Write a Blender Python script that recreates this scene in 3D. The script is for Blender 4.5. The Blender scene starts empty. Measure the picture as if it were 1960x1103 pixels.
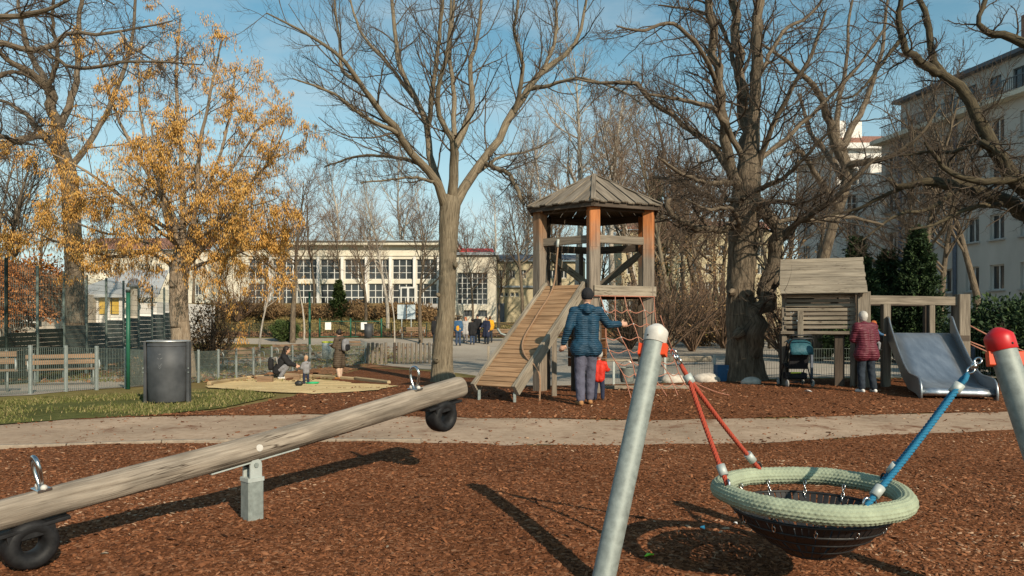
import bpy, bmesh, math, random
import numpy as np
from mathutils import Vector, Matrix, Euler
from mathutils.geometry import delaunay_2d_cdt

random.seed(11)
RNG = np.random.default_rng(5)
SC = bpy.context.scene
COL = SC.collection

# ------------------------------------------------------------------ camera
F, CX, HY, CH = 1415.0, 980.0, 618.0, 1.4
cam = bpy.data.cameras.new('camera'); camo = bpy.data.objects.new('camera', cam)
COL.objects.link(camo); SC.camera = camo
camo.location = (0, 0, CH); camo.rotation_euler = (math.radians(90), 0, 0)
cam.sensor_width = 36.0; cam.lens = F / 1960 * 36.0
cam.shift_y = (HY - 551.5) / 1960
cam.clip_start = 0.05; cam.clip_end = 2000

# ------------------------------------------------------------------ sky and sun
SUN_DIR = Vector((0.87, -1.49, 1.0)).normalized()
EL = math.asin(SUN_DIR.z); AZ = math.atan2(SUN_DIR.x, SUN_DIR.y)
w = bpy.data.worlds.new('World'); SC.world = w; w.use_nodes = True
nt = w.node_tree; nt.nodes.clear()
sky = nt.nodes.new('ShaderNodeTexSky'); sky.sky_type = 'NISHITA'; sky.sun_disc = False
sky.sun_elevation = EL; sky.sun_rotation = AZ; sky.altitude = 200
sky.air_density = 1.15; sky.dust_density = 0.7; sky.ozone_density = 1.0
tc = nt.nodes.new('ShaderNodeTexCoord')
mp = nt.nodes.new('ShaderNodeMapping'); mp.inputs['Scale'].default_value = (1.2, 1.2, 5.0)
mp.inputs['Rotation'].default_value = (0.12, 0.2, 0)
nz = nt.nodes.new('ShaderNodeTexNoise'); nz.inputs['Scale'].default_value = 1.9; nz.inputs['Detail'].default_value = 7
nz.inputs['Roughness'].default_value = 0.58; nz.inputs['Distortion'].default_value = 0.6
rp = nt.nodes.new('ShaderNodeValToRGB')
rp.color_ramp.elements[0].position = 0.46; rp.color_ramp.elements[0].color = (0, 0, 0, 1)
rp.color_ramp.elements[1].position = 0.74; rp.color_ramp.elements[1].color = (0.55, 0.55, 0.55, 1)
tint = nt.nodes.new('ShaderNodeMixRGB'); tint.blend_type = 'MULTIPLY'; tint.inputs[0].default_value = 1.0
tint.inputs[2].default_value = (0.90, 1.34, 1.24, 1)
mx = nt.nodes.new('ShaderNodeMixRGB'); mx.inputs[2].default_value = (6.0, 6.9, 7.2, 1)
bg = nt.nodes.new('ShaderNodeBackground'); bg.inputs[1].default_value = 0.088
ow = nt.nodes.new('ShaderNodeOutputWorld')
L = nt.links.new
L(tc.outputs['Generated'], mp.inputs['Vector']); L(mp.outputs[0], nz.inputs['Vector']); L(nz.outputs[0], rp.inputs[0])
L(sky.outputs[0], tint.inputs[1]); L(tint.outputs[0], mx.inputs[1]); L(rp.outputs[0], mx.inputs[0])
# thin pale veil that thickens towards the horizon all round
sx = nt.nodes.new('ShaderNodeSeparateXYZ'); L(tc.outputs['Generated'], sx.inputs[0])
vr = nt.nodes.new('ShaderNodeMapRange'); vr.interpolation_type = 'SMOOTHSTEP'
vr.inputs[1].default_value = -0.02; vr.inputs[2].default_value = 0.40; vr.inputs[3].default_value = 0.80; vr.inputs[4].default_value = 0.0
L(sx.outputs[2], vr.inputs[0])
ve = nt.nodes.new('ShaderNodeMixRGB'); ve.inputs[2].default_value = (7.2, 8.1, 8.5, 1); L(vr.outputs[0], ve.inputs[0]); L(mx.outputs[0], ve.inputs[1])
L(ve.outputs[0], bg.inputs[0]); L(bg.outputs[0], ow.inputs[0])
sl = bpy.data.lights.new('sun', 'SUN'); sl.energy = 5.0; sl.angle = math.radians(0.55); sl.color = (1.0, 0.85, 0.655)
so = bpy.data.objects.new('sun', sl); COL.objects.link(so)
so.rotation_euler = (-SUN_DIR).to_track_quat('-Z', 'Y').to_euler(); so.location = (20, -30, 25)

SC.view_settings.view_transform = 'Standard'; SC.view_settings.look = 'None'
SC.view_settings.gamma = 1.0; SC.view_settings.exposure = 0.16; SC.view_settings.use_curve_mapping = False
SC.render.engine = 'CYCLES'
SC.cycles.max_bounces = 6; SC.cycles.diffuse_bounces = 3; SC.cycles.glossy_bounces = 3
SC.cycles.transmission_bounces = 4; SC.cycles.transparent_max_bounces = 8
SC.cycles.caustics_reflective = False; SC.cycles.caustics_refractive = False

# ------------------------------------------------------------------ terrain
def S(x, a, b):
    t = min(1.0, max(0.0, (x - a) / (b - a))); return t * t * (3 - 2 * t)
def gz(x, y):
    z = -0.42 * S(y, 13, 24) * (1 - S(y, 36, 47)) * (1 - S(x, 0, 9))
    z += 0.09 * math.exp(-((x - 1.5) ** 2 + (y - 12.6) ** 2) / 14.0)
    z += 0.35 * S(y, 46, 52) + 0.5 * S(y, 53, 58)
    l = 1 - S(x, -9, -5)
    z += (2.3 * l + 0.6 * (1 - l)) * S(y, 57, 66) * (1 - S(x, 12, 20))
    return z
def at(px, py, Y):
    return Vector(((px - CX) / F * Y, Y, CH - (py - HY) / F * Y))
def gp(px, py):
    dx = (px - CX) / F; dz = -(py - HY) / F
    y = 1.0; st = 0.05
    while y < 400:
        if CH + dz * y <= gz(dx * y, y): break
        y += st
    lo, hi = y - st, y
    for _ in range(20):
        m = (lo + hi) / 2
        if CH + dz * m <= gz(dx * m, m): hi = m
        else: lo = m
    return Vector((dx * hi, hi, gz(dx * hi, hi)))
def onx(px, Y):
    X = (px - CX) / F * Y; return Vector((X, Y, gz(X, Y)))

# ------------------------------------------------------------------ materials
MATS = {}
def newmat(name):
    m = bpy.data.materials.new(name); m.use_nodes = True
    t = m.node_tree; b = t.nodes['Principled BSDF']; MATS[name] = m
    return m, t, b
def nd(t, typ, **kw):
    n = t.nodes.new(typ)
    for k, v in kw.items():
        if k in n.inputs: n.inputs[k].default_value = v
        else: setattr(n, k, v)
    return n
def ramp(t, stops):
    r = t.nodes.new('ShaderNodeValToRGB'); e = r.color_ramp.elements
    while len(e) < len(stops): e.new(0.5)
    for i, (p, c) in enumerate(stops):
        e[i].position = p; e[i].color = (c[0], c[1], c[2], 1)
    return r
def mul(c, k): return tuple(min(1, x * k) for x in c)
def mat(name, c, rough=0.7, metal=0.0, var=0.2, scale=6.0, bump=0.0, bscale=40.0, coord='Object', stretch=(1, 1, 1), c2=None, spec=0.4, detail=5, rvar=0.12, bdist=0.01):
    m, t, b = newmat(name)
    tcn = nd(t, 'ShaderNodeTexCoord'); mpn = nd(t, 'ShaderNodeMapping'); mpn.inputs['Scale'].default_value = stretch
    t.links.new(tcn.outputs[coord], mpn.inputs[0])
    n1 = nd(t, 'ShaderNodeTexNoise', Scale=scale, Detail=detail, Roughness=0.6)
    t.links.new(mpn.outputs[0], n1.inputs['Vector'])
    lo = mul(c, 1 - var); hi = c2 if c2 else mul(c, 1 + var)
    r = ramp(t, [(0.3, lo), (0.7, hi)]); t.links.new(n1.outputs[0], r.inputs[0]); t.links.new(r.outputs[0], b.inputs['Base Color'])
    rr = nd(t, 'ShaderNodeMapRange'); rr.inputs[3].default_value = max(0.03, rough - rvar); rr.inputs[4].default_value = min(1, rough + rvar)
    t.links.new(n1.outputs[0], rr.inputs[0]); t.links.new(rr.outputs[0], b.inputs['Roughness'])
    b.inputs['Metallic'].default_value = metal; b.inputs['Specular IOR Level'].default_value = spec
    if bump:
        n2 = nd(t, 'ShaderNodeTexNoise', Scale=bscale, Detail=4, Roughness=0.6); t.links.new(mpn.outputs[0], n2.inputs['Vector'])
        bp = nd(t, 'ShaderNodeBump', Strength=bump, Distance=bdist); t.links.new(n2.outputs[0], bp.inputs['Height']); t.links.new(bp.outputs[0], b.inputs['Normal'])
    return m
def wood(name, stops, gs=(1.6, 34), bump=0.5, rough=0.85, big=0.7, dark=0.6, bdist=0.006, crack=None):
    """grain runs along UV.x (metres)"""
    m, t, b = newmat(name)
    uv = nd(t, 'ShaderNodeTexCoord')
    m1 = nd(t, 'ShaderNodeMapping'); m1.inputs['Scale'].default_value = (gs[0], gs[1], 1)
    m2 = nd(t, 'ShaderNodeMapping'); m2.inputs['Scale'].default_value = (big, big * 3, 1)
    t.links.new(uv.outputs['UV'], m1.inputs[0]); t.links.new(uv.outputs['UV'], m2.inputs[0])
    n1 = nd(t, 'ShaderNodeTexNoise', Scale=1.0, Detail=8, Roughness=0.65, Distortion=0.4); t.links.new(m1.outputs[0], n1.inputs[0])
    n2 = nd(t, 'ShaderNodeTexNoise', Scale=1.3, Detail=3); t.links.new(m2.outputs[0], n2.inputs[0])
    r = ramp(t, stops); t.links.new(n1.outputs[0], r.inputs[0])
    d = ramp(t, [(0.3, (dark, dark, dark)), (0.65, (1, 1, 1))]); t.links.new(n2.outputs[0], d.inputs[0])
    mm = nd(t, 'ShaderNodeMixRGB', blend_type='MULTIPLY'); mm.inputs[0].default_value = 1
    t.links.new(r.outputs[0], mm.inputs[1]); t.links.new(d.outputs[0], mm.inputs[2]); outc = mm.outputs[0]
    if crack:
        m3 = nd(t, 'ShaderNodeMapping'); m3.inputs['Scale'].default_value = (crack[0], crack[1], 1); t.links.new(uv.outputs['UV'], m3.inputs[0])
        n3 = nd(t, 'ShaderNodeTexNoise', Scale=1.0, Detail=3, Roughness=.5, Distortion=.3); t.links.new(m3.outputs[0], n3.inputs[0])
        r3 = ramp(t, [(0.0, (1, 1, 1)), (.485, (1, 1, 1)), (.5, (.16, .13, .11)), (.515, (1, 1, 1))]); t.links.new(n3.outputs[0], r3.inputs[0])
        n4 = nd(t, 'ShaderNodeTexNoise', Scale=2.2, Detail=3); t.links.new(uv.outputs['UV'], n4.inputs[0]); r4 = ramp(t, [(.42, (0, 0, 0)), (.56, (1, 1, 1))]); t.links.new(n4.outputs[0], r4.inputs[0])
        mk_ = nd(t, 'ShaderNodeMixRGB', blend_type='MULTIPLY'); t.links.new(r4.outputs[0], mk_.inputs[0]); t.links.new(outc, mk_.inputs[1]); t.links.new(r3.outputs[0], mk_.inputs[2]); outc = mk_.outputs[0]
    t.links.new(outc, b.inputs['Base Color'])
    bp = nd(t, 'ShaderNodeBump', Strength=bump, Distance=bdist); t.links.new(n1.outputs[0], bp.inputs['Height']); t.links.new(bp.outputs[0], b.inputs['Normal'])
    b.inputs['Roughness'].default_value = rough; b.inputs['Specular IOR Level'].default_value = 0.25
    return m

wood('wood_grey', [(0.25, (0.075, 0.062, 0.048)), (0.5, (0.225, 0.188, 0.145)), (0.75, (0.37, 0.315, 0.25))])
wood('wood_log', [(0.24, (0.07, 0.055, 0.043)), (0.36, (0.22, 0.18, 0.14)), (0.55, (0.325, 0.275, 0.22)), (0.8, (0.43, 0.37, 0.30))], gs=(2.2, 48), bump=0.9, dark=0.55, bdist=0.008, big=2.2, crack=(.8, 16))
wood('wood_ramp', [(0.25, (0.13, 0.075, 0.04)), (0.5, (0.36, 0.215, 0.115)), (0.78, (0.47, 0.32, 0.20))], dark=0.65)
wood('wood_orange', [(0.25, (0.20, 0.055, 0.012)), (0.5, (0.50, 0.15, 0.03)), (0.8, (0.62, 0.24, 0.06))], bump=0.3, rough=0.55, dark=0.7)
wood('wood_red', [(0.25, (0.10, 0.045, 0.02)), (0.5, (0.22, 0.10, 0.045)), (0.8, (0.33, 0.18, 0.10))], dark=0.7)
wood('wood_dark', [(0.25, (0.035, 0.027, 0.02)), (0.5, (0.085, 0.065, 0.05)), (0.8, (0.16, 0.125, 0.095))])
wood('wood_pale', [(0.25, (0.12, 0.10, 0.075)), (0.5, (0.30, 0.255, 0.195)), (0.8, (0.42, 0.37, 0.295))], dark=0.6, crack=(1.0, 14))
wood('wood_bench', [(0.25, (0.11, 0.07, 0.042)), (0.5, (0.24, 0.155, 0.095)), (0.8, (0.33, 0.225, 0.145))], dark=0.7)
wood('bark_ash', [(0.28, (0.05, 0.04, 0.027)), (0.45, (0.175, 0.14, 0.095)), (0.75, (0.33, 0.275, 0.19))], gs=(3.0, 26), bump=0.9, big=1.2, dark=0.75, bdist=0.03)
wood('bark_dark', [(0.28, (0.028, 0.021, 0.015)), (0.45, (0.135, 0.104, 0.072)), (0.75, (0.30, 0.24, 0.17))], gs=(3.5, 16), bump=1.0, big=1.2, dark=0.6, bdist=0.04)
wood('bark_moss', [(0.28, (0.025, 0.02, 0.014)), (0.45, (0.065, 0.051, 0.032)), (0.75, (0.145, 0.12, 0.066))], gs=(4, 14), bump=1.0, big=1.4, dark=0.6, bdist=0.03)
wood('bark_hazel', [(0.2, (0.10, 0.07, 0.045)), (0.45, (0.26, 0.20, 0.14)), (0.75, (0.40, 0.33, 0.25))], gs=(4, 18), bump=1.0, big=1.2, dark=0.65, bdist=0.03)
wood('bark_pale', [(0.2, (0.20, 0.17, 0.13)), (0.45, (0.40, 0.36, 0.30)), (0.75, (0.58, 0.54, 0.47))], gs=(5, 8), bump=0.3, big=2, dark=0.7)
def wood_fade(name, A, B, z0, z1, seed):
    """old orange stain that survives towards the top of a post, worn to grey below"""
    m, t, b = newmat(name); uv = nd(t, 'ShaderNodeTexCoord'); m1 = nd(t, 'ShaderNodeMapping'); m1.inputs['Scale'].default_value = (1.6, 34, 1); m1.inputs['Location'].default_value = (seed, 0, 0)
    t.links.new(uv.outputs['UV'], m1.inputs[0]); n1 = nd(t, 'ShaderNodeTexNoise', Scale=1.0, Detail=8, Roughness=0.65, Distortion=0.4); t.links.new(m1.outputs[0], n1.inputs[0])
    ra = ramp(t, A); rb = ramp(t, B); t.links.new(n1.outputs[0], ra.inputs[0]); t.links.new(n1.outputs[0], rb.inputs[0])
    g = nd(t, 'ShaderNodeNewGeometry'); sp = nd(t, 'ShaderNodeSeparateXYZ'); t.links.new(g.outputs['Position'], sp.inputs[0])
    n2 = nd(t, 'ShaderNodeTexNoise', Scale=3.0, Detail=4); t.links.new(g.outputs['Position'], n2.inputs['Vector'])
    ad = nd(t, 'ShaderNodeMath', operation='MULTIPLY_ADD'); t.links.new(n2.outputs[0], ad.inputs[0]); ad.inputs[1].default_value = 1.1; t.links.new(sp.outputs[2], ad.inputs[2])
    mr = nd(t, 'ShaderNodeMapRange'); mr.inputs[1].default_value = z0 + .55; mr.inputs[2].default_value = z1 + .55; t.links.new(ad.outputs[0], mr.inputs[0])
    mm = nd(t, 'ShaderNodeMixRGB'); t.links.new(mr.outputs[0], mm.inputs[0]); t.links.new(ra.outputs[0], mm.inputs[1]); t.links.new(rb.outputs[0], mm.inputs[2]); t.links.new(mm.outputs[0], b.inputs['Base Color'])
    bp = nd(t, 'ShaderNodeBump', Strength=0.5, Distance=0.006); t.links.new(n1.outputs[0], bp.inputs['Height']); t.links.new(bp.outputs[0], b.inputs['Normal']); b.inputs['Roughness'].default_value = .75
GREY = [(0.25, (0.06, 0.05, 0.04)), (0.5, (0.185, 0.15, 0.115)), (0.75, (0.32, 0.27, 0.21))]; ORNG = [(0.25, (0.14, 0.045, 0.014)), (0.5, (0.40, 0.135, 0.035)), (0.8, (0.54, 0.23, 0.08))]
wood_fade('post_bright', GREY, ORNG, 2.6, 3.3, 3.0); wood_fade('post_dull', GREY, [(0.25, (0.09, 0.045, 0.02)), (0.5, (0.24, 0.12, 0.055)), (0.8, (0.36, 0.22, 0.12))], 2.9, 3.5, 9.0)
mat('twig_brown', (0.068, 0.049, 0.034), 0.9, var=0.3, scale=2)
mat('twig_grey', (0.08, 0.062, 0.045), 0.9, var=0.3, scale=2)
mat('twig_pale', (0.27, 0.21, 0.155), 0.9, var=0.25, scale=1)
mat('twig_red', (0.155, 0.10, 0.065), 0.9, var=0.3, scale=1)

mat('steel', (0.55, 0.55, 0.55), 0.22, 1.0, var=0.08, scale=20, rvar=0.06)
mat('galv', (0.235, 0.265, 0.25), 0.6, 0.3, var=0.24, scale=24, bump=0.06, bscale=60, detail=8)
mat('post_grey', (0.25, 0.285, 0.275), 0.6, 0.2, var=0.15, scale=10)
mat('galv_dull', (0.42, 0.46, 0.44), 0.6, 0.3, var=0.12, scale=10)
mat('slide_steel', (0.48, 0.52, 0.56), 0.40, 0.9, var=0.12, scale=9, rvar=0.16, bump=0.05, bscale=5, stretch=(1, .2, .4), detail=9)
mat('slide_edge', (0.34, 0.37, 0.39), 0.42, 0.9, var=0.1, scale=10)
mat('rubber', (0.012, 0.012, 0.013), 0.6, var=0.4, scale=20, bump=0.15, bscale=60, spec=0.25)
mat('slat_black', (0.014, 0.014, 0.015), 0.5, var=0.35, scale=14)
mat('bin_grey', (0.05, 0.055, 0.06), 0.6, 0.15, var=0.28, scale=3.0, detail=9, c2=(0.082, 0.086, 0.092))
mat('bin_rim', (0.42, 0.43, 0.43), 0.4, 0.6)
mat('plastic_red', (0.46, 0.012, 0.014), 0.38, var=0.12, scale=8)
mat('plastic_orange', (0.72, 0.075, 0.02), 0.4, var=0.12, scale=8)
mat('plastic_white', (0.52, 0.50, 0.46), 0.5, var=0.16, scale=14, detail=8)
mat('fence_green', (0.015, 0.10, 0.06), 0.5, 0.1)
mat('fence_dark', (0.018, 0.03, 0.024), 0.6, 0.1)
mat('fence_screen', (0.085, 0.11, 0.10), 0.7, var=0.25, scale=2, stretch=(1, 1, 6))
mat('mesh_wire', (0.16, 0.20, 0.18), 0.5, 0.3)
mat('blue_box', (0.015, 0.085, 0.20), 0.6)
mat('stone', (0.50, 0.46, 0.40), 0.9, var=0.25, scale=9, bump=0.5, bscale=25)
mat('kerb_stone', (0.27, 0.215, 0.16), 0.95, var=0.25, scale=12, bump=0.5, bscale=60)
mat('sand_wood', (0.46, 0.34, 0.19), 0.9, var=0.25, scale=5)
mat('toy_green', (0.03, 0.38, 0.16), 0.5)
mat('paper', (0.78, 0.78, 0.76), 0.7, var=0.06)
mat('sign_grey', (0.50, 0.57, 0.60), 0.5, 0.2, var=0.08)
mat('black_paint', (0.02, 0.021, 0.022), 0.5)
mat('glow_yellow', (0.60, 0.66, 0.05), 0.6)

def braid(name, c, sc=140.0, rough=0.75):
    m, t, b = newmat(name)
    uv = nd(t, 'ShaderNodeTexCoord'); mpn = nd(t, 'ShaderNodeMapping'); mpn.inputs['Scale'].default_value = (sc, sc, 1)
    mpn.inputs['Rotation'].default_value = (0, 0, 0.7)
    t.links.new(uv.outputs['UV'], mpn.inputs[0])
    wv = nd(t, 'ShaderNodeTexWave', Scale=1.0, Distortion=0.6); wv.bands_direction = 'X'; t.links.new(mpn.outputs[0], wv.inputs[0])
    r = ramp(t, [(0.0, mul(c, 0.55)), (0.5, c), (1.0, mul(c, 1.25))]); t.links.new(wv.outputs[1], r.inputs[0]); t.links.new(r.outputs[0], b.inputs['Base Color'])
    bp = nd(t, 'ShaderNodeBump', Strength=0.6, Distance=0.002); t.links.new(wv.outputs[1], bp.inputs['Height']); t.links.new(bp.outputs[0], b.inputs['Normal'])
    b.inputs['Roughness'].default_value = rough
    return m
braid('rope_red', (0.42, 0.06, 0.028)); braid('rope_blue', (0.012, 0.18, 0.33)); braid('rope_net', (0.40, 0.17, 0.11)); braid('rope_old', (0.28, 0.17, 0.10))
mat('rim_weave', (0.295, 0.34, 0.245), 0.9, var=0.2, scale=9, bump=0.5, bscale=170, detail=7, spec=0.2, bdist=0.004)

def ground_mat(name, stops, scale, bump=0.6, big=0.25, bigstops=None, bscale=None, rough=0.95, voro=False, bdist=0.02, speck=None):
    m, t, b = newmat(name)
    g = nd(t, 'ShaderNodeNewGeometry')
    if voro:
        n1 = nd(t, 'ShaderNodeTexVoronoi', Scale=scale); t.links.new(g.outputs['Position'], n1.inputs['Vector'])
        sep = nd(t, 'ShaderNodeSeparateColor'); t.links.new(n1.outputs['Color'], sep.inputs[0]); src = sep.outputs[0]; hsrc = sep.outputs[1]
    else:
        n1 = nd(t, 'ShaderNodeTexNoise', Scale=scale, Detail=9, Roughness=0.72); t.links.new(g.outputs['Position'], n1.inputs['Vector']); src = n1.outputs[0]; hsrc = src
    r = ramp(t, stops); t.links.new(src, r.inputs[0])
    n2 = nd(t, 'ShaderNodeTexNoise', Scale=big, Detail=5, Roughness=0.6); t.links.new(g.outputs['Position'], n2.inputs['Vector'])
    r2 = ramp(t, bigstops or [(0.3, (0.75, 0.75, 0.75)), (0.7, (1.15, 1.15, 1.15))]); t.links.new(n2.outputs[0], r2.inputs[0])
    mm = nd(t, 'ShaderNodeMixRGB', blend_type='MULTIPLY'); mm.inputs[0].default_value = 1
    t.links.new(r.outputs[0], mm.inputs[1]); t.links.new(r2.outputs[0], mm.inputs[2]); outc = mm.outputs[0]
    if speck:
        n3 = nd(t, 'ShaderNodeTexNoise', Scale=speck[0], Detail=6, Roughness=0.7); t.links.new(g.outputs['Position'], n3.inputs['Vector'])
        r3 = ramp(t, [(speck[1], (0, 0, 0)), (speck[1] + speck[3], (1, 1, 1))]); t.links.new(n3.outputs[0], r3.inputs[0])
        m3 = nd(t, 'ShaderNodeMixRGB'); t.links.new(r3.outputs[0], m3.inputs[0]); t.links.new(outc, m3.inputs[1]); m3.inputs[2].default_value = (*speck[2], 1); outc = m3.outputs[0]
    t.links.new(outc, b.inputs['Base Color'])
    bp = nd(t, 'ShaderNodeBump', Strength=bump, Distance=bdist); t.links.new(hsrc, bp.inputs['Height']); t.links.new(bp.outputs[0], b.inputs['Normal'])
    b.inputs['Roughness'].default_value = rough; b.inputs['Specular IOR Level'].default_value = 0.05
    return m
ground_mat('mulch', [(0.0, (0.07, 0.026, 0.011)), (0.45, (0.14, 0.053, 0.022)), (0.8, (0.21, 0.083, 0.038)), (1.0, (0.30, 0.16, 0.09))], 42, voro=True, bump=0.9, big=0.6, bdist=0.02)
ground_mat('path_dirt', [(0.25, (0.27, 0.19, 0.13)), (0.5, (0.38, 0.28, 0.20)), (0.8, (0.48, 0.37, 0.275))], 9, bump=0.35, big=0.8, speck=(1.3, 0.56, (0.17, 0.085, 0.05), 0.12), bdist=0.015)
ground_mat('asphalt', [(0.3, (0.29, 0.255, 0.21)), (0.7, (0.42, 0.375, 0.31))], 12, bump=0.15, big=0.15, speck=(0.35, 0.60, (0.16, 0.13, 0.10), 0.2))
ground_mat('lawn', [(0.3, (0.09, 0.075, 0.03)), (0.5, (0.15, 0.125, 0.05)), (0.7, (0.23, 0.165, 0.09))], 5, bump=0.7, big=0.22, bigstops=[(0.35, (0.75, 0.95, 0.6)), (0.65, (1.15, 0.95, 0.85))], speck=(2.2, 0.55, (0.20, 0.10, 0.05), 0.1))
ground_mat('litter', [(0.3, (0.14, 0.07, 0.035)), (0.5, (0.24, 0.125, 0.065)), (0.7, (0.33, 0.20, 0.11))], 7, bump=0.7, big=0.3)
ground_mat('grass_soil', [(0.3, (0.05, 0.06, 0.02)), (0.55, (0.10, 0.105, 0.035)), (0.8, (0.19, 0.15, 0.07))], 8, bump=0.7, big=0.5)
ground_mat('sand', [(0.3, (0.50, 0.36, 0.17)), (0.5, (0.64, 0.48, 0.25)), (0.75, (0.72, 0.57, 0.33))], 4, bump=0.5, big=0.9, bdist=0.05)
ground_mat('ground_base', [(0.3, (0.12, 0.095, 0.045)), (0.5, (0.19, 0.145, 0.075)), (0.7, (0.26, 0.19, 0.11))], 3, bump=0.6, big=0.1, bigstops=[(0.35, (0.85, 1.0, 0.65)), (0.65, (1.1, 0.95, 0.85))])

def uvramp(name, stops, rough=0.9, trans=0.0):
    m, t, b = newmat(name)
    uv = nd(t, 'ShaderNodeTexCoord'); sp = nd(t, 'ShaderNodeSeparateXYZ'); t.links.new(uv.outputs['UV'], sp.inputs[0])
    r = ramp(t, stops); t.links.new(sp.outputs[0], r.inputs[0]); t.links.new(r.outputs[0], b.inputs['Base Color'])
    b.inputs['Roughness'].default_value = rough; b.inputs['Specular IOR Level'].default_value = 0.2
    return m
uvramp('chip', [(0.0, (0.07, 0.026, 0.011)), (0.35, (0.15, 0.057, 0.024)), (0.7, (0.225, 0.09, 0.04)), (0.93, (0.29, 0.135, 0.068)), (1.0, (0.42, 0.28, 0.18))])
uvramp('grass_blade', [(0.0, (0.055, 0.07, 0.016)), (0.4, (0.115, 0.125, 0.035)), (0.7, (0.21, 0.185, 0.075)), (1.0, (0.36, 0.27, 0.14))])
uvramp('grass_dry', [(0.0, (0.10, 0.085, 0.03)), (0.5, (0.20, 0.165, 0.065)), (1.0, (0.34, 0.26, 0.13))])
uvramp('catkin', [(0.0, (0.40, 0.18, 0.045)), (0.5, (0.61, 0.335, 0.085)), (1.0, (0.76, 0.50, 0.17))])
uvramp('leaf_dark', [(0.0, (0.012, 0.025, 0.012)), (0.6, (0.03, 0.055, 0.022)), (1.0, (0.07, 0.11, 0.035))], 0.7)
uvramp('leaf_green', [(0.0, (0.025, 0.04, 0.014)), (0.6, (0.055, 0.085, 0.025)), (1.0, (0.10, 0.135, 0.04))], 0.7)
uvramp('leaf_copper', [(0.0, (0.20, 0.075, 0.022)), (0.6, (0.38, 0.155, 0.05)), (1.0, (0.50, 0.24, 0.09))], 0.8)
uvramp('leaf_hedge', [(0.0, (0.10, 0.06, 0.03)), (0.6, (0.20, 0.125, 0.06)), (1.0, (0.32, 0.21, 0.10))], 0.8)
uvramp('leaf_litter', [(0.0, (0.10, 0.045, 0.02)), (0.6, (0.24, 0.12, 0.06)), (1.0, (0.40, 0.25, 0.14))], 0.8)

def facade(name, c, streak=0.12, rough=0.9):
    return mat(name, c, rough, var=streak, scale=0.7, stretch=(1, 1, 0.35), detail=8, bump=0.1, bscale=14)
facade('render_cream', (0.62, 0.58, 0.475)); facade('render_yellow', (0.44, 0.38, 0.25)); facade('render_white', (0.72, 0.70, 0.66))
facade('render_grey', (0.47, 0.45, 0.41), 0.12); facade('render_stone', (0.42, 0.37, 0.30)); facade('concrete', (0.36, 0.35, 0.33))
mat('roof_tile', (0.27, 0.13, 0.09), 0.9, var=0.3, scale=4); mat('roof_dark', (0.10, 0.11, 0.13), 0.7); mat('roof_tin', (0.33, 0.37, 0.40), 0.5, 0.4)
mat('window_frame', (0.60, 0.60, 0.57), 0.6, var=0.08); mat('frame_dark', (0.10, 0.11, 0.12), 0.6)
mat('brick', (0.25, 0.13, 0.10), 0.9, var=0.3, scale=9)
mat('red_roof', (0.60, 0.06, 0.045), 0.6); mat('yellow_panel', (0.58, 0.38, 0.05), 0.6); mat('pipe_blue', (0.10, 0.125, 0.17), 0.6)
m_, t_, b_ = newmat('glass'); b_.inputs['Base Color'].default_value = (0.035, 0.04, 0.043, 1); b_.inputs['Roughness'].default_value = 0.06; b_.inputs['Specular IOR Level'].default_value = 0.7

def cloth(name, c, rough=0.85, quilt=0.0, var=0.2):
    m, t, b = newmat(name)
    tcn = nd(t, 'ShaderNodeTexCoord')
    n1 = nd(t, 'ShaderNodeTexNoise', Scale=9.0, Detail=5); t.links.new(tcn.outputs['Object'], n1.inputs['Vector'])
    r = ramp(t, [(0.3, mul(c, 1 - var)), (0.7, mul(c, 1 + var))]); t.links.new(n1.outputs[0], r.inputs[0])
    b.inputs['Roughness'].default_value = rough; b.inputs['Specular IOR Level'].default_value = 0.3
    outc = r.outputs[0]
    if quilt:
        wv = nd(t, 'ShaderNodeTexWave', Scale=quilt, Distortion=2.5); wv.bands_direction = 'Z'; wv.wave_profile = 'SIN'
        wv.inputs['Detail Scale'].default_value = 1.5; t.links.new(tcn.outputs['Object'], wv.inputs[0])
        rq = ramp(t, [(0.0, (0.45, 0.45, 0.45)), (0.22, (1, 1, 1))]); t.links.new(wv.outputs[1], rq.inputs[0])
        mm = nd(t, 'ShaderNodeMixRGB', blend_type='MULTIPLY'); mm.inputs[0].default_value = 0.28
        t.links.new(outc, mm.inputs[1]); t.links.new(rq.outputs[0], mm.inputs[2]); outc = mm.outputs[0]
        bp = nd(t, 'ShaderNodeBump', Strength=0.6, Distance=0.012); t.links.new(wv.outputs[1], bp.inputs['Height']); t.links.new(bp.outputs[0], b.inputs['Normal'])
    else:
        n2 = nd(t, 'ShaderNodeTexNoise', Scale=14.0, Detail=3, Distortion=0.8); t.links.new(tcn.outputs['Object'], n2.inputs['Vector'])
        bp = nd(t, 'ShaderNodeBump', Strength=0.7, Distance=0.02); t.links.new(n2.outputs[0], bp.inputs['Height']); t.links.new(bp.outputs[0], b.inputs['Normal'])
    t.links.new(outc, b.inputs['Base Color'])
    return m
cloth('jacket_teal', (0.010, 0.045, 0.083), 0.6, 9.5); cloth('jacket_burgundy', (0.105, 0.016, 0.028), 0.55, 7.0)
cloth('trousers_grey', (0.085, 0.085, 0.12)); cloth('jeans', (0.035, 0.055, 0.10)); cloth('jeans_dark', (0.02, 0.028, 0.04)); cloth('black_cloth', (0.014, 0.014, 0.016))
cloth('red_cloth', (0.52, 0.028, 0.014), 0.6); cloth('navy_cloth', (0.018, 0.024, 0.05)); cloth('grey_cloth', (0.20, 0.20, 0.215)); cloth('coat_brown', (0.075, 0.054, 0.036), 0.75, 5.0)
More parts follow.
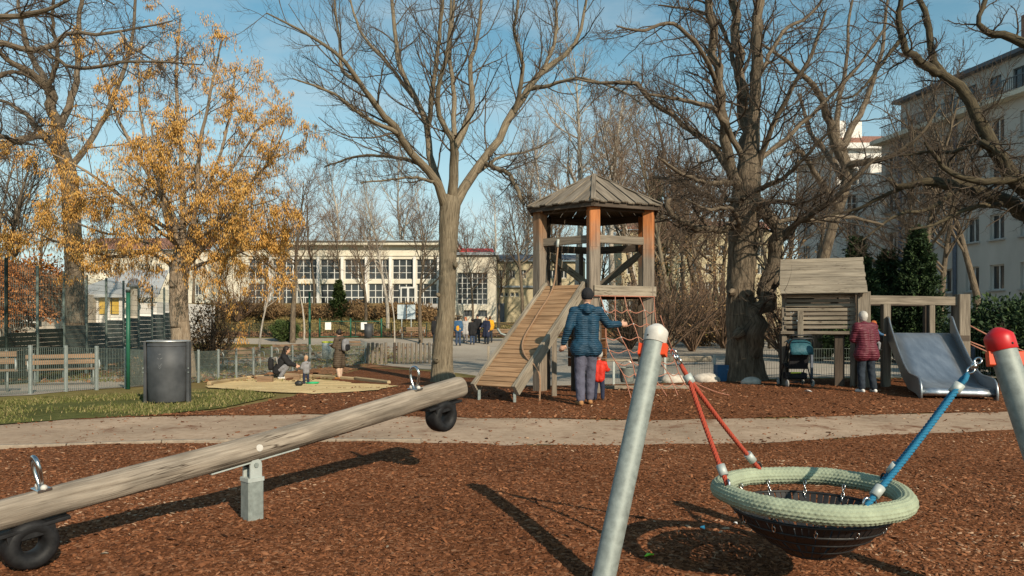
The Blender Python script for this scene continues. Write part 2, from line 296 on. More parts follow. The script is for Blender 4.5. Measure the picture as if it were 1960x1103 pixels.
cloth('grey_light', (0.38, 0.37, 0.36)); cloth('yellow_cloth', (0.62, 0.30, 0.015)); cloth('blue_cloth', (0.04, 0.10, 0.19)); cloth('teal_cloth', (0.02, 0.085, 0.11), 0.6)
cloth('shoe_tan', (0.42, 0.18, 0.05)); cloth('shoe_white', (0.62, 0.62, 0.6)); cloth('shoe_black', (0.02, 0.02, 0.02)); cloth('shoe_yellow', (0.34, 0.17, 0.07))
cloth('hair_dark', (0.018, 0.013, 0.010), 0.6); cloth('hair_white', (0.44, 0.42, 0.385), 0.8, 0, 0.3); cloth('hair_brown', (0.10, 0.055, 0.03), 0.7); cloth('hair_red', (0.38, 0.10, 0.03)); cloth('hat_grey', (0.45, 0.44, 0.40))
cloth('skin', (0.52, 0.31, 0.22), 0.6, 0, 0.08); cloth('leg_pale', (0.50, 0.36, 0.27), 0.7, 0, 0.1)
# ------------------------------------------------------------------ mesh helpers
def tag(o, label=None, cat=None, group=None, kind=None):
    if label: o['label'] = label
    if cat: o['category'] = cat
    if group: o['group'] = group
    if kind: o['kind'] = kind
    return o
def thing(name, loc, label, cat, group=None):
    o = bpy.data.objects.new(name, None); COL.objects.link(o); o.location = loc; o.empty_display_size = 0.2
    return tag(o, label, cat, group)
def rootloc(o):
    v = Vector((0, 0, 0))
    while o is not None:
        v += o.location; o = o.parent
    return v
def matlist(m):
    return [MATS[x] for x in (m if isinstance(m, (list, tuple)) else [m])]
def mesh_np(name, V, Q, UV=None, m=('galv',), mi=None, smooth=True):
    V = np.asarray(V, dtype=np.float32); Q = np.asarray(Q, dtype=np.int32)
    me = bpy.data.meshes.new(name); me.vertices.add(len(V)); me.vertices.foreach_set('co', V.ravel())
    k = Q.shape[1]; me.loops.add(Q.size); me.loops.foreach_set('vertex_index', Q.ravel())
    me.polygons.add(len(Q)); me.polygons.foreach_set('loop_start', np.arange(0, Q.size, k, dtype=np.int32))
    if smooth: me.polygons.foreach_set('use_smooth', np.ones(len(Q), dtype=bool))
    for x in matlist(m): me.materials.append(x)
    if mi is not None: me.polygons.foreach_set('material_index', np.asarray(mi, dtype=np.int32))
    if UV is not None:
        l = me.uv_layers.new(name='UVMap'); l.data.foreach_set('uv', np.asarray(UV, dtype=np.float32).ravel())
    me.update(calc_edges=True)
    return me
def link(name, me, parent=None, loc=None):
    o = bpy.data.objects.new(name, me); COL.objects.link(o)
    if parent is not None: o.parent = parent
    if loc is not None: o.location = loc
    return o
class MB:
    """collects shapes in world coordinates; build() links ONE mesh object"""
    def __init__(s): s.v = []; s.f = []; s.uv = []; s.mi = []; s.sm = []; s.cur = 0
    def face(s, idx, uvs=None, smooth=False):
        s.f.append(tuple(idx)); s.uv.append(uvs if uvs else [(0, 0)] * len(idx)); s.mi.append(s.cur); s.sm.append(smooth)
    def prism(s, ring0, ring1, cap=True, smooth=False, u0=None, length=None, vperim=None):
        """two rings of equal count"""
        n = len(ring0); b = len(s.v); s.v += [tuple(p) for p in ring0] + [tuple(p) for p in ring1]
        if length is None: length = (Vector(ring1[0]) - Vector(ring0[0])).length
        u0 = random.uniform(0, 50) if u0 is None else u0; vv = random.uniform(0, 50); vs = [vv]
        for i in range(n): vs.append(vs[-1] + (Vector(ring0[(i + 1) % n]) - Vector(ring0[i])).length)
        for i in range(n):
            j = (i + 1) % n
            s.face((b + i, b + j, b + n + j, b + n + i), [(u0, vs[i]), (u0, vs[i + 1]), (u0 + length, vs[i + 1]), (u0 + length, vs[i])], smooth)
        if cap:
            c = sum((Vector(p) for p in ring0), Vector()) / n
            s.face([b + i for i in reversed(range(n))], [(u0 + .02 * i, vv) for i in range(n)]); s.face([b + n + i for i in range(n)], [(u0 + .02 * i, vv) for i in range(n)])
        return s
    def beam(s, p0, p1, w, h, up=(0, 0, 1), ch=0.006, w1=None, h1=None):
        p0 = Vector(p0); p1 = Vector(p1); d = (p1 - p0).normalized(); u = Vector(up)
        if abs(d.dot(u)) > 0.98: u = Vector((0, 1, 0))
        a = d.cross(u).normalized(); c = a.cross(d).normalized()
        def ring(p, w, h):
            x, y = w / 2, h / 2; k = min(ch, x * .5, y * .5)
            pts = [(x - k, -y), (x, -y + k), (x, y - k), (x - k, y), (-x + k, y), (-x, y - k), (-x, -y + k), (-x + k, -y)]
            return [p + a * q[0] + c * q[1] for q in pts]
        return s.prism(ring(p0, w, h), ring(p1, w1 or w, h1 or h))
    def box(s, c, size, rz=0.0, ch=0.0):
        c = Vector(c); x, y, z = size[0] / 2, size[1] / 2, size[2] / 2
        R = Matrix.Rotation(rz, 3, 'Z')
        f = lambda zz: [c + R @ Vector(q) for q in ((-x, -y, zz), (x, -y, zz), (x, y, zz), (-x, y, zz))]
        return s.prism(f(-z), f(z))
    def tube(s, pts, r, k=8, cap=True, closed=False, smooth=True):
        pts = [Vector(p) for p in pts]; n = len(pts)
        rs = r if isinstance(r, (list, tuple)) else [r] * n
        b = len(s.v); ref = None; ul = random.uniform(0, 20); us = []
        for i, p in enumerate(pts):
            if closed: t = (pts[(i + 1) % n] - pts[i - 1])
            else: t = pts[min(i + 1, n - 1)] - pts[max(i - 1, 0)]
            t.normalize()
            if ref is None:
                ref = t.orthogonal().normalized()
            ref = (ref - t * ref.dot(t)); 
            if ref.length < 1e-5: ref = t.orthogonal()
            ref.normalize(); bn = t.cross(ref)
            if i: ul += (pts[i] - pts[i - 1]).length
            us.append(ul)
            for j in range(k):
                a = 2 * math.pi * j / k; s.v.append(tuple(p + (ref * math.cos(a) + bn * math.sin(a)) * rs[i]))
        m = n if closed else n - 1
        for i in range(m):
            i2 = (i + 1) % n; u1 = us[i]; u2 = us[i2] if i2 else us[i] + (pts[0] - pts[i]).length
            for j in range(k):
                j2 = (j + 1) % k; v1 = 2 * math.pi * rs[i] * j / k; v2 = 2 * math.pi * rs[i] * (j + 1) / k
                s.face((b + i * k + j, b + i * k + j2, b + i2 * k + j2, b + i2 * k + j), [(u1, v1), (u1, v2), (u2, v2), (u2, v1)], smooth)
        if cap and not closed:
            s.face([b + j for j in reversed(range(k))], [(j * .01, 0) for j in range(k)]); e = b + (n - 1) * k; s.face([e + j for j in range(k)], [(j * .01, 0) for j in range(k)])
        return s
    def lathe(s, prof, c=(0, 0, 0), k=24, smooth=True, M=None):
        """prof: list of (r,z); axis z through c"""
        c = Vector(c); b = len(s.v); n = len(prof)
        for (r, z) in prof:
            for j in range(k):
                a = 2 * math.pi * j / k; p = Vector((r * math.cos(a), r * math.sin(a), z))
                s.v.append(tuple((M @ p if M else p) + c))
        for i in range(n - 1):
            for j in range(k):
                j2 = (j + 1) % k
                s.face((b + i * k + j, b + i * k + j2, b + (i + 1) * k + j2, b + (i + 1) * k + j), [(prof[i][1], j / k), (prof[i][1], (j + 1) / k), (prof[i + 1][1], (j + 1) / k), (prof[i + 1][1], j / k)], smooth)
        return s
    def ball(s, c, r, k=10, m=6, sc=(1, 1, 1)):
        pr = [(r * math.sin(math.pi * i / m) + 1e-4, -r * math.cos(math.pi * i / m)) for i in range(m + 1)]
        b = len(s.v); s.lathe(pr, (0, 0, 0), k)
        for i in range(b, len(s.v)):
            p = s.v[i]; s.v[i] = (p[0] * sc[0] + c[0], p[1] * sc[1] + c[1], p[2] * sc[2] + c[2])
        return s
    def poly(s, pts, thick=None, dirv=None):
        """flat polygon extruded by dirv"""
        a = [Vector(p) for p in pts]; d = Vector(dirv)
        return s.prism(a, [p + d for p in a])
    def mesh(s, name, m, off=(0, 0, 0)):
        me = bpy.data.meshes.new(name); o = Vector(off)
        me.from_pydata([tuple(Vector(p) - o) for p in s.v], [], s.f)
        for x in matlist(m): me.materials.append(x)
        me.polygons.foreach_set('use_smooth', s.sm); me.polygons.foreach_set('material_index', s.mi)
        l = me.uv_layers.new(name='UVMap'); fl = [c for u in s.uv for p in u for c in p]; l.data.foreach_set('uv', fl)
        bm = bmesh.new(); bm.from_mesh(me); bmesh.ops.recalc_face_normals(bm, faces=bm.faces); bm.to_mesh(me); bm.free()
        me.update(); return me
    def build(s, name, m, parent=None, loc=None):
        if parent is not None: off = rootloc(parent)
        else: off = Vector(loc) if loc is not None else Vector((0, 0, 0))
        o = link(name, s.mesh(name, m, off), parent)
        if parent is None: o.location = off
        return o
def fix(o, Mx):
    """child placed by a matrix in its parent's frame"""
    o.matrix_local = Mx; return o
def copy_tree(o, parent=None):
    c = o.copy(); COL.objects.link(c); c.parent = parent
    for ch in list(o.children): copy_tree(ch, c)
    return c
def catmull(P, n):
    P = [np.array(p, dtype=float) for p in P]; Q = [2 * P[0] - P[1]] + P + [2 * P[-1] - P[-2]]; out = []
    d = [0]
    for i in range(len(P) - 1): d.append(d[-1] + np.linalg.norm(P[i + 1][:3] - P[i][:3]))
    for k in range(n):
        s = d[-1] * k / (n - 1); i = 0
        while i < len(P) - 2 and d[i + 1] < s: i += 1
        t = (s - d[i]) / max(1e-9, d[i + 1] - d[i]); a, b, c, e = Q[i], Q[i + 1], Q[i + 2], Q[i + 3]
        out.append(0.5 * (2 * b + (c - a) * t + (2 * a - 5 * b + 4 * c - e) * t * t + (3 * b - a - 3 * c + e) * t ** 3))
    return np.array(out)

# ------------------------------------------------------------------ ground sheets
def hnoise(x, y):
    return math.sin(x * 1.7 + 1.3 * math.sin(y * 0.9)) * 0.5 + math.sin(x * 4.1 - y * 2.3) * 0.25 + math.sin(y * 6.7 + x * 7.9) * 0.15
def mrel(x, y):
    """0..1 hummocks of loose mulch, scuffed flat under the swing and at the seesaw ends"""
    h = .5 + .28 * math.sin(x * 2.1 + 1.7 * math.sin(y * 1.3)) + .22 * math.sin(y * 2.9 - 1.3 * math.sin(x * 1.9 + 2)) + .12 * math.sin(x * 6.1 + y * 4.3)
    for (cx, cy, r) in ((1.4, 4.1, .75), (-2.75, 4.2, .5), (-.6, 6.7, .5), (1.58, 3.2, .5)): h -= .9 * math.exp(-((x - cx) ** 2 + (y - cy) ** 2) / (r * r))
    return max(0.0, h)
def ground_sheet():
    xs = list(np.arange(-44, 44.1, 1.0)); g = 44; 
    ext = []
    while g < 700: g *= 1.35; ext.append(g)
    xs = [-e for e in reversed(ext)] + xs + ext
    ys = [-700, -300, -120, -50, -20, -8] + list(np.arange(-2, 70.1, 0.6)) + [72, 76, 82, 90, 100, 120, 150, 200, 300, 450, 700, 1200]
    V = [(x, y, gz(x, y)) for y in ys for x in xs]; nx = len(xs)
    Q = [(j * nx + i, j * nx + i + 1, (j + 1) * nx + i + 1, (j + 1) * nx + i) for j in range(len(ys) - 1) for i in range(nx - 1)]
    tag(link('ground', mesh_np('ground', V, Q, m='ground_base')), kind='structure')
ground_sheet()
def sheet(name, plan, m, dz, cell=0.6, jit=0.0, kind='structure', relief=0.0, hole=None):
    """plan: list of (x,y) corners; edge subdivided and roughened by jit"""
    P = []
    n = len(plan)
    for i in range(n):
        a = Vector(plan[i][:2]); b = Vector(plan[(i + 1) % n][:2]); L_ = (b - a).length; k = max(1, int(L_ / (cell if not jit else 0.18)))
        nrm = Vector((-(b - a).y, (b - a).x)).normalized() if L_ > 1e-6 else Vector((0, 0))
        for j in range(k):
            p = a.lerp(b, j / k)
            if jit: p = p + nrm * jit * (hnoise(p.x * 1.3, p.y * 1.3) + random.uniform(-.35, .35))
            P.append(p)
    ne = len(P); edges = [(i, (i + 1) % ne) for i in range(ne)]
    x0 = min(p.x for p in P); x1 = max(p.x for p in P); y0 = min(p.y for p in P); y1 = max(p.y for p in P)
    G = [Vector((x + random.uniform(-.1, .1) * cell, y + random.uniform(-.1, .1) * cell)) for x in np.arange(x0 + cell / 2, x1, cell) for y in np.arange(y0 + cell / 2, y1, cell)]
    v, e, f, _, _, _ = delaunay_2d_cdt(P + G, edges, [], 1, 1e-4)
    V = [(p.x, p.y, gz(p.x, p.y) + dz + (relief * mrel(p.x, p.y) if relief else 0)) for p in v]
    me = bpy.data.meshes.new(name); me.from_pydata(V, [], f)
    me.materials.append(MATS[m])
    bm = bmesh.new(); bm.from_mesh(me)
    for fc in bm.faces:
        fc.smooth = True
        if fc.normal.z < 0: fc.normal_flip()
    bm.to_mesh(me); bm.free(); me.update()
    return tag(link(name, me), kind=kind)
def pxs(*pts): return [tuple(gp(*p)[:2]) for p in pts]

near_edge = pxs((-260, 868), (0, 862), (200, 853), (400, 849), (600, 848), (900, 852), (1240, 857), (1450, 850), (1700, 838), (1960, 826), (2300, 818))
far_edge = pxs((-260, 822), (0, 815), (140, 804), (300, 798), (600, 794), (900, 801), (1240, 806), (1500, 801), (1700, 794), (1960, 788), (2300, 783))
plaza = [(-14.5, 27)] + pxs((600, 712), (700, 702), (830, 708), (930, 722)) + [(0.2, 19.3), (4, 19.0), (9, 18.9), (20, 18.6), (30, 20), (30, 46), (10, 51), (-20, 51), (-34, 49), (-30, 40)]
sheet('plaza_pavement', plaza, 'asphalt', 0.004, 1.0)
pl = pxs((-200, 770), (60, 757), (250, 741), (400, 728), (560, 712), (700, 702), (640, 684), (520, 692), (380, 706), (200, 722), (0, 738), (-200, 750))
sheet('footpath', pl, 'asphalt', 0.008, 0.6)
sheet('lawn', [(-34, 24.5), (-16, 21)] + pxs((230, 706), (400, 692), (560, 680), (640, 668), (600, 661), (400, 657)) + [(-26, 42), (-36, 36)], 'lawn', 0.012, 0.9, jit=0.15)
mulch_near = [(-9, 0.6), (9, 0.6)] + [(9, 8)] + list(reversed([p for p in near_edge if -9 < p[0] < 9])) + [(-9, 7.6)]
sheet('mulch_bed', mulch_near, 'mulch', 0.006, 0.22, jit=0.05, relief=0.035)
pathp = near_edge + list(reversed(far_edge))
sheet('dirt_path', pathp, 'path_dirt', 0.010, 0.5, jit=0.10)
mb2 = far_edge[2:] + [(20, 12), (20, 18.0), (9, 18.4), (4, 18.5), (0.5, 18.8)] + pxs((930, 724), (860, 723), (830, 712), (700, 704), (640, 722), (560, 760), (430, 786), (280, 795))
sheet('mulch_bed', mb2, 'mulch', 0.014, 0.5, jit=0.08)
gs = pxs((-260, 825), (0, 815), (140, 803), (300, 797), (430, 782), (530, 760), (460, 749), (380, 752), (0, 771), (-260, 787))
sheet('grass_verge', gs, 'grass_soil', 0.018, 0.5, jit=0.08)
gs2 = pxs((400, 742), (560, 722), (650, 715), (700, 704), (800, 706), (700, 697), (560, 711), (400, 729))
sheet('leaf_litter_strip', gs2, 'litter', 0.020, 0.6, jit=0.1)
sheet('leaf_litter_strip', [(-40, 53.2), (-24, 53.4), (0, 53.4), (12, 53.2), (12, 56), (-10, 56.6), (-40, 56)], 'litter', 0.02, 1.0, jit=0.3)

# ------------------------------------------------------------------ loose scatter
def inside(poly, X, Y):
    P = np.array([p[:2] for p in poly]); n = len(P); r = np.zeros(len(X), bool); j = n - 1
    for i in range(n):
        xi, yi = P[i]; xj, yj = P[j]
        c = ((yi > Y) != (yj > Y)) & (X < (xj - xi) * (Y - yi) / (yj - yi + 1e-12) + xi); r ^= c; j = i
    return r
gzv = np.vectorize(gz); mrelv = np.vectorize(mrel)
def chips(name, X, Y, size, z0, m, lift=0.24, slim=0.42, label=None, cat=None, rel=0.0):
    n = len(X); Z = gzv(X, Y) + z0 + (rel * mrelv(X, Y) if rel else 0)
    L_ = size * np.minimum(2.6, RNG.lognormal(0, 0.48, n)); W = L_ * slim * RNG.uniform(0.5, 1.5, n); T = L_ * 0.10
    a = RNG.uniform(0, 2 * np.pi, n); tx = RNG.normal(0, lift, n); ty = RNG.normal(0, lift, n)
    u = np.stack([np.cos(a), np.sin(a), tx], 1); u /= np.linalg.norm(u, axis=1)[:, None]
    v = np.stack([-np.sin(a), np.cos(a), ty], 1); v -= u * (u * v).sum(1)[:, None]; v /= np.linalg.norm(v, axis=1)[:, None]
    w_ = np.cross(u, v); C = np.stack([X, Y, Z + np.abs(tx) * L_ * .3 + np.abs(ty) * W * .3], 1)
    q = [(-.5, -.42, 0), (.45, -.5, 0), (.5, .38, 0), (-.42, .5, 0), (-.36, .08, 1), (.34, -.06, 1)]
    V = np.zeros((n, 6, 3))
    for k, (x, y, z) in enumerate(q):
        jx = RNG.normal(0, .09, n); jy = RNG.normal(0, .09, n)
        V[:, k] = C + u * ((x + jx) * L_)[:, None] + v * ((y + jy) * W)[:, None] + w_ * (T * (2.0 * z - .3))[:, None]
    base = (np.arange(n) * 6)[:, None]
    F_ = [(0, 1, 5), (0, 5, 4), (1, 2, 5), (2, 3, 4), (2, 4, 5), (3, 0, 4)]
    Q = np.stack([base + np.array(f) for f in F_], 1).reshape(-1, 3)
    pt = .10 * np.sin(X * 1.1 + 1.9 * np.sin(Y * .8)) + .08 * np.sin(Y * 2.3 + 2.1 * np.sin(X * 1.6))
    UV = np.repeat(np.stack([np.clip(RNG.beta(1.5, 1.8, n) + pt, 0, 1), np.zeros(n)], 1), 18, 0)
    o = link(name, mesh_np(name, V.reshape(-1, 3), Q, UV, m, smooth=False))
    return tag(o, label, cat, kind='stuff')
def sample_view(n, y0, y1, pw=1.0):
    """ground points spread over the part of the place in view, denser close by"""
    t = RNG.uniform(0, 1, n); Y = y0 * (y1 / y0) ** (t ** pw); X = RNG.uniform(-0.80, 0.80, n) * Y
    return X, Y
X, Y = sample_view(92000, 2.3, 9.2, 0.85); k = inside(mulch_near, X, Y); X, Y = X[k], Y[k]
chips('bark_chips', X, Y, 0.0185, 0.006, 'chip', rel=0.035, label='reddish brown bark chips covering the ground under the seesaw and nest swing', cat='bark chips')
X, Y = sample_view(26000, 9.0, 19.0, 1.0); k = inside(mb2, X, Y); X, Y = X[k], Y[k]
chips('bark_chips', X, Y, 0.032, 0.014, 'chip', label='reddish brown bark chips around the play tower and slide beyond the path', cat='bark chips')
X, Y = sample_view(30000, 7.0, 12.5); k = inside(pathp, X, Y)
E = np.array([hnoise(a * 1.3, b * 1.9) for a, b in zip(X, Y)]) + RNG.normal(0, .35, len(X)); ed = np.minimum(np.abs(Y - np.interp(X, [p[0] for p in near_edge], [p[1] for p in near_edge])), np.abs(Y - np.interp(X, [p[0] for p in far_edge], [p[1] for p in far_edge])))
k &= (RNG.uniform(0, 1, len(X)) < 0.04 + 0.06 * (E > 0.5) + 0.75 * np.exp(-ed / .16))
chips('bark_chips', X[k], Y[k], 0.024, 0.010, 'chip', label='stray bark chips kicked onto the pale dirt path', cat='bark chips')
X = RNG.uniform(-34, -6, 6000); Y = RNG.uniform(22, 44, 6000); 
chips('fallen_leaves', X, Y, 0.09, 0.02, 'leaf_litter', slim=0.8, label='brown fallen leaves scattered over the lawn behind the low fence', cat='leaves')
X = RNG.uniform(-34, 12, 5000); Y = RNG.uniform(53.2, 56.2, 5000)
chips('fallen_leaves', X, Y, 0.14, 0.03, 'leaf_litter', slim=0.8, label='rust brown fallen leaves drifted behind the far dark fence', cat='leaves')
def blades(name, X, Y, h, m, label, cat, wid=0.006, z0=0.015):
    n = len(X); Z = gzv(X, Y) + z0; H = h * RNG.lognormal(0, .35, n); a = RNG.uniform(0, 2 * np.pi, n); le = RNG.normal(0, .45, (n, 2)) * H[:, None]
    W = wid * RNG.uniform(.7, 1.6, n); d = np.stack([np.cos(a), np.sin(a)], 1)
    V = np.zeros((n, 5, 3)); B = np.stack([X, Y], 1)
    V[:, 0, :2] = B - d * W[:, None]; V[:, 1, :2] = B + d * W[:, None]; V[:, 2, :2] = B + le * .35 + d * W[:, None] * .7; V[:, 3, :2] = B + le * .35 - d * W[:, None] * .7; V[:, 4, :2] = B + le
    V[:, 0, 2] = Z; V[:, 1, 2] = Z; V[:, 2, 2] = Z + H * .55; V[:, 3, 2] = Z + H * .55; V[:, 4, 2] = Z + H * .9
    b = (np.arange(n) * 5)[:, None]
    Q = np.stack([b + np.array([0, 1, 2]), b + np.array([0, 2, 3]), b + np.array([3, 2, 4])], 1).reshape(-1, 3)
    UV = np.repeat(np.stack([RNG.beta(1.6, 1.8, n), np.zeros(n)], 1), 9, 0)
    return tag(link(name, mesh_np(name, V.reshape(-1, 3), Q, UV, m, smooth=False)), label, cat, kind='stuff')
X = RNG.uniform(-12.5, -3.2, 60000); Y = RNG.uniform(10.2, 15.5, 60000); k = inside(gs, X, Y)
cl = np.sin(X * 2.1 + 1.4 * np.sin(Y * 1.7)) + np.sin(Y * 3.3 - X) * .6 + RNG.normal(0, .5, len(X)); k &= cl > 0.05
blades('grass', X[k], Y[k], 0.045, 'grass_blade', 'patchy green grass growing on the verge around the litter bin', 'grass')
X = RNG.uniform(-20, -4, 26000); Y = RNG.uniform(22, 46, 26000); cl = np.sin(X * .5 + 1.4 * np.sin(Y * .3)) + RNG.normal(0, .4, len(X)); k = cl > .25
blades('grass', X[k], Y[k], 0.07, 'grass_blade', 'thin olive grass on the shaded lawn behind the low fence', 'grass', wid=0.014)
X = RNG.uniform(-36, 14, 22000); Y = RNG.uniform(55.5, 61, 22000)
blades('grass', X, Y, 0.12, 'grass_dry', 'yellowed grass on the bank in front of the school building', 'grass', wid=0.035)

# kerb along the near side of the path
kr = bpy.data.objects.new('kerb', None); COL.objects.link(kr); tag(kr, kind='structure')
ce = catmull([(p[0], p[1], 0) for p in near_edge[0:6]], 60); acc = 0; pts = [Vector(p) for p in ce]
total = sum((pts[i + 1] - pts[i]).length for i in range(59)); q = 0.0; i = 0
def along(s):
    for i in range(59):
        l = (pts[i + 1] - pts[i]).length
        if s <= l: return pts[i].lerp(pts[i + 1], s / l)
        s -= l
    return pts[-1]
while q < total - 1.0:
    a = along(q + .01); b = along(q + .99); q += 1.0
    za = gz(a.x, a.y) + 0.012 + random.uniform(-.012, .01); zb = gz(b.x, b.y) + 0.012 + random.uniform(-.012, .01)
    if a.x > -1.6: za -= .03 * (a.x + 1.6); zb -= .03 * (b.x + 1.6)
    MB().beam((a.x, a.y - .02, za), (b.x, b.y - .02, zb), 0.09, 0.09, ch=0.012).build('kerb_stone', 'kerb_stone', kr)
# ------------------------------------------------------------------ seesaw
def lerp3(a, b, t): return Vector(a) + (Vector(b) - Vector(a)) * t
SL = Vector((-2.75, 4.17, 0.345)); SR = Vector((-0.65, 6.60, 0.76))
def seesaw():
    piv = lerp3(SL, SR, 0.435); base = Vector((piv.x, piv.y, 0))
    T = thing('seesaw', base, 'long weathered log seesaw on a square galvanised post with rubber tyre buffers', 'seesaw')
    ax = (SR - SL).normalized(); side = Vector((ax.y, -ax.x, 0)).normalized(); up = side.cross(ax).normalized()
    if up.z < 0: up = -up
    a = lerp3(SL, SR, -0.23); b = lerp3(SL, SR, 1.088); n = 190; k = 72
    V = []; Q = []; UV = []
    Ln = (b - a).length
    rr_ = random.Random(4); cracks = [(rr_.uniform(0, 6.28), rr_.uniform(-.05, .85), rr_.uniform(.12, .42), rr_.uniform(.02, .05), rr_.uniform(.025, .085), rr_.uniform(0, 6)) for _ in range(26)]
    cracks += [(1.15, .28, .40, .045, .11, 1.0), (.75, .55, .42, .045, .11, 2.0), (1.35, .02, .30, .04, .10, 3.0)]
    kn = [(rr_.uniform(.2, 2.6), rr_.uniform(.06, .95), rr_.uniform(.02, .035)) for _ in range(11)]
    for i in range(n):
        t = i / (n - 1); p = a.lerp(b, t) + up * (0.012 * math.sin(t * 7 + 1)) + side * 0.01 * math.sin(t * 5)
        r = 0.083 + 0.015 * t
        e = min(t, 1 - t) * Ln
        if e < 0.03: r *= 0.93 + 0.07 * e / 0.03
        for j in range(k):
            an = 2 * math.pi * j / k
            rr = r * (1 + 0.022 * math.sin(3 * an + t * 9) + 0.016 * math.sin(5 * an - t * 17) + 0.007 * math.sin(11 * an + 31 * t) + .004 * math.sin(23 * an + 60 * t))
            for (ca, t0, ln_, wd, dp, ph) in cracks:
                if t0 < t < t0 + ln_:
                    q = (an - ca - .06 * math.sin(9 * t + ph) - .025 * math.sin(41 * t + ph) + math.pi) % (2 * math.pi) - math.pi
                    if abs(q) < 3 * wd: rr -= r * dp * math.exp(-(q / wd) ** 2) * math.sin(math.pi * (t - t0) / ln_) ** .5
            for (ka, kt, kr) in kn:
                q = ((an - ka + math.pi) % (2 * math.pi) - math.pi) * r; w2 = (t - kt) * Ln; dd = (q * q + w2 * w2) / (kr * kr)
                if dd < 6: rr += .007 * math.exp(-dd) - .006 * math.exp(-dd * 6)
            V.append(p + side * (rr * math.cos(an)) * -1 + up * rr * math.sin(an))
    for i in range(n - 1):
        for j in range(k):
            j2 = (j + 1) % k
            Q.append((i * k + j, i * k + j2, (i + 1) * k + j2, (i + 1) * k + j))
            u1, u2 = i / (n - 1) * Ln, (i + 1) / (n - 1) * Ln; v1, v2 = j / k * .6, (j + 1) / k * .6
            UV += [(u1, v1), (u1, v2), (u2, v2), (u2, v1)]
    off = base
    me = mesh_np('log', [tuple(v - off) for v in V], Q, UV, 'wood_log'); link('log', me, T)
    for (p, i) in ((a, 0), (b, n - 1)):
        m = MB(); ring = V[i * k:(i + 1) * k]; c = sum(ring, Vector()) / k
        m.v = [tuple(v) for v in ring] + [tuple(c + (ax * .004 if i else -ax * .004))]
        for j in range(k): m.face((j, (j + 1) % k, k), [(0, j * .02), (0, j * .02 + .02), (.1, j * .02)])
        m.build('log_end', 'wood_pale', T)
    # handles
    for t in (0.03, 0.915):
        c = lerp3(SL, SR, t) + up * (0.088 + 0.014 * t)
        h = MB(); loop = []
        lean = ax * (0.02 if t > .5 else -.02)
        for q in range(25):
            s = q / 24; an = math.pi * 2 * s
            wv = math.sin(an) * (0.028 + 0.045 * (1 - math.cos(an)) / 2); hh = 0.005 + 0.19 * (1 - math.cos(an)) / 2
            loop.append(c + side * wv + up * hh + lean * hh * 4)
        h.tube(loop[:-1], 0.0125, 8, closed=True)
        hd = h.build('handle', 'steel', T)
        pl = MB(); pl.beam(c - side * .062 + up * .004, c + side * .062 + up * .004, 0.075, 0.014, up); pl.build('handle_plate', 'steel', hd)
        for s in (-1, 1):
            g = MB(); g.ball(c + side * .046 * s + up * .016, 0.019, 12, 8); g.build('bolt_cap', 'plastic_white', hd)
    # tyres under both ends
    for t in (0.0, 1.0):
        lc = lerp3(SL, SR, t); c = lc - up * 0.195
        m = MB(); R, r = 0.096, 0.046; nu, nv = 36, 14; b0 = len(m.v)
        # half buried tyre ring whose axle lies across the log
        for i in range(nu):
            an = 2 * math.pi * i / nu; d = ax * math.cos(an) + up * math.sin(an)
            for j in range(nv):
                bn = 2 * math.pi * j / nv
                ww = 1.75 if math.cos(bn) > -.3 else 1.4
                sq = lambda x: math.copysign(abs(x) ** 0.6, x)
                m.v.append(tuple(c + d * (R + r * sq(math.cos(bn))) + side * r * ww * sq(math.sin(bn))))
        for i in range(nu):
            for j in range(nv):
                i2 = (i + 1) % nu; j2 = (j + 1) % nv; m.face((i * nv + j, i * nv + j2, i2 * nv + j2, i2 * nv + j), smooth=True)
        ty = m.build('tyre', 'rubber', T)
        m = MB(); m.beam(lc - up * .10 - ax * .2, lc - up * .095 + ax * .2, .16, .022, up); m.beam(lc - up * .125 - ax * .12, lc - up * .125 + ax * .12, .15, .06, up); m.build('tyre_mount', 'rubber', ty)
    # post
    rz = math.atan2(ax.y, ax.x)
    p = MB(); p.beam(base - Vector((0, 0, .1)), base + Vector((0, 0, .30)), 0.118, 0.118, up=ax, ch=0.01); po = p.build('post', 'galv', T)
    p = MB(); p.beam(base + Vector((0, 0, .285)), base + Vector((0, 0, .312)), 0.126, 0.126, up=ax, ch=0.008); p.build('post_collar', 'galv_dull', po)
    for s in (-1, 1):
        m = MB(); o = base + side * s * 0.045; prof = [(-.045, .30), (.045, .30), (.045, .40)]
        prof += [(.045 * math.cos(q * math.pi / 8), .40 + .045 * math.sin(q * math.pi / 8)) for q in range(1, 8)] + [(-.045, .40)]
        hx = Vector((ax.x, ax.y, 0)).normalized()
        ptsq = [o + hx * x + Vector((0, 0, z)) - side * .007 for x, z in prof]
        m.poly(ptsq, dirv=side * .014); br = m.build('bearing_plate', 'galv_dull', T)
        m = MB(); m.tube([o + Vector((0, 0, .40)) + side * s * .006, o + Vector((0, 0, .40)) + side * s * .016], .017, 10, smooth=False); m.build('bolt', 'galv', br)
    m = MB(); m.tube([base + Vector((0, 0, .40)) - side * .038, base + Vector((0, 0, .40)) + side * .038], .036, 14); m.build('bearing', 'rubber', T)
    m = MB(); pc = piv - up * .100; m.beam(pc - ax * .34, pc + ax * .34, .10, .010, up); m.build('saddle_plate', 'galv_dull', T)
    m = MB(); q = piv + side * .098; m.tube([q - side * .02, q + side * .006], .024, 14); m.build('bolt_cap', 'plastic_white', T)
seesaw()

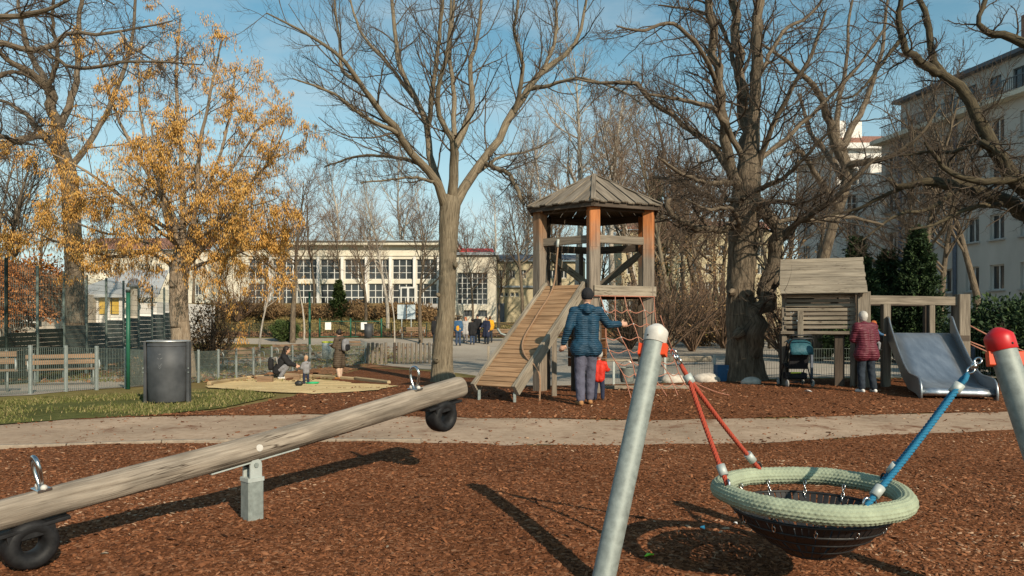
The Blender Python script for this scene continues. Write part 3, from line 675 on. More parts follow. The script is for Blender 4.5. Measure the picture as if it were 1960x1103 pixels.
# ------------------------------------------------------------------ nest swing
NC = Vector((1.58, 3.92, 0.50)); NR = 0.458
PL = (Vector((0.468, 3.88, 0)), Vector((0.84, 4.30, 1.335))); PR = (Vector((2.63, 3.33, 0)), Vector((2.44, 3.70, 1.315)))
ATT = {'l': [Vector((-.448, -.06, .035)), Vector((-.12, .44, .035))], 'r': [Vector((.08, -.448, .035)), Vector((.44, .11, .035))]}
def swing_post(b, t, capm, label, tow):
    T = thing('swing_post', (b.x, b.y, 0), label, 'swing post', 'leaning steel posts of the nest swing')
    d = (t - b).normalized(); R = d.to_track_quat('Z', 'Y').to_matrix()
    m = MB(); m.lathe([(.0625, -.15), (.062, .1), (.0618, .7), (.0615, (t - b).length)], b, 28, M=R); m.build('tube', 'galv', T)
    m = MB(); m.lathe([(.0655, -.058), (.067, -.056), (.068, 0.0), (.066, .020), (.056, .032), (.026, .056), (.008, .063), (.001, .064)], t, 28, M=R); c = m.build('cap', capm, T)
    th = Vector((tow.x - t.x, tow.y - t.y, 0)).normalized(); sd = d.cross(th).normalized()
    for s, dist in ((1, 1), (-1, 1)):
        e = t - d * .10 + th * .0685 * s
        m = MB(); m.beam(e - th * s * .03, e + th * s * .012, .052, .072, up=d, ch=.004); m.build('bracket', 'plastic_orange', T)
    for q in (-1, 1):
        m = MB(); e = t - d * .03 + (th * -.45 + sd * q).normalized() * .067; m.ball(e, .006, 8, 5); m.build('screw', 'black_paint', c)
    return t - d * .10 + th * .115
lh = swing_post(PL[0], PL[1], 'plastic_white', 'leaning galvanised swing post with a faded white cap and orange bracket', NC)
rh = swing_post(PR[0], PR[1], 'plastic_red', 'leaning galvanised swing post with a glossy red cap at right edge', NC)
def chain(m, a, b, n, r=.0035, R=.014):
    d = (b - a); st = d / n; dn = d.normalized(); o1 = dn.orthogonal().normalized(); o2 = dn.cross(o1)
    for i in range(n):
        c = a + st * (i + .5); o = o1 if i % 2 else o2; hl = st.length * .68
        pts = [c + dn * hl * math.cos(q * math.pi / 5) + o * R * .6 * math.sin(q * math.pi / 5) for q in range(10)]
        m.tube(pts, r, 5, closed=True)
def nest():
    T = thing('nest_swing', (NC.x, NC.y, NC.z), 'round nest swing seat with woven sage green rim and black slatted basket', 'swing')
    nu, nv = 560, 48; u = np.arange(nu) / nu; v = np.arange(nv) / nv; U, Vv = np.meshgrid(u, v, indexing='ij')
    rows = 16; row = Vv * rows; cu = U * 112
    sh = np.where(np.floor(row) % 2 == 0, 0.5, -0.5)
    fr = row - np.floor(row); fu = (cu + sh * fr) - np.floor(cu + sh * fr)
    bump = (np.sin(np.pi * fr) ** 0.6) * (np.sin(np.pi * fu) ** 0.45)
    r = 0.0445 + 0.0075 * bump * (1 + .25 * np.sin(U * 61 + Vv * 7) * np.sin(U * 23 + 1)) + 0.0012 * np.sin(U * 190) * np.cos(Vv * 9)
    wob = 0.006 * np.sin(U * 2 * np.pi * 3 + 1) + .004 * np.sin(U * 2 * np.pi * 7)
    A = U * 2 * np.pi; B = Vv * 2 * np.pi
    X = (NR + wob + r * np.cos(B)) * np.cos(A); Y = (NR + wob + r * np.cos(B)) * np.sin(A); Z = r * np.sin(B) + .006 * np.sin(A * 2 + .5)
    I = np.arange(nu * nv).reshape(nu, nv); I2 = np.roll(I, -1, 0); J = np.roll(I, -1, 1); J2 = np.roll(I2, -1, 1)
    Q = np.stack([I, I2, J2, J], -1).reshape(-1, 4)
    link('rim', mesh_np('rim', np.stack([X, Y, Z], -1).reshape(-1, 3), Q, None, 'rim_weave'), T)
    # basket: radial slats, hoops, bottom disc
    def prof(t):  # 0 top .. 1 bottom
        return 0.402 - 0.275 * t ** 1.15, -0.085 - 0.225 * t ** 0.85
    me = {}
    for part, (t0, t1, n) in {'u': (0, .42, 72), 'l': (.45, .98, 48)}.items():
        m = MB(); r0, z0 = prof(t0); r1, z1 = prof(t1); rm, zm = prof((t0 + t1) / 2); wd = 0.029 if part == 'u' else 0.026
        m.beam((r0, 0, z0), (rm, 0, zm), .006, wd, up=(0, 1, 0), ch=.002); m.beam((rm, 0, zm), (r1, 0, z1), .006, wd, up=(0, 1, 0), ch=.002, w1=.006, h1=wd * (.62 if part == 'l' else .95))
        me = m.mesh('slat', 'slat_black')
        for i in range(n):
            o = link('slat', me, T); o.rotation_euler = (0, 0, 2 * math.pi * (i + random.uniform(-.12, .12)) / n)
    for t in (0.0, 0.2, 0.43, .72, 1.0):
        r, z = prof(t); m = MB(); m.tube([NC + Vector((r * math.cos(q * math.pi / 24), r * math.sin(q * math.pi / 24), z)) for q in range(48)], .009, 6, closed=True); m.build('hoop', 'slat_black', T)
    m = MB(); r, z = prof(1.0); m.lathe([(.001, z - .014), (r * .7, z - .010), (r, z), (r, z + .012), (.001, z + .008)], NC, 28); m.build('base_disc', 'slat_black', T)
    for i in range(12):
        a = 2 * math.pi * (i + .4) / 12; r, z = prof(.0); m = MB()
        chain(m, NC + Vector(((NR - .052) * math.cos(a), (NR - .052) * math.sin(a), -.02)), NC + Vector(((r - .025) * math.cos(a), (r - .025) * math.sin(a), z - .05)), 5, .0032, .013); m.build('chain', 'steel', T)
    # suspension ropes
    for key, hook, rm in (('l', lh, 'rope_red'), ('r', rh, 'rope_blue')):
        mid = sum(ATT[key], Vector()) / 2 + NC; d = (mid - hook).normalized()
        m = MB(); chain(m, hook, hook + d * .085, 3, .006, .026); m.ball(hook + d * .045, .017, 8, 6); m.build('shackle_chain', 'steel', T)
        top = hook + d * .10; fer = hook + d * .185
        m = MB(); sd = d.cross(Vector((0, 0, 1))).normalized()
        m.tube([fer + sd * .007, top + d * .03 + sd * .018, top - d * .004, top + d * .03 - sd * .018, fer - sd * .007], .0125, 8); m.build('rope_eye', rm, T)
        m = MB(); m.tube([fer - d * .028, fer + d * .028], .026, 14); m.build('ferrule', 'galv_dull', T)
        for i, o in enumerate(ATT[key]):
            p = NC + o; dd = (p - fer).normalized(); m = MB()
            s0 = fer + sd * (.008 if (p - fer).dot(sd) > 0 else -.008)
            n = 14; ptsr = [s0.lerp(p, q / n) + Vector((0, 0, -.012 * math.sin(math.pi * q / n))) for q in range(n + 1)]
            R0 = .0135 if key == 'l' else .015; ns = 150; o1 = dd.orthogonal().normalized(); o2 = dd.cross(o1); lr = (p - s0).length
            for st_ in range(3):
                m.tube([s0.lerp(p, q / ns) + Vector((0, 0, -.012 * math.sin(math.pi * q / ns))) + (o1 * math.cos(lr * q / ns / .06 * 6.283 + st_ * 2.094) + o2 * math.sin(lr * q / ns / .06 * 6.283 + st_ * 2.094)) * R0 * .5 for q in range(ns + 1)], R0 * .58, 6)
            rp_ = m.build('rope', rm, T)
            f = p - dd * .10; m = MB(); m.tube([f - dd * .03, f + dd * .03], .024, 14); m.build('ferrule', 'galv_dull', rp_)
            m = MB(); q = p - dd * .012; e1 = dd.cross(Vector((0, 0, 1))).normalized(); out = Vector((o.x, o.y, 0)).normalized(); tn = Vector((-out.y, out.x, 0))
            m.tube([q + (tn * math.cos(x * math.pi / 8) * .019 + Vector((0, 0, 1)) * math.sin(x * math.pi / 8) * .034) for x in range(16)], .0065, 6, closed=True); m.build('shackle', 'black_paint' if i else 'steel', rp_)
nest()

# ------------------------------------------------------------------ litter bin by the path
def round_bin():
    c = gp(323, 773); T = thing('litter_bin', c, 'large dark grey cylindrical litter bin between two steel uprights on grass', 'bin')
    R = 0.335; z = 1.07
    m = MB(); m.lathe([(.001, .045), (R * .92, .045), (R * .95, .06), (R * .985, .3), (R, .62), (R, z), (R - .012, z), (R - .012, .3), (.001, .3)], c, 48); m.build('drum', 'bin_grey', T)
    m = MB(); m.lathe([(R - .02, z + .018), (R - .02, z), (R + .012, z - .004), (R + .014, z + .022), (R - .012, z + .026), (R - .02, z + .018)], c, 48); m.build('rim', 'bin_rim', T)
    m = MB(); m.lathe([(R + .003, z - .075), (R + .006, z - .07), (R + .006, z - .06), (R + .003, z - .055)], c, 48); m.build('band', 'bin_grey', T)
    for s in (-1, 1):
        m = MB(); x = c + Vector((s * (R + .032), -.05, 0)); m.beam(x + Vector((0, 0, -.1)), x + Vector((0, 0, 1.075)), .05, .10, up=(0, 1, 0)); u = m.build('upright', 'bin_grey', T)
        for zz in (.55, .62):
            m = MB(); m.tube([x + Vector((s * .02, -.052, zz)), x + Vector((s * .02, -.068, zz))], .012, 8); m.build('bolt', 'galv', u)
        m = MB(); m.box(x + Vector((-s * .03, 0, .58)), (.05, .06, .05)); m.build('hinge', 'bin_grey', T)
    # worn pale sticker: ears, face and chevrons left from an old motif
    st = MB()
    def arc(a0, a1, z0, z1, n=6):
        for i in range(n):
            t0, t1 = i / n, (i + 1) / n; A0, A1 = a0 + (a1 - a0) * t0, a0 + (a1 - a0) * t1; zz0, zz1 = z0 + (z1 - z0) * t0, z0 + (z1 - z0) * t1
            f = lambda A, zz: tuple(c + Vector(((R + .0025) * math.sin(A), -(R + .0025) * math.cos(A), zz)))
            b = len(st.v); st.v += [f(A0, zz0), f(A1, zz1), f(A1, zz1 + .012), f(A0, zz0 + .012)]; st.face((b, b + 1, b + 2, b + 3))
    for (a0, a1, z0, z1) in ((-.12, -.02, .80, .78), (.03, .14, .78, .80), (-.09, .0, .70, .655), (.0, .11, .655, .70), (-.06, .01, .655, .615), (.01, .08, .615, .655), (-.04, .06, .86, .865)):
        arc(a0, a1, z0, z1)
    st.build('worn_sticker', 'sticker', T)
mat('sticker', (0.14, 0.145, 0.15), 0.6, var=0.35, scale=30)
round_bin()

# ------------------------------------------------------------------ play tower
def play_tower():
    C = Vector(((1137 - CX) / F * 15.1, 15.1, 0)); C.z = gz(C.x, C.y); dl = math.radians(-7)
    T = thing('play_tower', C, 'hexagonal wooden play tower with plank roof and orange tipped posts', 'play tower')
    def hexp(k, R, z):
        a = dl + math.radians(60) * k; return Vector((C.x + R * math.sin(a), C.y - R * math.cos(a), z))
    zf, ze, za = 2.10, 3.66, 4.42; RP, RR = 1.22, 1.50
    for k in range(6):
        p = hexp(k, RP, 0); a = dl + math.radians(60) * k; up = Vector((math.sin(a + .35), -math.cos(a + .35), 0))
        m = MB(); m.beam((p.x, p.y, gz(p.x, p.y) - .2), (p.x, p.y, 2.82), .215, .215, up=up, ch=.018)
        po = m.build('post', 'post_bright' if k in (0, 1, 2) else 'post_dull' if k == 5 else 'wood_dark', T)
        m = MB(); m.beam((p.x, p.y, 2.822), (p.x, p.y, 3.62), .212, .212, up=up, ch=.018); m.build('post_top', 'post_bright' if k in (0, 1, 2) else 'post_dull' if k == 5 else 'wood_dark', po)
    # ring beams under the eaves
    for k in range(6):
        a, b = hexp(k, RP, 3.60), hexp(k + 1, RP, 3.60); dn = (b - a).normalized(); m = MB(); m.beam(a + dn * .12, b - dn * .12, .10, .15); m.build('eave_beam', 'wood_dark', T)
        a, b = hexp(k, RR - .07, ze - .035), hexp(k + 1, RR - .07, ze - .035); m = MB(); m.beam(a, b, .03, .13); m.build('fascia', 'wood_dark', T)
        a = hexp(k, .05, za - .09); b = hexp(k, RR - .05, ze - .04); m = MB(); m.beam(a, b, .08, .09); m.build('rafter', 'wood_dark', T)
    # roof: every plank runs down the slope
    ap = Vector((C.x, C.y, za))
    for k in range(6):
        a, b = hexp(k, RR, ze), hexp(k + 1, RR, ze); mid = (a + b) / 2; n = 10
        nrm = (b - a).cross(ap - a).normalized()
        if nrm.z < 0: nrm = -nrm
        for i in range(n):
            s0, s1 = i / n, (i + 1) / n
            def top(s): return lerp3(mid, ap, 1 - abs(2 * s - 1))   # reaches the hip
            def pt(s):
                e = a.lerp(b, s); h = 1 - abs(2 * s - 1); d = ap - mid; return e, e + d * h
            e0, t0 = pt(s0 + .004); e1, t1 = pt(s1 - .004)
            ee = (mid - ap).normalized() * random.uniform(.0, .02)
            raised = nrm * (0.006 if i % 2 else 0.026)
            m = MB(); loop = [e0 + ee, e1 + ee, t1, t0]
            if i < n // 2 and i == 0: loop = [e0 + ee, e1 + ee, t1]
            if i == n - 1: loop = [e0 + ee, e1 + ee, t0]
            loop = [q + raised for q in loop]
            mm = MB(); r0 = loop; b0 = len(mm.v); mm.v += [tuple(q) for q in r0] + [tuple(q - nrm * .024) for q in r0]; nn = len(r0)
            dsl = (ap - mid).normalized(); dac = (b - a).normalized(); ro = random.uniform(0, 30)
            uvf = lambda q: ((q - a).dot(dsl) + ro, (q - a).dot(dac) + ro)
            mm.face(range(nn), [uvf(q) for q in r0]); mm.face([nn + x for x in reversed(range(nn))], [uvf(q) for q in reversed(r0)])
            for x in range(nn):
                y = (x + 1) % nn; mm.face((x, nn + x, nn + y, y), [uvf(r0[x])] * 2 + [uvf(r0[y])] * 2)
            mm.build('roof_plank', 'wood_grey', T)
    for k in range(6):
        m = MB(); m.beam(hexp(k, .02, za + .01), hexp(k, RR + .01, ze + .028), .09, .022); m.build('hip_board', 'wood_grey', T)
    # platform
    for k in range(6):
        a, b = hexp(k, RP - .02, zf - .1), hexp(k + 1, RP - .02, zf - .1); dn = (b - a).normalized()
        if k == 5: continue
        off = Vector(((a + b).x / 2 - C.x, (a + b).y / 2 - C.y, 0)).normalized() * (.10 if k == 0 else 0)
        m = MB()
        if k == 0: m.beam(a + off - dn * .06, b + off + dn * .10, .11, .2); m.build('platform_beam', 'wood_pale', T)
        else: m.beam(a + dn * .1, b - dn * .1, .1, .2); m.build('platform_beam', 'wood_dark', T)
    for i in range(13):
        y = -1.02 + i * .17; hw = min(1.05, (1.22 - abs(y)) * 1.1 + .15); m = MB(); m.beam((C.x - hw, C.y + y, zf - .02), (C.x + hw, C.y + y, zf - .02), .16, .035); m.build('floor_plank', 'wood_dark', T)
    # rails
    for k in (0, 1, 2, 3, 4, 5):
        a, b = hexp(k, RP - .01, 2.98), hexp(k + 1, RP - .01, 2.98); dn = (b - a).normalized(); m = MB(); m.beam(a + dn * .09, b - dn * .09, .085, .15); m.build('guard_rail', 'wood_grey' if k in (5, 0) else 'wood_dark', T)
    for k in (1, 3, 4):   # infill boards at the back
        for s in (.28, .72):
            a, b = hexp(k, RP - .02, zf), hexp(k + 1, RP - .02, zf); p = a.lerp(b, s); m = MB(); m.beam((p.x, p.y, zf), (p.x, p.y, 2.9), .12, .05, up=(b - a)); m.build('infill_board', 'wood_dark', T)
    a, b = hexp(3, RP - .1, zf + .02), hexp(4, RP - .1, zf + .75); m = MB(); m.beam(a, b, .06, .14); m.build('diagonal_brace', 'wood_pale', T)
    a, b = hexp(2, RP - .1, zf + .75), hexp(3, RP - .1, zf + .02); m = MB(); m.beam(a, b, .06, .14); m.build('diagonal_brace', 'wood_grey', T)
    # low plank wall under the platform
    a, b = hexp(5, RP - .25, 0), hexp(0, RP - .25, 0)
    for i in range(5):
        z = .62 + i * .19; m = MB(); q = (b - a).normalized(); m.beam((a.x + .35, a.y + .05, z), (b.x + .25, b.y + .05, z), .05, .175); m.build('wall_plank', 'wood_red', T)
    for s in (.42, .98):
        p = a.lerp(b, s) + Vector((.12, .12, 0)); m = MB(); m.beam((p.x, p.y, gz(p.x, p.y) - .1), (p.x, p.y, 1.5), .12, .12); m.build('wall_post', 'wood_dark', T)
    # ramp
    a, b = hexp(5, RP, zf), hexp(0, RP, zf); cN = (a + b) / 2; out = Vector((cN.x - C.x, cN.y - C.y, 0)).normalized(); al = (b - a).normalized()
    topc = cN + out * .06 + Vector((0, 0, .01)); bot = topc + out * 2.24 + al * .06; g = gz(bot.x, bot.y); bot.z = g + .26
    sd = (bot - topc).normalized(); nrm = al.cross(sd).normalized(); 
    if nrm.z < 0: nrm = -nrm
    Ln = (bot - topc).length; n = 24; hw = .43
    for i in range(n):
        p = topc + sd * (Ln * (i + .5) / n) + nrm * random.uniform(-.003, .004); m = MB(); m.beam(p - al * (hw - .03 + random.uniform(-.01, .01)), p + al * (hw - .03), Ln / n - .008, .03, up=nrm); m.build('ramp_plank', 'wood_ramp', T)
    for s in (-1, 1):
        e = al * s * (hw + .01); m = MB(); m.beam(topc + e - nrm * .04 - sd * .05, bot + e - nrm * .04 + sd * .03, .075, .20, up=nrm); st = m.build('ramp_stringer', 'wood_pale', T)
        f = bot + e * .86 - nrm * .1; m = MB(); m.beam((f.x, f.y, g - .1), (f.x, f.y, f.z), .05, .05); m.build('ramp_foot', 'galv', T)
        p = topc + sd * Ln * .48 + e * .9 - nrm * .15; m = MB(); m.beam((p.x, p.y, gz(p.x, p.y) - .1), p, .09, .09); m.build('ramp_leg', 'wood_grey', T)
    # climbing rope over the ramp
    r0 = hexp(5, RP, 2.96).lerp(hexp(0, RP, 2.96), .38) + out * .05
    pts_ = [r0, r0 + Vector((-.02, -.03, -.25)), topc + nrm * .05 - al * .18 + sd * .12, topc + nrm * .045 - al * .1 + sd * 1.0, topc + nrm * .045 - al * .02 + sd * 1.7, bot + nrm * .05 + al * .25 - sd * .75, bot + al * .62 - sd * .55 + Vector((0, 0, -.1)), bot + al * .66 - sd * .5 + Vector((0, 0, -.62))]
    cp = catmull([tuple(q) for q in pts_], 40); m = MB(); m.tube([tuple(q) for q in cp], .017, 8); rp2 = m.build('climbing_rope', 'rope_old', T)
    m = MB(); m.tube([r0 + Vector((0, 0, .05)), r0 + Vector((-.015, -.02, -.1))], .028, 10); m.build('rope_ferrule', 'galv_dull', rp2)
    # handle bracket on the left stringer
    q = topc - al * (hw + .05) + sd * 1.55 + nrm * .02; m = MB(); m.tube([q, q - al * .12 + nrm * .05, q - al * .14 + nrm * .17], .022, 8); m.build('grab_hook', 'galv', T)
    # rope net on the right face
    a, b = hexp(0, RP, zf - .2), hexp(1, RP, zf - .2); cN = (a + b) / 2; out = Vector((cN.x - C.x, cN.y - C.y, 0)).normalized(); al = (b - a).normalized()
    A = a + out * .16 + al * .05; B = b + out * .16 - al * .02
    A2 = a + out * 1.3 + al * .05; B2 = b + out * 1.05 + al * .3; A2.z = gz(A2.x, A2.y) + .02; B2.z = gz(B2.x, B2.y) + .02
    cols, rows = 5, 8; grid = []
    for i in range(cols):
        s = i / (cols - 1); row = []
        for j in range(rows + 1):
            t = j / rows; p = A.lerp(B, s).lerp(A2.lerp(B2, s), t); p = p - out * .16 * math.sin(math.pi * t) + Vector((0, 0, -.1 * math.sin(math.pi * t)))
            p += al * .05 * math.sin(i * 2.1 + j * 1.3); row.append(p)
        grid.append(row)
    net = MB(); net.tube([A - al * .12 + Vector((0, 0, .0)), B + al * .05], .012, 6); nt_ = net.build('net_top_rope', 'rope_net', T)
    for i in range(cols):
        m = MB(); m.tube([tuple(q) for q in catmull([tuple(q) for q in grid[i]], 26)], .0085, 6); m.build('net_rope', 'rope_net', T)
    for j in range(1, rows):
        P_ = []
        for i in range(cols):
            P_.append(grid[i][j])
            if i < cols - 1: P_.append((grid[i][j] + grid[i + 1][j]) / 2 - Vector((0, 0, .055)))
        m = MB(); m.tube([tuple(q) for q in catmull([tuple(q) for q in P_], 34)], .0085, 6); nr = m.build('net_rope', 'rope_net', T)
        for i in range(cols):
            m = MB(); m.ball(grid[i][j], .016, 8, 5); m.build('knot_sleeve', 'galv_dull' if (i + j) % 4 == 0 else 'rope_net', nr)
    # slack ropes sagging to the right, pegged at the ground
    for (p0, p1, sag) in ((B.lerp(B2, .2), Vector((3.95, 15.4, .12)), .35), (B.lerp(B2, .68), Vector((4.3, 14.9, .06)), .3), (B.lerp(B2, .85), Vector((4.6, 13.6, .05)), .12)):
        m = MB(); e = (p1 - p0); sdv = Vector((.35, 0, 0)) if sag < 0 else Vector((0, 0, -sag))
        m.tube([p0.lerp(p1, q / 14) + sdv * math.sin(math.pi * q / 14) for q in range(15)], .0085, 6); m.build('net_rope', 'rope_net', T)
    return C
play_tower()

# bucket hanging from a low sand table beside the tower
def sand_table():
    c = Vector(((1195 - CX) / F * 16.0, 16.0, 0)); c.z = gz(c.x, c.y)
    T = thing('sand_table', c, 'low grey plank sand table behind the rope net beside tower', 'sand table')
    for i, y in enumerate((-.14, .02, .18)):
        m = MB(); m.beam(c + Vector((-.62, y, .62)), c + Vector((.72, y, .62)), .15, .05); m.build('top_plank', 'wood_pale', T)
    for x in (-.55, .62):
        for y in (-.12, .16):
            m = MB(); m.beam(c + Vector((x, y, -.1)), c + Vector((x, y, .595)), .09, .09); m.build('leg', 'wood_grey', T)
    m = MB(); m.beam(c + Vector((-.9, -.45, .05)), c + Vector((1.3, -.38, .05)), .14, .11); tag(m.build('sill_beam', 'wood_pale', loc=c + Vector((0, -.4, 0))), 'weathered pale timber lying on the mulch in front of sand table', 'beam')
    B = thing('bucket', c + Vector((0.02, -.24, .16)), 'dented galvanised metal bucket hanging below the sand table planks', 'bucket'); o = B.location
    m = MB(); m.lathe([(.001, 0), (.13, 0), (.14, .03), (.165, .30), (.172, .31), (.165, .315), (.155, .30), (.12, .02), (.001, .02)], o, 24); m.build('pail', 'galv', B)
    m = MB(); m.tube([o + Vector((.165 * math.cos(q * math.pi / 10), 0, .3 + .15 * math.sin(q * math.pi / 10))) for q in range(11)], .006, 6); m.build('bail_handle', 'steel', B)
    m = MB(); chain(m, o + Vector((0, 0, .45)), o + Vector((0, .1, .46)), 3, .004, .014); m.build('hook_chain', 'steel', B)
sand_table()
# ------------------------------------------------------------------ play house with slide
def play_house():
    Y0 = 16.6; x0, x1 = (1499 - CX) / F * Y0, (1634 - CX) / F * Y0; yb = Y0 + 1.35; zp = 1.20
    c = Vector(((x0 + x1) / 2, Y0, 0))
    T = thing('play_house', c, 'wooden play house on posts with plank roof and gappy slat walls', 'play house')
    ym = Y0 + .68; ridge = 2.86; eave = 2.03
    for s in (-1, 1):
        e = Vector((0, ym + s * .98, eave)); rg = Vector((0, ym, ridge)); sl = (e - rg); Ln = sl.length; sd = sl.normalized(); nr = Vector((1, 0, 0)).cross(sd) * (1 if s > 0 else -1)
        if nr.z < 0: nr = -nr
        for i in range(9):
            p = rg + sd * (Ln * (i + .5) / 9) + nr * (.012 - .004 * (i % 2)); m = MB(); m.beam((x0 - .06 + random.uniform(-.012, .012), p.y, p.z), (x1 + .10 + random.uniform(-.012, .012), p.y, p.z), Ln / 9 - .004, .028, up=nr); m.build('roof_plank', 'wood_pale', T)
        for x in (x0 + .05, x1 - .02):
            m = MB(); m.beam(Vector((x, 0, 0)) + rg - nr * .06, Vector((x, 0, 0)) + e - nr * .05, .06, .09, up=nr); m.build('rafter', 'wood_dark', T)
    # slats
    for i in range(8):
        z = zp + .10 + i * .098; m = MB(); xr = x1 - .12; m.beam((x0 + .04 + random.uniform(-.03, .03), Y0, z), (xr + random.uniform(-.03, .03), Y0, z + random.uniform(-.008, .008)), .035, .07); m.build('wall_slat', 'wood_pale' if i % 3 else 'wood_grey', T)
        m = MB(); m.beam((x0 + .01, Y0 + .02, z), (x0 + .01, yb, z), .035, .07); m.build('wall_slat', 'wood_dark', T)
        m = MB(); m.beam((x0 + .06, yb, z), (xr, yb, z), .035, .07); m.build('wall_slat', 'wood_dark', T)
    for (x, y, t, w_, mm) in ((x0 + .02, Y0 + .06, 2.02, .10, 'wood_grey'), (x1 - .16, Y0 + .05, 2.02, .10, 'wood_grey'), (x0 + .02, yb, 2.02, .1, 'wood_dark'), (x1, yb, 2.05, .15, 'wood_dark')):
        m = MB(); m.beam((x, y, gz(x, y) - .1), (x, y, t), w_, w_); m.build('corner_post', mm, T)
    m = MB(); m.beam((x1 + .05, Y0 - .08, -.1), (x1 + .05, Y0 - .08, 2.07), .25, .2); m.build('main_post', 'wood_grey', T)
    m = MB(); m.beam((x0 + .36, Y0 - .08, 1.08), (x0 + .36, Y0 - .08, 1.66), .12, .06); m.build('gate_stile', 'wood_pale', T)
    for x in (x0 + .02, x1 - .42):
        m = MB(); m.beam((x, Y0 + .15, -.1), (x, Y0 + .15, zp - .02), .2, .2); m.build('under_post', 'wood_dark', T)
    m = MB(); m.beam((x0 - .05, Y0 - .02, zp - .02), (x1 - .05, Y0 - .02, zp - .02), .06, .07); m.build('floor_edge', 'wood_grey', T)
    for i in range(9):
        m = MB(); y = Y0 + .05 + i * .155; m.beam((x0, y, zp - .05), (x1 - .02, y, zp - .05), .145, .035); m.build('floor_plank', 'wood_dark', T)
    # the house is turned so that its depth runs along the line of sight past its left wall
    bpy.context.view_layer.update()
    for ch in T.children:
        pv = Vector((x0, Y0, 0)) - Vector(T.location); Rm = Matrix.Translation(pv) @ Matrix.Rotation(-.36, 4, 'Z') @ Matrix.Translation(-pv); ch.data.transform(Rm)
    x1 = x0 + (x1 - x0) * .936
    # bridge and slide deck
    xe = (1840 - CX) / F * 16.2
    def Yb(px): return 16.05 + (px - 1640) / 200 * .12
    pa = Vector(((1652 - CX) / F * Yb(1650), Yb(1650), 1.90)); pb = Vector(((1850 - CX) / F * Yb(1850), Yb(1850), 1.87))
    m = MB(); m.beam(pa, pb, .09, .19); m.build('hand_beam', 'wood_grey', T)
    m = MB(); q = Vector((0, 1.25, 0)); m.beam(pa + q, pb + q, .09, .17); m.build('hand_beam', 'wood_dark', T)
    for (px, w_, top, dy, mm) in ((1695, .16, 1.80, .0, 'wood_grey'), (1782, .13, 1.98, 1.2, 'wood_grey'), (1773, .12, 1.98, 1.28, 'wood_dark'), (1841, .24, 2.02, -.02, 'wood_grey'), (1830, .16, 1.95, 1.25, 'wood_dark')):
        y = Yb(px) + dy; x = (px - CX) / F * y; m = MB(); m.beam((x, y, -.1), (x, y, top), w_, w_, ch=.012); m.build('deck_post', mm, T)
    for i in range(8):
        y = 16.15 + i * .16; m = MB(); m.beam((x1 + .2, y, 1.13), (xe + .1, y, 1.13), .15, .04); m.build('deck_plank', 'wood_grey' if i < 2 else 'wood_dark', T)
    m = MB(); m.beam((x1 + .2, 16.06, 1.06), (xe + .08, 16.06, 1.06), .06, .14); m.build('deck_edge', 'wood_dark', T)
    # rope hand lines at the far right
    for (a, b) in ((Vector((xe + .1, 16.1, 1.35)), Vector((11.6, 15.6, .55))), (Vector((xe + .1, 16.1, .95)), Vector((11.6, 15.6, .30))), (Vector((xe + .15, 16.2, 1.0)), Vector((11.2, 16.1, .75)))):
        m = MB(); m.tube([a.lerp(b, t / 10) - Vector((0, 0, .08 * math.sin(math.pi * t / 10))) for t in range(11)], .016, 6); m.build('side_rope', 'rope_net', T)
play_house()
def slide():
    top = Vector((8.72, 15.85, 1.17)); bot = Vector((8.07, 13.42, .24))
    h = Vector((bot.x - top.x, bot.y - top.y, 0)); hl = h.length; h.normalize(); sd = Vector((-h.y, h.x, 0)); hw = .60
    if sd.x < 0: sd = -sd
    T = thing('slide', Vector((bot.x, bot.y, 0)), 'wide stainless steel slide with curved side plates below wooden deck', 'slide')
    P = catmull([(-.12, 1.175), (0, 1.17), (.18, 1.10), (.8, .72), (1.35, .40), (1.75, .235), (2.15, .20), (2.45, .205), (2.56, .18), (2.60, .11), (2.56, .07)], 44)
    V = []; Q = []; UV = []
    n = len(P); kk = 5
    for (u, z) in P:
        for j in range(kk): V.append(Vector((top.x, top.y, 0)) + h * u + Vector((0, 0, z)) + sd * (hw * (2 * j / (kk - 1) - 1)))
    for i in range(n - 1):
        for j in range(kk - 1): Q.append((i * kk + j, i * kk + j + 1, (i + 1) * kk + j + 1, (i + 1) * kk + j))
    o = link('chute', mesh_np('chute', [tuple(v - rootloc(T)) for v in V], Q, None, 'slide_steel'), T)
    sm = o.modifiers.new('solid', 'SOLIDIFY'); sm.thickness = 0.006; sm.offset = -1
    for s in (-1, 1):
        up = [(-.02, 1.52), (.12, 1.50), (.35, 1.28), (.9, .88), (1.4, .58), (1.8, .43), (2.2, .40), (2.5, .37), (2.62, .28), (2.66, .15), (2.64, .0), (2.60, -.06)]
        dn = [(2.5, -.06), (2.48, .03), (2.3, .08), (1.75, .12), (1.35, .28), (.8, .58), (.18, .95), (-.02, 1.02)]
        cu = [tuple(q) for q in catmull(up, 34)] + dn
        f = lambda q: Vector((top.x, top.y, 0)) + h * q[0] + Vector((0, 0, q[1])) + sd * s * (hw + .004)
        m = MB(); m.poly([f(q) for q in cu], dirv=sd * s * .012); sp = m.build('side_plate', 'slide_edge', T)
        m = MB(); m.tube([f(q) + sd * s * .006 for q in catmull(up, 34)], .022, 8); m.build('edge_tube', 'slide_edge', sp)
    p = Vector((top.x, top.y, 0)) + h * 1.5; m = MB()
    for s in (-.4, .4): m.tube([p + sd * s + Vector((0, 0, -.1)), p + sd * s + Vector((0, 0, .30))], .025, 8)
    m.build('support_leg', 'galv', T)
slide()

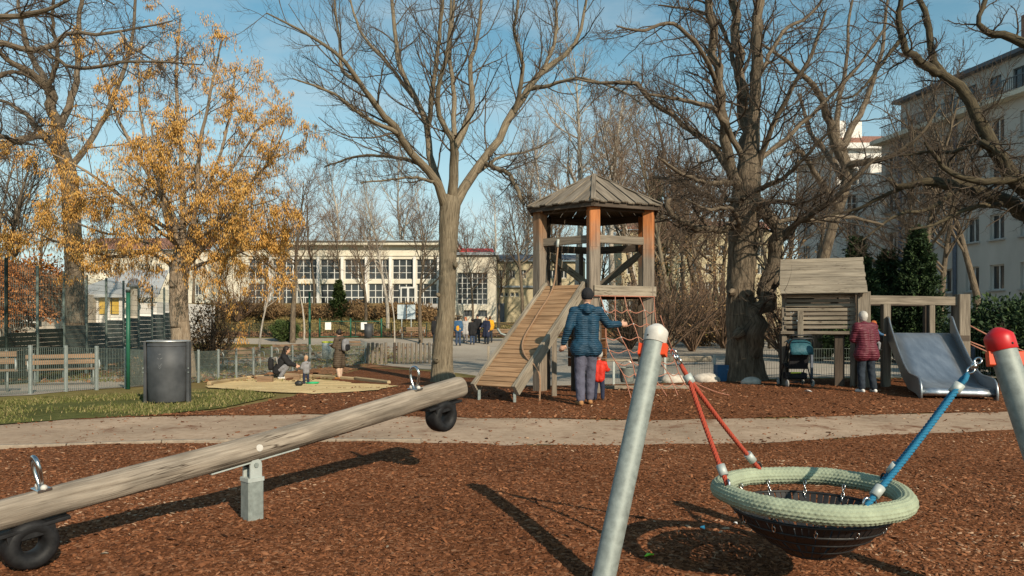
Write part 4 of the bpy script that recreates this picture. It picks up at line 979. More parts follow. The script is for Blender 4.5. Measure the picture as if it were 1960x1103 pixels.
# ------------------------------------------------------------------ stroller
def stroller():
    g = gp(1531, 742); g = Vector((g.x, g.y, gz(g.x, g.y)))
    T = thing('stroller', g, 'black stroller with a teal sun canopy parked below the play house', 'stroller')
    def P(x, y, z): return g + Vector((x, y, z))
    for s in (-1, 1):
        m = MB(); m.tube([P(.26 * s, 0, .09), P(.25 * s, .28, .55), P(.24 * s, .12, .95), P(.23 * s, -.06, 1.10)], .014, 8); m.build('frame_tube', 'black_paint', T)
        m = MB(); m.tube([P(.23 * s, .55, .09), P(.25 * s, .25, .58), P(.24 * s, .1, .80)], .013, 8); m.build('frame_tube', 'black_paint', T)
        for (y, r) in ((0, .085), (.55, .075)):
            m = MB(); x = .275 * s; m.tube([P(x + .075 * 0, y + (r - .018) * math.cos(q * math.pi / 10), .09 + (r - .018) * math.sin(q * math.pi / 10)) for q in range(20)], .018, 8, closed=True); w_ = m.build('wheel', 'wheel_grey', T)
            m = MB(); m.lathe([(.001, -.012), (r * .72, -.01), (r * .72, .01), (.001, .012)], P(x, y, .09), 16, M=Matrix.Rotation(math.pi / 2, 3, 'Y')); m.build('hub', 'galv_dull', w_)
    m = MB(); m.tube([P(-.23, -.06, 1.10), P(-.2, -.11, 1.14), P(.2, -.11, 1.14), P(.23, -.06, 1.10)], .018, 8); m.build('push_bar', 'black_paint', T)
    # canopy: ribbed half dome
    m = MB(); n1, n2 = 9, 14; b0 = len(m.v)
    for i in range(n1):
        a = math.pi * (.02 + .62 * i / (n1 - 1))
        rad = .34 * (1 + .02 * math.sin(i * 3.1))
        for j in range(n2):
            x = -.25 + .5 * j / (n2 - 1); bul = math.sqrt(max(0, 1 - (x / .275) ** 2)) ** .5
            m.v.append(tuple(P(x, .16 - rad * math.cos(a) * (.55 + .45 * bul), .70 + .36 * math.sin(a) * (.55 + .45 * bul))))
    for i in range(n1 - 1):
        for j in range(n2 - 1): m.face((i * n2 + j, i * n2 + j + 1, (i + 1) * n2 + j + 1, (i + 1) * n2 + j), smooth=True)
    c = m.build('canopy', 'teal_cloth', T); sm = c.modifiers.new('solid', 'SOLIDIFY'); sm.thickness = .012
    m = MB(); m.tube([P(-.262, -.02, .82), P(-.25, -.1, 1.0), P(-.2, -.16, 1.07), P(.2, -.16, 1.07), P(.25, -.1, 1.0), P(.262, -.02, .82)], .02, 8); m.build('canopy_hoop', 'black_paint', T)
    m = MB(); m.beam(P(0, .12, .42), P(0, -.02, .84), .42, .05, up=(0, 1, 0)); m.build('seat_back', 'black_cloth', T)
    m = MB(); m.beam(P(0, .1, .42), P(0, .48, .48), .42, .05); m.build('seat', 'black_cloth', T)
    m = MB(); m.beam(P(-.2, .28, .24), P(.2, .28, .24), .36, .14, ch=.05); m.build('basket', 'black_cloth', T)
    m = MB(); m.beam(P(-.2, -.01, .32), P(.02, -.02, .325), .02, .022); m.build('strap', 'glow_yellow', T)
    m = MB(); m.tube([P(-.26, .0, .12), P(.26, 0, .12)], .011, 8); m.build('axle', 'black_paint', T)
mat('wheel_grey', (0.26, 0.25, 0.235), 0.8)
stroller()

# ------------------------------------------------------------------ sandbox
def sandbox():
    pl_ = pxs((395, 742), (470, 751), (600, 757), (720, 750), (770, 741), (640, 730), (545, 722), (480, 724), (420, 733))
    c = gp(600, 738); T = thing('sandbox', Vector((c.x, c.y, c.z)), 'low timber edged sandbox full of yellow sand beside the fence', 'sandbox')
    o = sheet('sand', pl_, 'sand', 0.024, 0.35, jit=0.16, kind=None, relief=0.02); o.parent = T; o.location = -Vector(T.location)
    back = [gp(*p) for p in ((400, 738), (470, 727), (545, 721), (600, 723), (680, 728), (745, 735))]
    for i in range(len(back) - 1):
        a, b = back[i], back[i + 1]; d = (b - a).normalized(); m = MB(); m.beam(a + d * .02 + Vector((0, 0, .05)), b - d * .02 + Vector((0, 0, .03)), .11, .13, ch=.03); m.build('edge_log', 'sandwood', T)
    for (px, py) in ((507, 733), (560, 729)):
        p = gp(px, py); m = MB(); m.beam(p + Vector((-.22, 0, .1)), p + Vector((.22, .05, .1)), .22, .2, ch=.04); m.build('seat_block', 'wood_bench', T)
wood('sandwood', [(0.25, (0.28, 0.20, 0.11)), (0.5, (0.46, 0.35, 0.20)), (0.8, (0.56, 0.45, 0.28))])
sandbox()
p = gp(598, 738); m = MB(); m.lathe([(.001, .03), (.13, .035), (.17, .06), (.19, .085), (.175, .09), (.15, .06), (.001, .05)], p, 20); tag(m.build('toy_dish', 'toy_green', loc=p), 'green plastic toy dish lying in the sand by the toddler', 'toy')
p = gp(572, 741); m = MB(); m.ball(p + Vector((0, 0, .09)), .09, 10, 6, (1.2, .8, .8)); m.tube([p + Vector((.05, 0, .12)), p + Vector((.25, .02, .2))], .015, 6); tag(m.build('toy_spade', 'black_paint', loc=p), 'small dark toy scoop lying in the sand left of the toddler', 'toy')

# ------------------------------------------------------------------ benches
def bench(loc, rz, label, mslat='wood_bench', L_=1.7, group='slatted park benches'):
    T = thing('park_bench', loc, label, 'bench', group); T.rotation_euler = (0, 0, rz)
    def ad(m, n, mt, par=None):
        o = link(n, m.mesh(n, mt), par or T); return o
    for i in range(4):
        m = MB(); m.beam((-L_ / 2, -.22 + i * .115, .44 + .01 * (i == 0)), (L_ / 2, -.22 + i * .115, .44), .10, .035); ad(m, 'seat_slat', mslat)
    for i in range(2):
        m = MB(); m.beam((-L_ / 2, .23 + .04 * i, .62 + .15 * i), (L_ / 2, .23 + .04 * i, .62 + .15 * i), .035, .12, up=(0, .25, 1)); ad(m, 'back_slat', mslat)
    for s in (-1, 1):
        x = s * (L_ / 2 - .18); m = MB()
        m.tube([(x, -.25, 0), (x, -.26, .40), (x, .2, .42), (x, .30, .86)], .022, 6); lg = ad(m, 'leg', 'galv')
        m = MB(); m.tube([(x, .2, 0), (x, .17, .42)], .022, 6); ad(m, 'leg', 'galv')
        x = s * (L_ / 2 - .03); m = MB(); m.tube([(x, -.25, .42), (x, -.28, .58), (x, -.2, .66), (x, .25, .67)], .02, 6); ad(m, 'armrest', 'galv_dull')
    return T
def bpos(px, py, rz, label): 
    return bench(gp(px, py), rz, label)
bpos(122, 738, 0.62, 'slatted bench with pale orange wood right behind the low fence at left')
bpos(-62, 752, 0.62, 'shaded slatted bench cut by the left edge behind the low fence')
bpos(462, 706, 0.75, 'slatted bench on the path behind the crouching woman')
bpos(560, 694, 0.75, 'slatted bench behind the toddler at the green pole')
bpos(672, 684, 0.9, 'metal armed bench right behind the woman in the long coat')
bpos(954, 654, 0.1, 'far wooden bench beside the standing group')
bpos(1462, 664, -0.3, 'far bench in the shade right of the thick old tree')
bpos(790, 650, 0.0, 'far bench along the dark fence left of the pale trunk')

# ------------------------------------------------------------------ fences
def mesh_panel(a, b, h, z0, dx, dz, r, name, m, T, ztop=None):
    """welded wire panel between ground points a,b"""
    mb = []; d = Vector((b.x - a.x, b.y - a.y, 0)); L_ = d.length; n = max(2, int(L_ / dx)); V = []; Q = []
    e = d.normalized(); s = Vector((-e.y, e.x, 0)) * r
    def bar(p, q, t):
        b0 = len(V); tt = t
        for P_ in (p, q):
            V.extend([tuple(P_ + s + tt), tuple(P_ - s + tt), tuple(P_ - s - tt), tuple(P_ + s - tt)])
        for i in range(4): Q.append((b0 + i, b0 + (i + 1) % 4, b0 + 4 + (i + 1) % 4, b0 + 4 + i))
    for i in range(n + 1):
        t = i / n; p = a.lerp(b, t); bar(p + Vector((0, 0, z0)), p + Vector((0, 0, h)), e * r)
    k = max(2, int((h - z0) / dz))
    for j in range(k + 1):
        z = z0 + (h - z0) * j / k; bar(a + Vector((0, 0, z)) + s * 1.5, b + Vector((0, 0, z)) + s * 1.5, Vector((0, 0, r * 1.3)))
    off = rootloc(T); return link(name, mesh_np(name, [tuple(Vector(v) - off) for v in V], Q, None, m, smooth=False), T)
def fence(pts_, h, label, pm, wm, name='mesh_fence', dx=.05, dz=.2, r=.0028, pw=.06, ph=None, z0=.05):
    T = thing(name, pts_[0], label, 'fence')
    for i, p in enumerate(pts_):
        m = MB(); d = (pts_[min(i + 1, len(pts_) - 1)] - pts_[max(i - 1, 0)]); d.z = 0
        m.beam(p - Vector((0, 0, .2)), p + Vector((0, 0, ph or h + .05)), pw, pw, up=d); m.build('post', pm, T)
    for i in range(len(pts_) - 1): mesh_panel(pts_[i], pts_[i + 1], h, z0, dx, dz, r, 'wire_panel', wm, T)
    return T
lf = [gp(*p) for p in ((-130, 775), (-25, 764), (58, 755), (126, 750), (185, 747), (241, 744), (305, 738), (380, 733), (418, 728), (452, 725), (485, 721), (520, 716), (560, 711), (593, 708), (640, 703), (700, 697))]
fence(lf, 0.93, 'low grey welded mesh fence with square posts along the footpath at left', 'post_grey', 'mesh_wire')
for (px, label) in ((240, 'tall dark green pole behind the fence left of the bin'), (591, 'tall dark green pole behind the toddler')):
    p = gp(px, 746 if px == 240 else 708) + Vector((0, .12, 0)); hh = 1.4 - (560 - HY) / F * p.y
    T = thing('green_pole', p, label, 'pole', 'green poles'); m = MB(); m.tube([p, Vector((p.x, p.y, hh))], .045, 10); m.build('shaft', 'fence_green', T)
    m = MB(); m.tube([Vector((p.x, p.y, hh)), Vector((p.x, p.y, hh + .06))], .055, 10); m.build('cap', 'fence_dark', T)
rf = [Vector((x, y, gz(x, y))) for x, y in ((2.6, 18.9), (3.9, 18.85), (5.15, 18.8))]
fence(rf, 0.62, 'low grey mesh fence between the play tower and the thick tree', 'galv_dull', 'mesh_wire', dx=.06)
rf = [Vector((x, y, gz(x, y))) for x, y in ((6.35, 18.8), (7.6, 18.75), (8.9, 18.7), (10.2, 18.65), (11.6, 18.6), (13.5, 18.5))]
fence(rf, 0.75, 'low grey mesh fence behind the play house and slide', 'pipe_blue', 'mesh_wire', dx=.06)
rf = [Vector((x, 52.0, gz(x, 52.0))) for x in np.arange(-36, 24.1, 2.5)]
fence(rf, 1.0, 'long dark green bar fence across the far side of the park', 'fence_dark', 'fence_dark', name='bar_fence', dx=.12, dz=.9, r=.009, pw=.08)
# tall ball court fence with screen strips
def court_fence():
    A = at(-60, 700, 18.5); B = at(335, 640, 37.0); n = 10
    T = thing('court_fence', Vector((A.x, A.y, gz(A.x, A.y))), 'tall ball court fence with dark grey green screen strips at left', 'fence')
    tops = []
    for i in range(n + 1):
        t = i / n; p = A.lerp(B, t); p.z = gz(p.x, p.y); m = MB(); m.beam(p, p + Vector((0, 0, 3.5)), .07, .07); m.build('post', 'mesh_wire' if i > 1 else 'fence_dark', T); tops.append(p)
    for i in range(n):
        a, b = tops[i], tops[i + 1]; t = (i + .5) / n; zt = .98 + .95 * t; d = (b - a).normalized(); k = 10; 
        for j in range(k):
            z = -.15 + (zt + .15) * (j + .5) / k; m = MB(); m.beam(Vector((a.x, a.y, z)) + d * .06, Vector((b.x, b.y, z)) - d * .06, .012, (zt + .15) / k - .006); m.build('screen_strip', 'fence_dark' if i < 3 else 'fence_screen', T)
        mesh_panel(a, b, 3.4, zt + .1 - a.z, .10, .2, .004, 'wire_panel', 'mesh_wire', T)
court_fence()
# palisade of upright half logs
def palisade():
    a, b = gp(705, 697), gp(838, 696); T = thing('log_palisade', a, 'short palisade of weathered upright logs left of the pale tree trunk', 'palisade')
    n = 17
    for i in range(n):
        if i == 5: continue
        p = a.lerp(b, i / (n - 1)); p.z = gz(p.x, p.y); r = .068 + random.uniform(-.01, .01); h = .93 + random.uniform(-.03, .03); m = MB(); m.lathe([(r, -.2), (r, h - .03), (r * .8, h), (.001, h + .005)], p, 12)
        m.build('stake', 'wood_grey' if i != 6 else 'wood_dark', T)
palisade()
p = gp(935, 691); m = MB(); m.beam(p, p + Vector((0, 0, .72)), .11, .11); tag(m.build('bollard', 'wood_pale', loc=p), 'short wooden bollard standing on the pavement left of the ramp', 'bollard')
# gate in the far fence
def gate():
    a = onx(612, 51.9); b = onx(730, 51.9); T = thing('park_gate', a, 'dark green double gate with two white notices in the far fence', 'gate')
    for s, (p, q) in enumerate(((a, a.lerp(b, .49)), (a.lerp(b, .51), b))):
        m = MB(); m.tube([p + Vector((0, 0, .08)), p + Vector((0, 0, 1.15)), q + Vector((0, 0, 1.15)), q + Vector((0, 0, .08))], .03, 6, closed=True); m.build('leaf_frame', 'fence_green', T)
    for p in (a, a.lerp(b, .5), b):
        m = MB(); m.tube([p, p + Vector((0, 0, 1.35))], .06, 8); m.build('gate_post', 'fence_green', T)
    for t in (.14, .72):
        p = a.lerp(b, t); m = MB(); m.box(p + Vector((0, -.08, .82)), (.42, .02, .52)); m.build('notice', 'paper', T)
gate()
def small_bin(px, py, h, r, mt, label, rimm='bin_grey'):
    p = gp(px, py); T = thing('litter_bin', p, label, 'bin'); m = MB(); m.lathe([(.001, .05), (r, .05), (r, h), (r * .9, h), (r * .9, h - .2), (.001, h - .2)], p, 18); m.build('drum', mt, T)
    m = MB(); m.lathe([(r * .95, h - .02), (r * 1.06, h), (r * 1.06, h + .05), (r * .95, h + .06)], p, 18); m.build('rim', rimm, T)
    m = MB(); m.tube([p + Vector((r + .05, 0, -.1)), p + Vector((r + .05, 0, h + .05))], .03, 6); m.build('post', rimm, T)
small_bin(705, 648, 0.95, .28, 'bin_grey', 'dark grey litter bin in front of the far fence')
small_bin(627, 689, 0.85, .27, 'galv_dull', 'pale litter bin with yellow green rim left of the woman in coat', 'glow_yellow')
small_bin(1343, 652, 0.85, .24, 'bin_grey', 'far litter bin with lime rim left of the thick old tree', 'glow_yellow')
p = onx(1383, 18.55); m = MB(); m.box(p + Vector((0, 0, .2)), (.34, .3, .44)); tag(m.build('blue_crate', 'blue_box', loc=p), 'dark blue box standing left of the thick tree trunk', 'box')
for (px, py, s, label) in ((1288, 733, .26, 'pale boulder at the mulch edge, leftmost of three'), (1352, 732, .27, 'pale boulder beside the dark blue box'), (1438, 736, .2, 'small pale boulder against the foot of the thick tree')):
    p = gp(px, py); m = MB(); m.ball((0, 0, 0), s, 14, 9, (1.25, .8, .62)); m.v = [tuple(Vector(v) * (1 + .13 * hnoise(v[0] * 9 + px, v[1] * 9 + v[2] * 5)) + p + Vector((0, 0, s * .25))) for v in m.v]
    tag(m.build('boulder', 'stone', loc=p), label, 'boulder', 'boulders along the mulch edge')
p = Vector(((1330 - CX) / F * 26, 26, 0)); m = MB(); m.beam(p + Vector((-1.6, 0, .12)), p + Vector((.6, .2, .12)), .25, .2, ch=.04); tag(m.build('timber_sleeper', 'wood_pale', loc=p), 'low timber sleeper on the pavement behind the rope net', 'timber')
def notice_board():
    a = onx(778, 50.5); T = thing('sign_board', a, 'pair of grey metal sign panels on posts by far fence', 'sign')
    for s in (-.32, .32):
        m = MB(); m.tube([a + Vector((s, 0, -.1)), a + Vector((s, 0, 2.3))], .04, 6); m.build('post', 'galv_dull', T)
        m = MB(); m.box(a + Vector((s, -.06, 1.85)), (.58, .03, .98)); m.build('panel', 'sign_grey', T)
notice_board()
def ad_column():
    p = onx(258, 44); p.z = gz(p.x, p.y); T = thing('stone_column', p, 'slim round stone column with a dark domed cap behind the court fence', 'column')
    m = MB(); m.lathe([(.34, 0), (.34, .25), (.27, .3), (.26, 3.55), (.30, 3.6)], p, 24); m.build('shaft', 'render_stone', T)
    m = MB(); m.lathe([(.28, 3.58), (.46, 3.6), (.46, 3.7), (.33, 3.95), (.12, 4.1), (.001, 4.13)], p, 24); m.build('cap', 'roof_dark', T)
ad_column()
# small litter in the mulch
def scrap(px, py, mt, label, s=.03):
    p = gp(px, py); m = MB(); rz = random.uniform(0, 6)
    d = Vector((math.cos(rz), math.sin(rz), 0)) * s; e = Vector((-d.y, d.x, 0)) * .5
    z = .03; P_ = [p + d + Vector((0, 0, z)), p + e + Vector((0, 0, z + s * .4)), p - d + Vector((0, 0, z)), p - e * 1.2 + Vector((0, 0, z + s * .2))]
    m.prism(P_, [q - Vector((0, 0, .006)) for q in P_]); tag(m.build('litter_scrap', mt, loc=p), label, 'litter')
mat('toy_lime', (0.22, 0.62, 0.03), 0.5)
scrap(1243, 1072, 'toy_lime', 'lime green scrap in the shadow of the nest swing', .035)
scrap(1345, 1018, 'rope_blue', 'blue scrap at the edge of the nest swing shadow', .03)
scrap(1547, 752, 'paper', 'crumpled white paper on the mulch in front of the stroller', .09)
scrap(1408, 1009, 'paper', 'white splinter left of the nest swing basket', .02)
scrap(742, 1055, 'wood_pale', 'pale scrap in the mulch right of the seesaw post', .014)
scrap(200, 1068, 'wood_pale', 'pale wood chip in the mulch right of the low seesaw tyre', .022)
# ------------------------------------------------------------------ buildings
def wall_with_holes(m, o, ex, w_, z0, z1, holes, depth, nrm):
    """vertical wall slab from o along ex; holes: (u0,u1,za,zb). Built as real openings with reveals"""
    us = sorted({0.0, w_} | {h[0] for h in holes} | {h[1] for h in holes}); zs = sorted({z0, z1} | {h[2] for h in holes} | {h[3] for h in holes})
    idx = {}
    def vid(u, z):
        k = (round(u, 4), round(z, 4))
        if k not in idx: idx[k] = len(m.v); m.v.append(tuple(o + ex * u + Vector((0, 0, z))))
        return idx[k]
    for i in range(len(us) - 1):
        for j in range(len(zs) - 1):
            uc, zc = (us[i] + us[i + 1]) / 2, (zs[j] + zs[j + 1]) / 2
            if any(h[0] < uc < h[1] and h[2] < zc < h[3] for h in holes): continue
            m.face((vid(us[i], zs[j]), vid(us[i + 1], zs[j]), vid(us[i + 1], zs[j + 1]), vid(us[i], zs[j + 1])))
    for h in holes:
        c = [o + ex * h[0] + Vector((0, 0, h[2])), o + ex * h[1] + Vector((0, 0, h[2])), o + ex * h[1] + Vector((0, 0, h[3])), o + ex * h[0] + Vector((0, 0, h[3]))]
        b = len(m.v); m.v += [tuple(q) for q in c] + [tuple(q - nrm * depth) for q in c]
        for k in range(4): m.face((b + k, b + (k + 1) % 4, b + 4 + (k + 1) % 4, b + 4 + k))
PANE = {}
def window(T, o, ex, nrm, u0, u1, z0, z1, depth, cols, rows, fm='window_frame', bar=.06, sill=None, panes=True):
    """frame bars as one part, each pane a sub-part"""
    q = o - nrm * (depth - .05); m = MB()
    P_ = lambda u, z: q + ex * u + Vector((0, 0, z))
    m.beam(P_(u0, z0 + bar / 2), P_(u1, z0 + bar / 2), .08, bar, ch=0); m.beam(P_(u0, z1 - bar / 2), P_(u1, z1 - bar / 2), .08, bar, ch=0)
    for i in range(cols + 1):
        u = u0 + (u1 - u0) * i / cols; u = min(max(u, u0 + bar / 2), u1 - bar / 2); m.beam(P_(u, z0 + bar), P_(u, z1 - bar), .078, bar, up=nrm, ch=0)
    for j in range(1, rows):
        z = z0 + (z1 - z0) * j / rows; m.beam(P_(u0 + bar, z), P_(u1 - bar, z), .07, bar * .8, ch=0)
    f = m.build('window', fm, T)
    key = (round((u1 - u0) / cols, 3), round((z1 - z0) / rows, 3), round(ex.x, 3), round(ex.y, 3))
    if key not in PANE:
        g = MB(); a, b = key[0] / 2, key[1] / 2; ring = [ex * -a + Vector((0, 0, -b)), ex * a + Vector((0, 0, -b)), ex * a + Vector((0, 0, b)), ex * -a + Vector((0, 0, b))]
        g.prism([r - nrm * .01 for r in ring], [r + nrm * .005 for r in ring]); PANE[key] = g.mesh('pane', 'glass')
    for i in range(cols):
        for j in range(rows):
            c = P_(u0 + (u1 - u0) * (i + .5) / cols, z0 + (z1 - z0) * (j + .5) / rows) - nrm * .02
            p = link('pane', PANE[key], f, c - rootloc(T)); p.rotation_euler = (random.gauss(0, .006), 0, random.gauss(0, .006))
    if sill:
        m = MB(); c0 = o + nrm * .05; m.beam(c0 + ex * (u0 - .08) + Vector((0, 0, z0 - .05)), c0 + ex * (u1 + .08) + Vector((0, 0, z0 - .05)), .22, .08, ch=0); m.build('sill', sill, f)
def block(T, x0, x1, y0, y1, z0, z1, mt, name='wall', front=None, front_holes=None):
    m = MB(); b = [(x0, y0), (x1, y0), (x1, y1), (x0, y1)]
    for i in range(4):
        if front and i == 0: continue
        a, c = b[i], b[(i + 1) % 4]; k = len(m.v); m.v += [(a[0], a[1], z0), (c[0], c[1], z0), (c[0], c[1], z1), (a[0], a[1], z1)]; m.face((k, k + 1, k + 2, k + 3))
    k = len(m.v); m.v += [(p[0], p[1], z1) for p in b]; m.face((k, k + 1, k + 2, k + 3))
    if front: wall_with_holes(m, Vector((x0, y0, 0)), Vector((1, 0, 0)), x1 - x0, z0, z1, front_holes, .25, Vector((0, -1, 0)))
    return m.build(name, mt, T)
EX = Vector((1, 0, 0)); NY = Vector((0, -1, 0))
def zof(py, Y): return CH - (py - HY) / F * Y
def school():
    Y = 72.0; X = lambda px: (px - CX) / F * Y; z = lambda py: zof(py, Y)
    T = thing('school_building', Vector((X(650), Y, gz(X(650), Y))), 'long cream two storey school building with large gridded windows', 'building')
    x0, x1 = X(432), X(868); holes = []; bays = []
    pitch = X(747) - X(701); k = -7
    for k in range(-6, 4):
        a = X(705) + k * pitch; b = a + pitch * .86
        if a < x0 + .3 or b > x1 - .2: continue
        for (za, zb) in ((z(535), z(496)), (z(583), z(543))): holes.append((a - x0, b - x0, za, zb))
    block(T, x0, x1, Y, Y + 14, 1.5, z(470), 'render_cream', 'wall', True, holes); o = Vector((x0, Y, 0))
    for i, h in enumerate(holes): window(T, o, EX, NY, h[0], h[1], h[2], h[3], .25, 3, 3)
    m = MB(); m.box(((x0 + x1) / 2, Y + 6.8, z(466)), (x1 - x0 + .6, 15, .42)); m.build('cornice', 'render_cream', T)
    m = MB(); m.box(((x0 + x1) / 2, Y + 6.8, z(462.5)), (x1 - x0 + .9, 15.4, .12)); m.build('roof_edge', 'roof_tin', T)
    m = MB(); m.box(((x0 + x1) / 2, Y - .04, z(489)), (x1 - x0, .12, .14)); m.build('string_course', 'render_cream', T)
    for i in range(0, len(holes), 2):
        u = x0 + holes[i][1] + pitch * .07; m = MB(); m.beam((u, Y - .12, z(588)), (u, Y - .12, z(492)), .26, .24, ch=0); m.build('pier', 'render_white', T)
    m = MB(); m.box(((x0 + x1) / 2, Y - 2.2, z(588)), (x1 - x0, 4.4, .42)); m.build('terrace_slab', 'concrete', T)
    m = MB(); m.box(((x0 + x1) / 2 - 1, Y - 4.0, z(599)), (x1 - x0 - 4, .3, 1.0)); m.build('terrace_wall', 'concrete', T)
    m = MB()
    for px in np.arange(440, 860, 12): m.beam((X(px), Y - 4.2, z(587)), (X(px), Y - 4.2, z(572)), .05, .05, ch=0)
    m.beam((X(436), Y - 4.2, z(572)), (X(866), Y - 4.2, z(572)), .06, .06, ch=0); m.build('terrace_railing', 'window_frame', T)
    # entrance door
    m = MB(); u = X(782); m.box((u, Y - .2, z(570)), (1.5, .12, 2.1)); d = m.build('door', 'window_frame', T)
    for s in (-.36, .36):
        m = MB(); m.box((u + s, Y - .27, z(570)), (.5, .04, 1.8)); m.build('door_pane', 'glass', d)
    # projecting right block
    x2, x3 = X(866), X(951); Yr = Y - 3.5; Z = lambda py: zof(py, Yr); XX = lambda px: (px - CX) / F * Yr
    x2, x3 = XX(862), XX(949)
    hs = [(XX(875) - x2, XX(933) - x2, Z(583), Z(522)), (XX(888) - x2, XX(905) - x2, Z(606), Z(594)), (XX(915) - x2, XX(932) - x2, Z(606), Z(594))]
    block(T, x2, x3, Yr, Y + 12, .5, Z(489), 'render_cream', 'wall', True, hs); o = Vector((x2, Yr, 0))
    window(T, o, EX, NY, *hs[0], .25, 6, 6); window(T, o, EX, NY, *hs[1], .25, 3, 1, fm='frame_dark'); window(T, o, EX, NY, *hs[2], .25, 3, 1, fm='frame_dark')
    m = MB(); m.box(((x2 + x3) / 2, (Yr + Y + 12) / 2, Z(486)), (x3 - x2 + .5, Y + 12.6 - Yr, .26)); m.build('roof_edge', 'roof_tin', T)
    # red sheet roof light
    a = [Vector((X(872), Y + 3, z(482))), Vector((X(946), Y + 3, z(482))), Vector((X(940), Y + 6, z(466))), Vector((X(876), Y + 6, z(466)))]
    m = MB(); m.poly(a, dirv=Vector((0, .4, .15))); m.build('red_roof', 'red_roof', T)
school()
def annex():
    Y = 74.0; X = lambda px: (px - CX) / F * Y; z = lambda py: zof(py, Y)
    T = thing('school_annex', Vector((X(990), Y, gz(X(990), Y))), 'lower yellow annex with dark roof right of the school', 'building')
    x0, x1 = X(945), X(1120); hs = []
    for px in (955, 975, 996, 1030, 1052, 1074, 1096): hs.append((X(px) - x0, X(px + 11) - x0, z(533), z(517)))
    for px in (957, 966, 977, 986, 1030, 1052, 1074): hs.append((X(px) - x0, X(px + 7) - x0, z(568), z(560)))
    block(T, x0, x1, Y, Y + 10, .5, z(500), 'render_yellow', 'wall', True, hs); o = Vector((x0, Y, 0))
    for h in hs: window(T, o, EX, NY, *h, .25, 2 if h[1] - h[0] > .5 else 1, 1, bar=.07)
    m = MB(); a = [Vector((x0 - .3, Y - .4, z(500))), Vector((x1, Y - .4, z(500))), Vector((x1, Y + 5, z(482))), Vector((x0 - .3, Y + 5, z(482)))]; m.poly(a, dirv=Vector((0, .05, .18))); m.build('roof', 'roof_dark', T)
    m = MB(); m.box(((x0 + x1) / 2, Y - .1, z(549)), (x1 - x0, .3, .18)); m.build('canopy_ledge', 'roof_tin', T)
    m = MB(); m.box((X(955), Y - .1, z(602)), (1.1, .1, 2.2)); m.build('door', 'pipe_blue', T)
annex()
def yellow_house():
    Y = 88.0; X = lambda px: (px - CX) / F * Y; z = lambda py: zof(py, Y)
    T = thing('apartment_house', Vector((X(1340), Y, 0)), 'distant yellow apartment house glimpsed left of the thick tree', 'building')
    x0, x1 = X(1190), X(1500); hs = []
    for px in np.arange(1200, 1490, 25):
        for py in (470, 505, 540, 575): hs.append((X(px) - x0, X(px + 12) - x0, z(py + 20), z(py)))
    block(T, x0, x1, Y, Y + 12, 0, z(440), 'render_yellow', 'wall', True, hs); o = Vector((x0, Y, 0))
    for h in hs: window(T, o, EX, NY, *h, .25, 2, 1, bar=.09)
    a = [Vector((x0 - .5, Y - .5, z(440))), Vector((x1 + .5, Y - .5, z(440))), Vector((x1, Y + 6, z(415))), Vector((x0, Y + 6, z(415)))]; m = MB(); m.poly(a, dirv=Vector((0, .1, .25))); m.build('roof', 'roof_tile', T)
yellow_house()
def white_house():
    Y = 62.0; X = lambda px: (px - CX) / F * Y; z = lambda py: zof(py, Y)
    T = thing('white_house', Vector((X(1640), Y, 0)), 'tall white house with red brown roof between thick tree and grey block', 'building')
    x0, x1 = X(1602), X(1760); hs = []
    for px in (1622, 1662, 1702):
        for py in (322, 372, 425, 478): hs.append((X(px) - x0, X(px + 20) - x0, z(py + 34), z(py)))
    block(T, x0, x1, Y, Y + 8.5, 0, z(284), 'render_white', 'wall', True, hs); o = Vector((x0, Y, 0))
    for h in hs: window(T, o, EX, NY, *h, .25, 2, 2, bar=.08, sill='render_white')
    m = MB(); m.box(((x0 + x1) / 2, Y + 4.2, z(281)), (x1 - x0 + .8, 9.4, .45)); m.build('cornice', 'render_white', T)
    a = [Vector((x0 - .5, Y - .5, z(278))), Vector((x1 + .5, Y - .5, z(278))), Vector((x1, Y + 4, z(243))), Vector((x0 + 1.5, Y + 4, z(243)))]; m = MB(); m.poly(a, dirv=Vector((0, .1, .25))); r = m.build('roof', 'roof_tile', T)
    for px in (1636, 1668):
        m = MB(); m.box((X(px), Y + 3, z(240)), (.9, .7, 2.2)); m.build('chimney', 'render_white', r)
    # bay front in full sun and side windows
    m = MB(); m.box(((X(1656) + X(1690)) / 2, Y - .5, z(400)), (X(1690) - X(1656), .9, z(300) - z(500))); m.build('bay', 'render_white', T)
    for py in (345, 400, 455):
        for i in range(2):
            o2 = Vector((x0, Y + 8, 0)); window(T, o2 + Vector((-.12, 0, 0)), Vector((0, -1, 0)), Vector((-1, 0, 0)), 1.2 + 3 * i, 2.3 + 3 * i, z(py + 34), z(py), .05, 2, 2, bar=.08)
white_house()
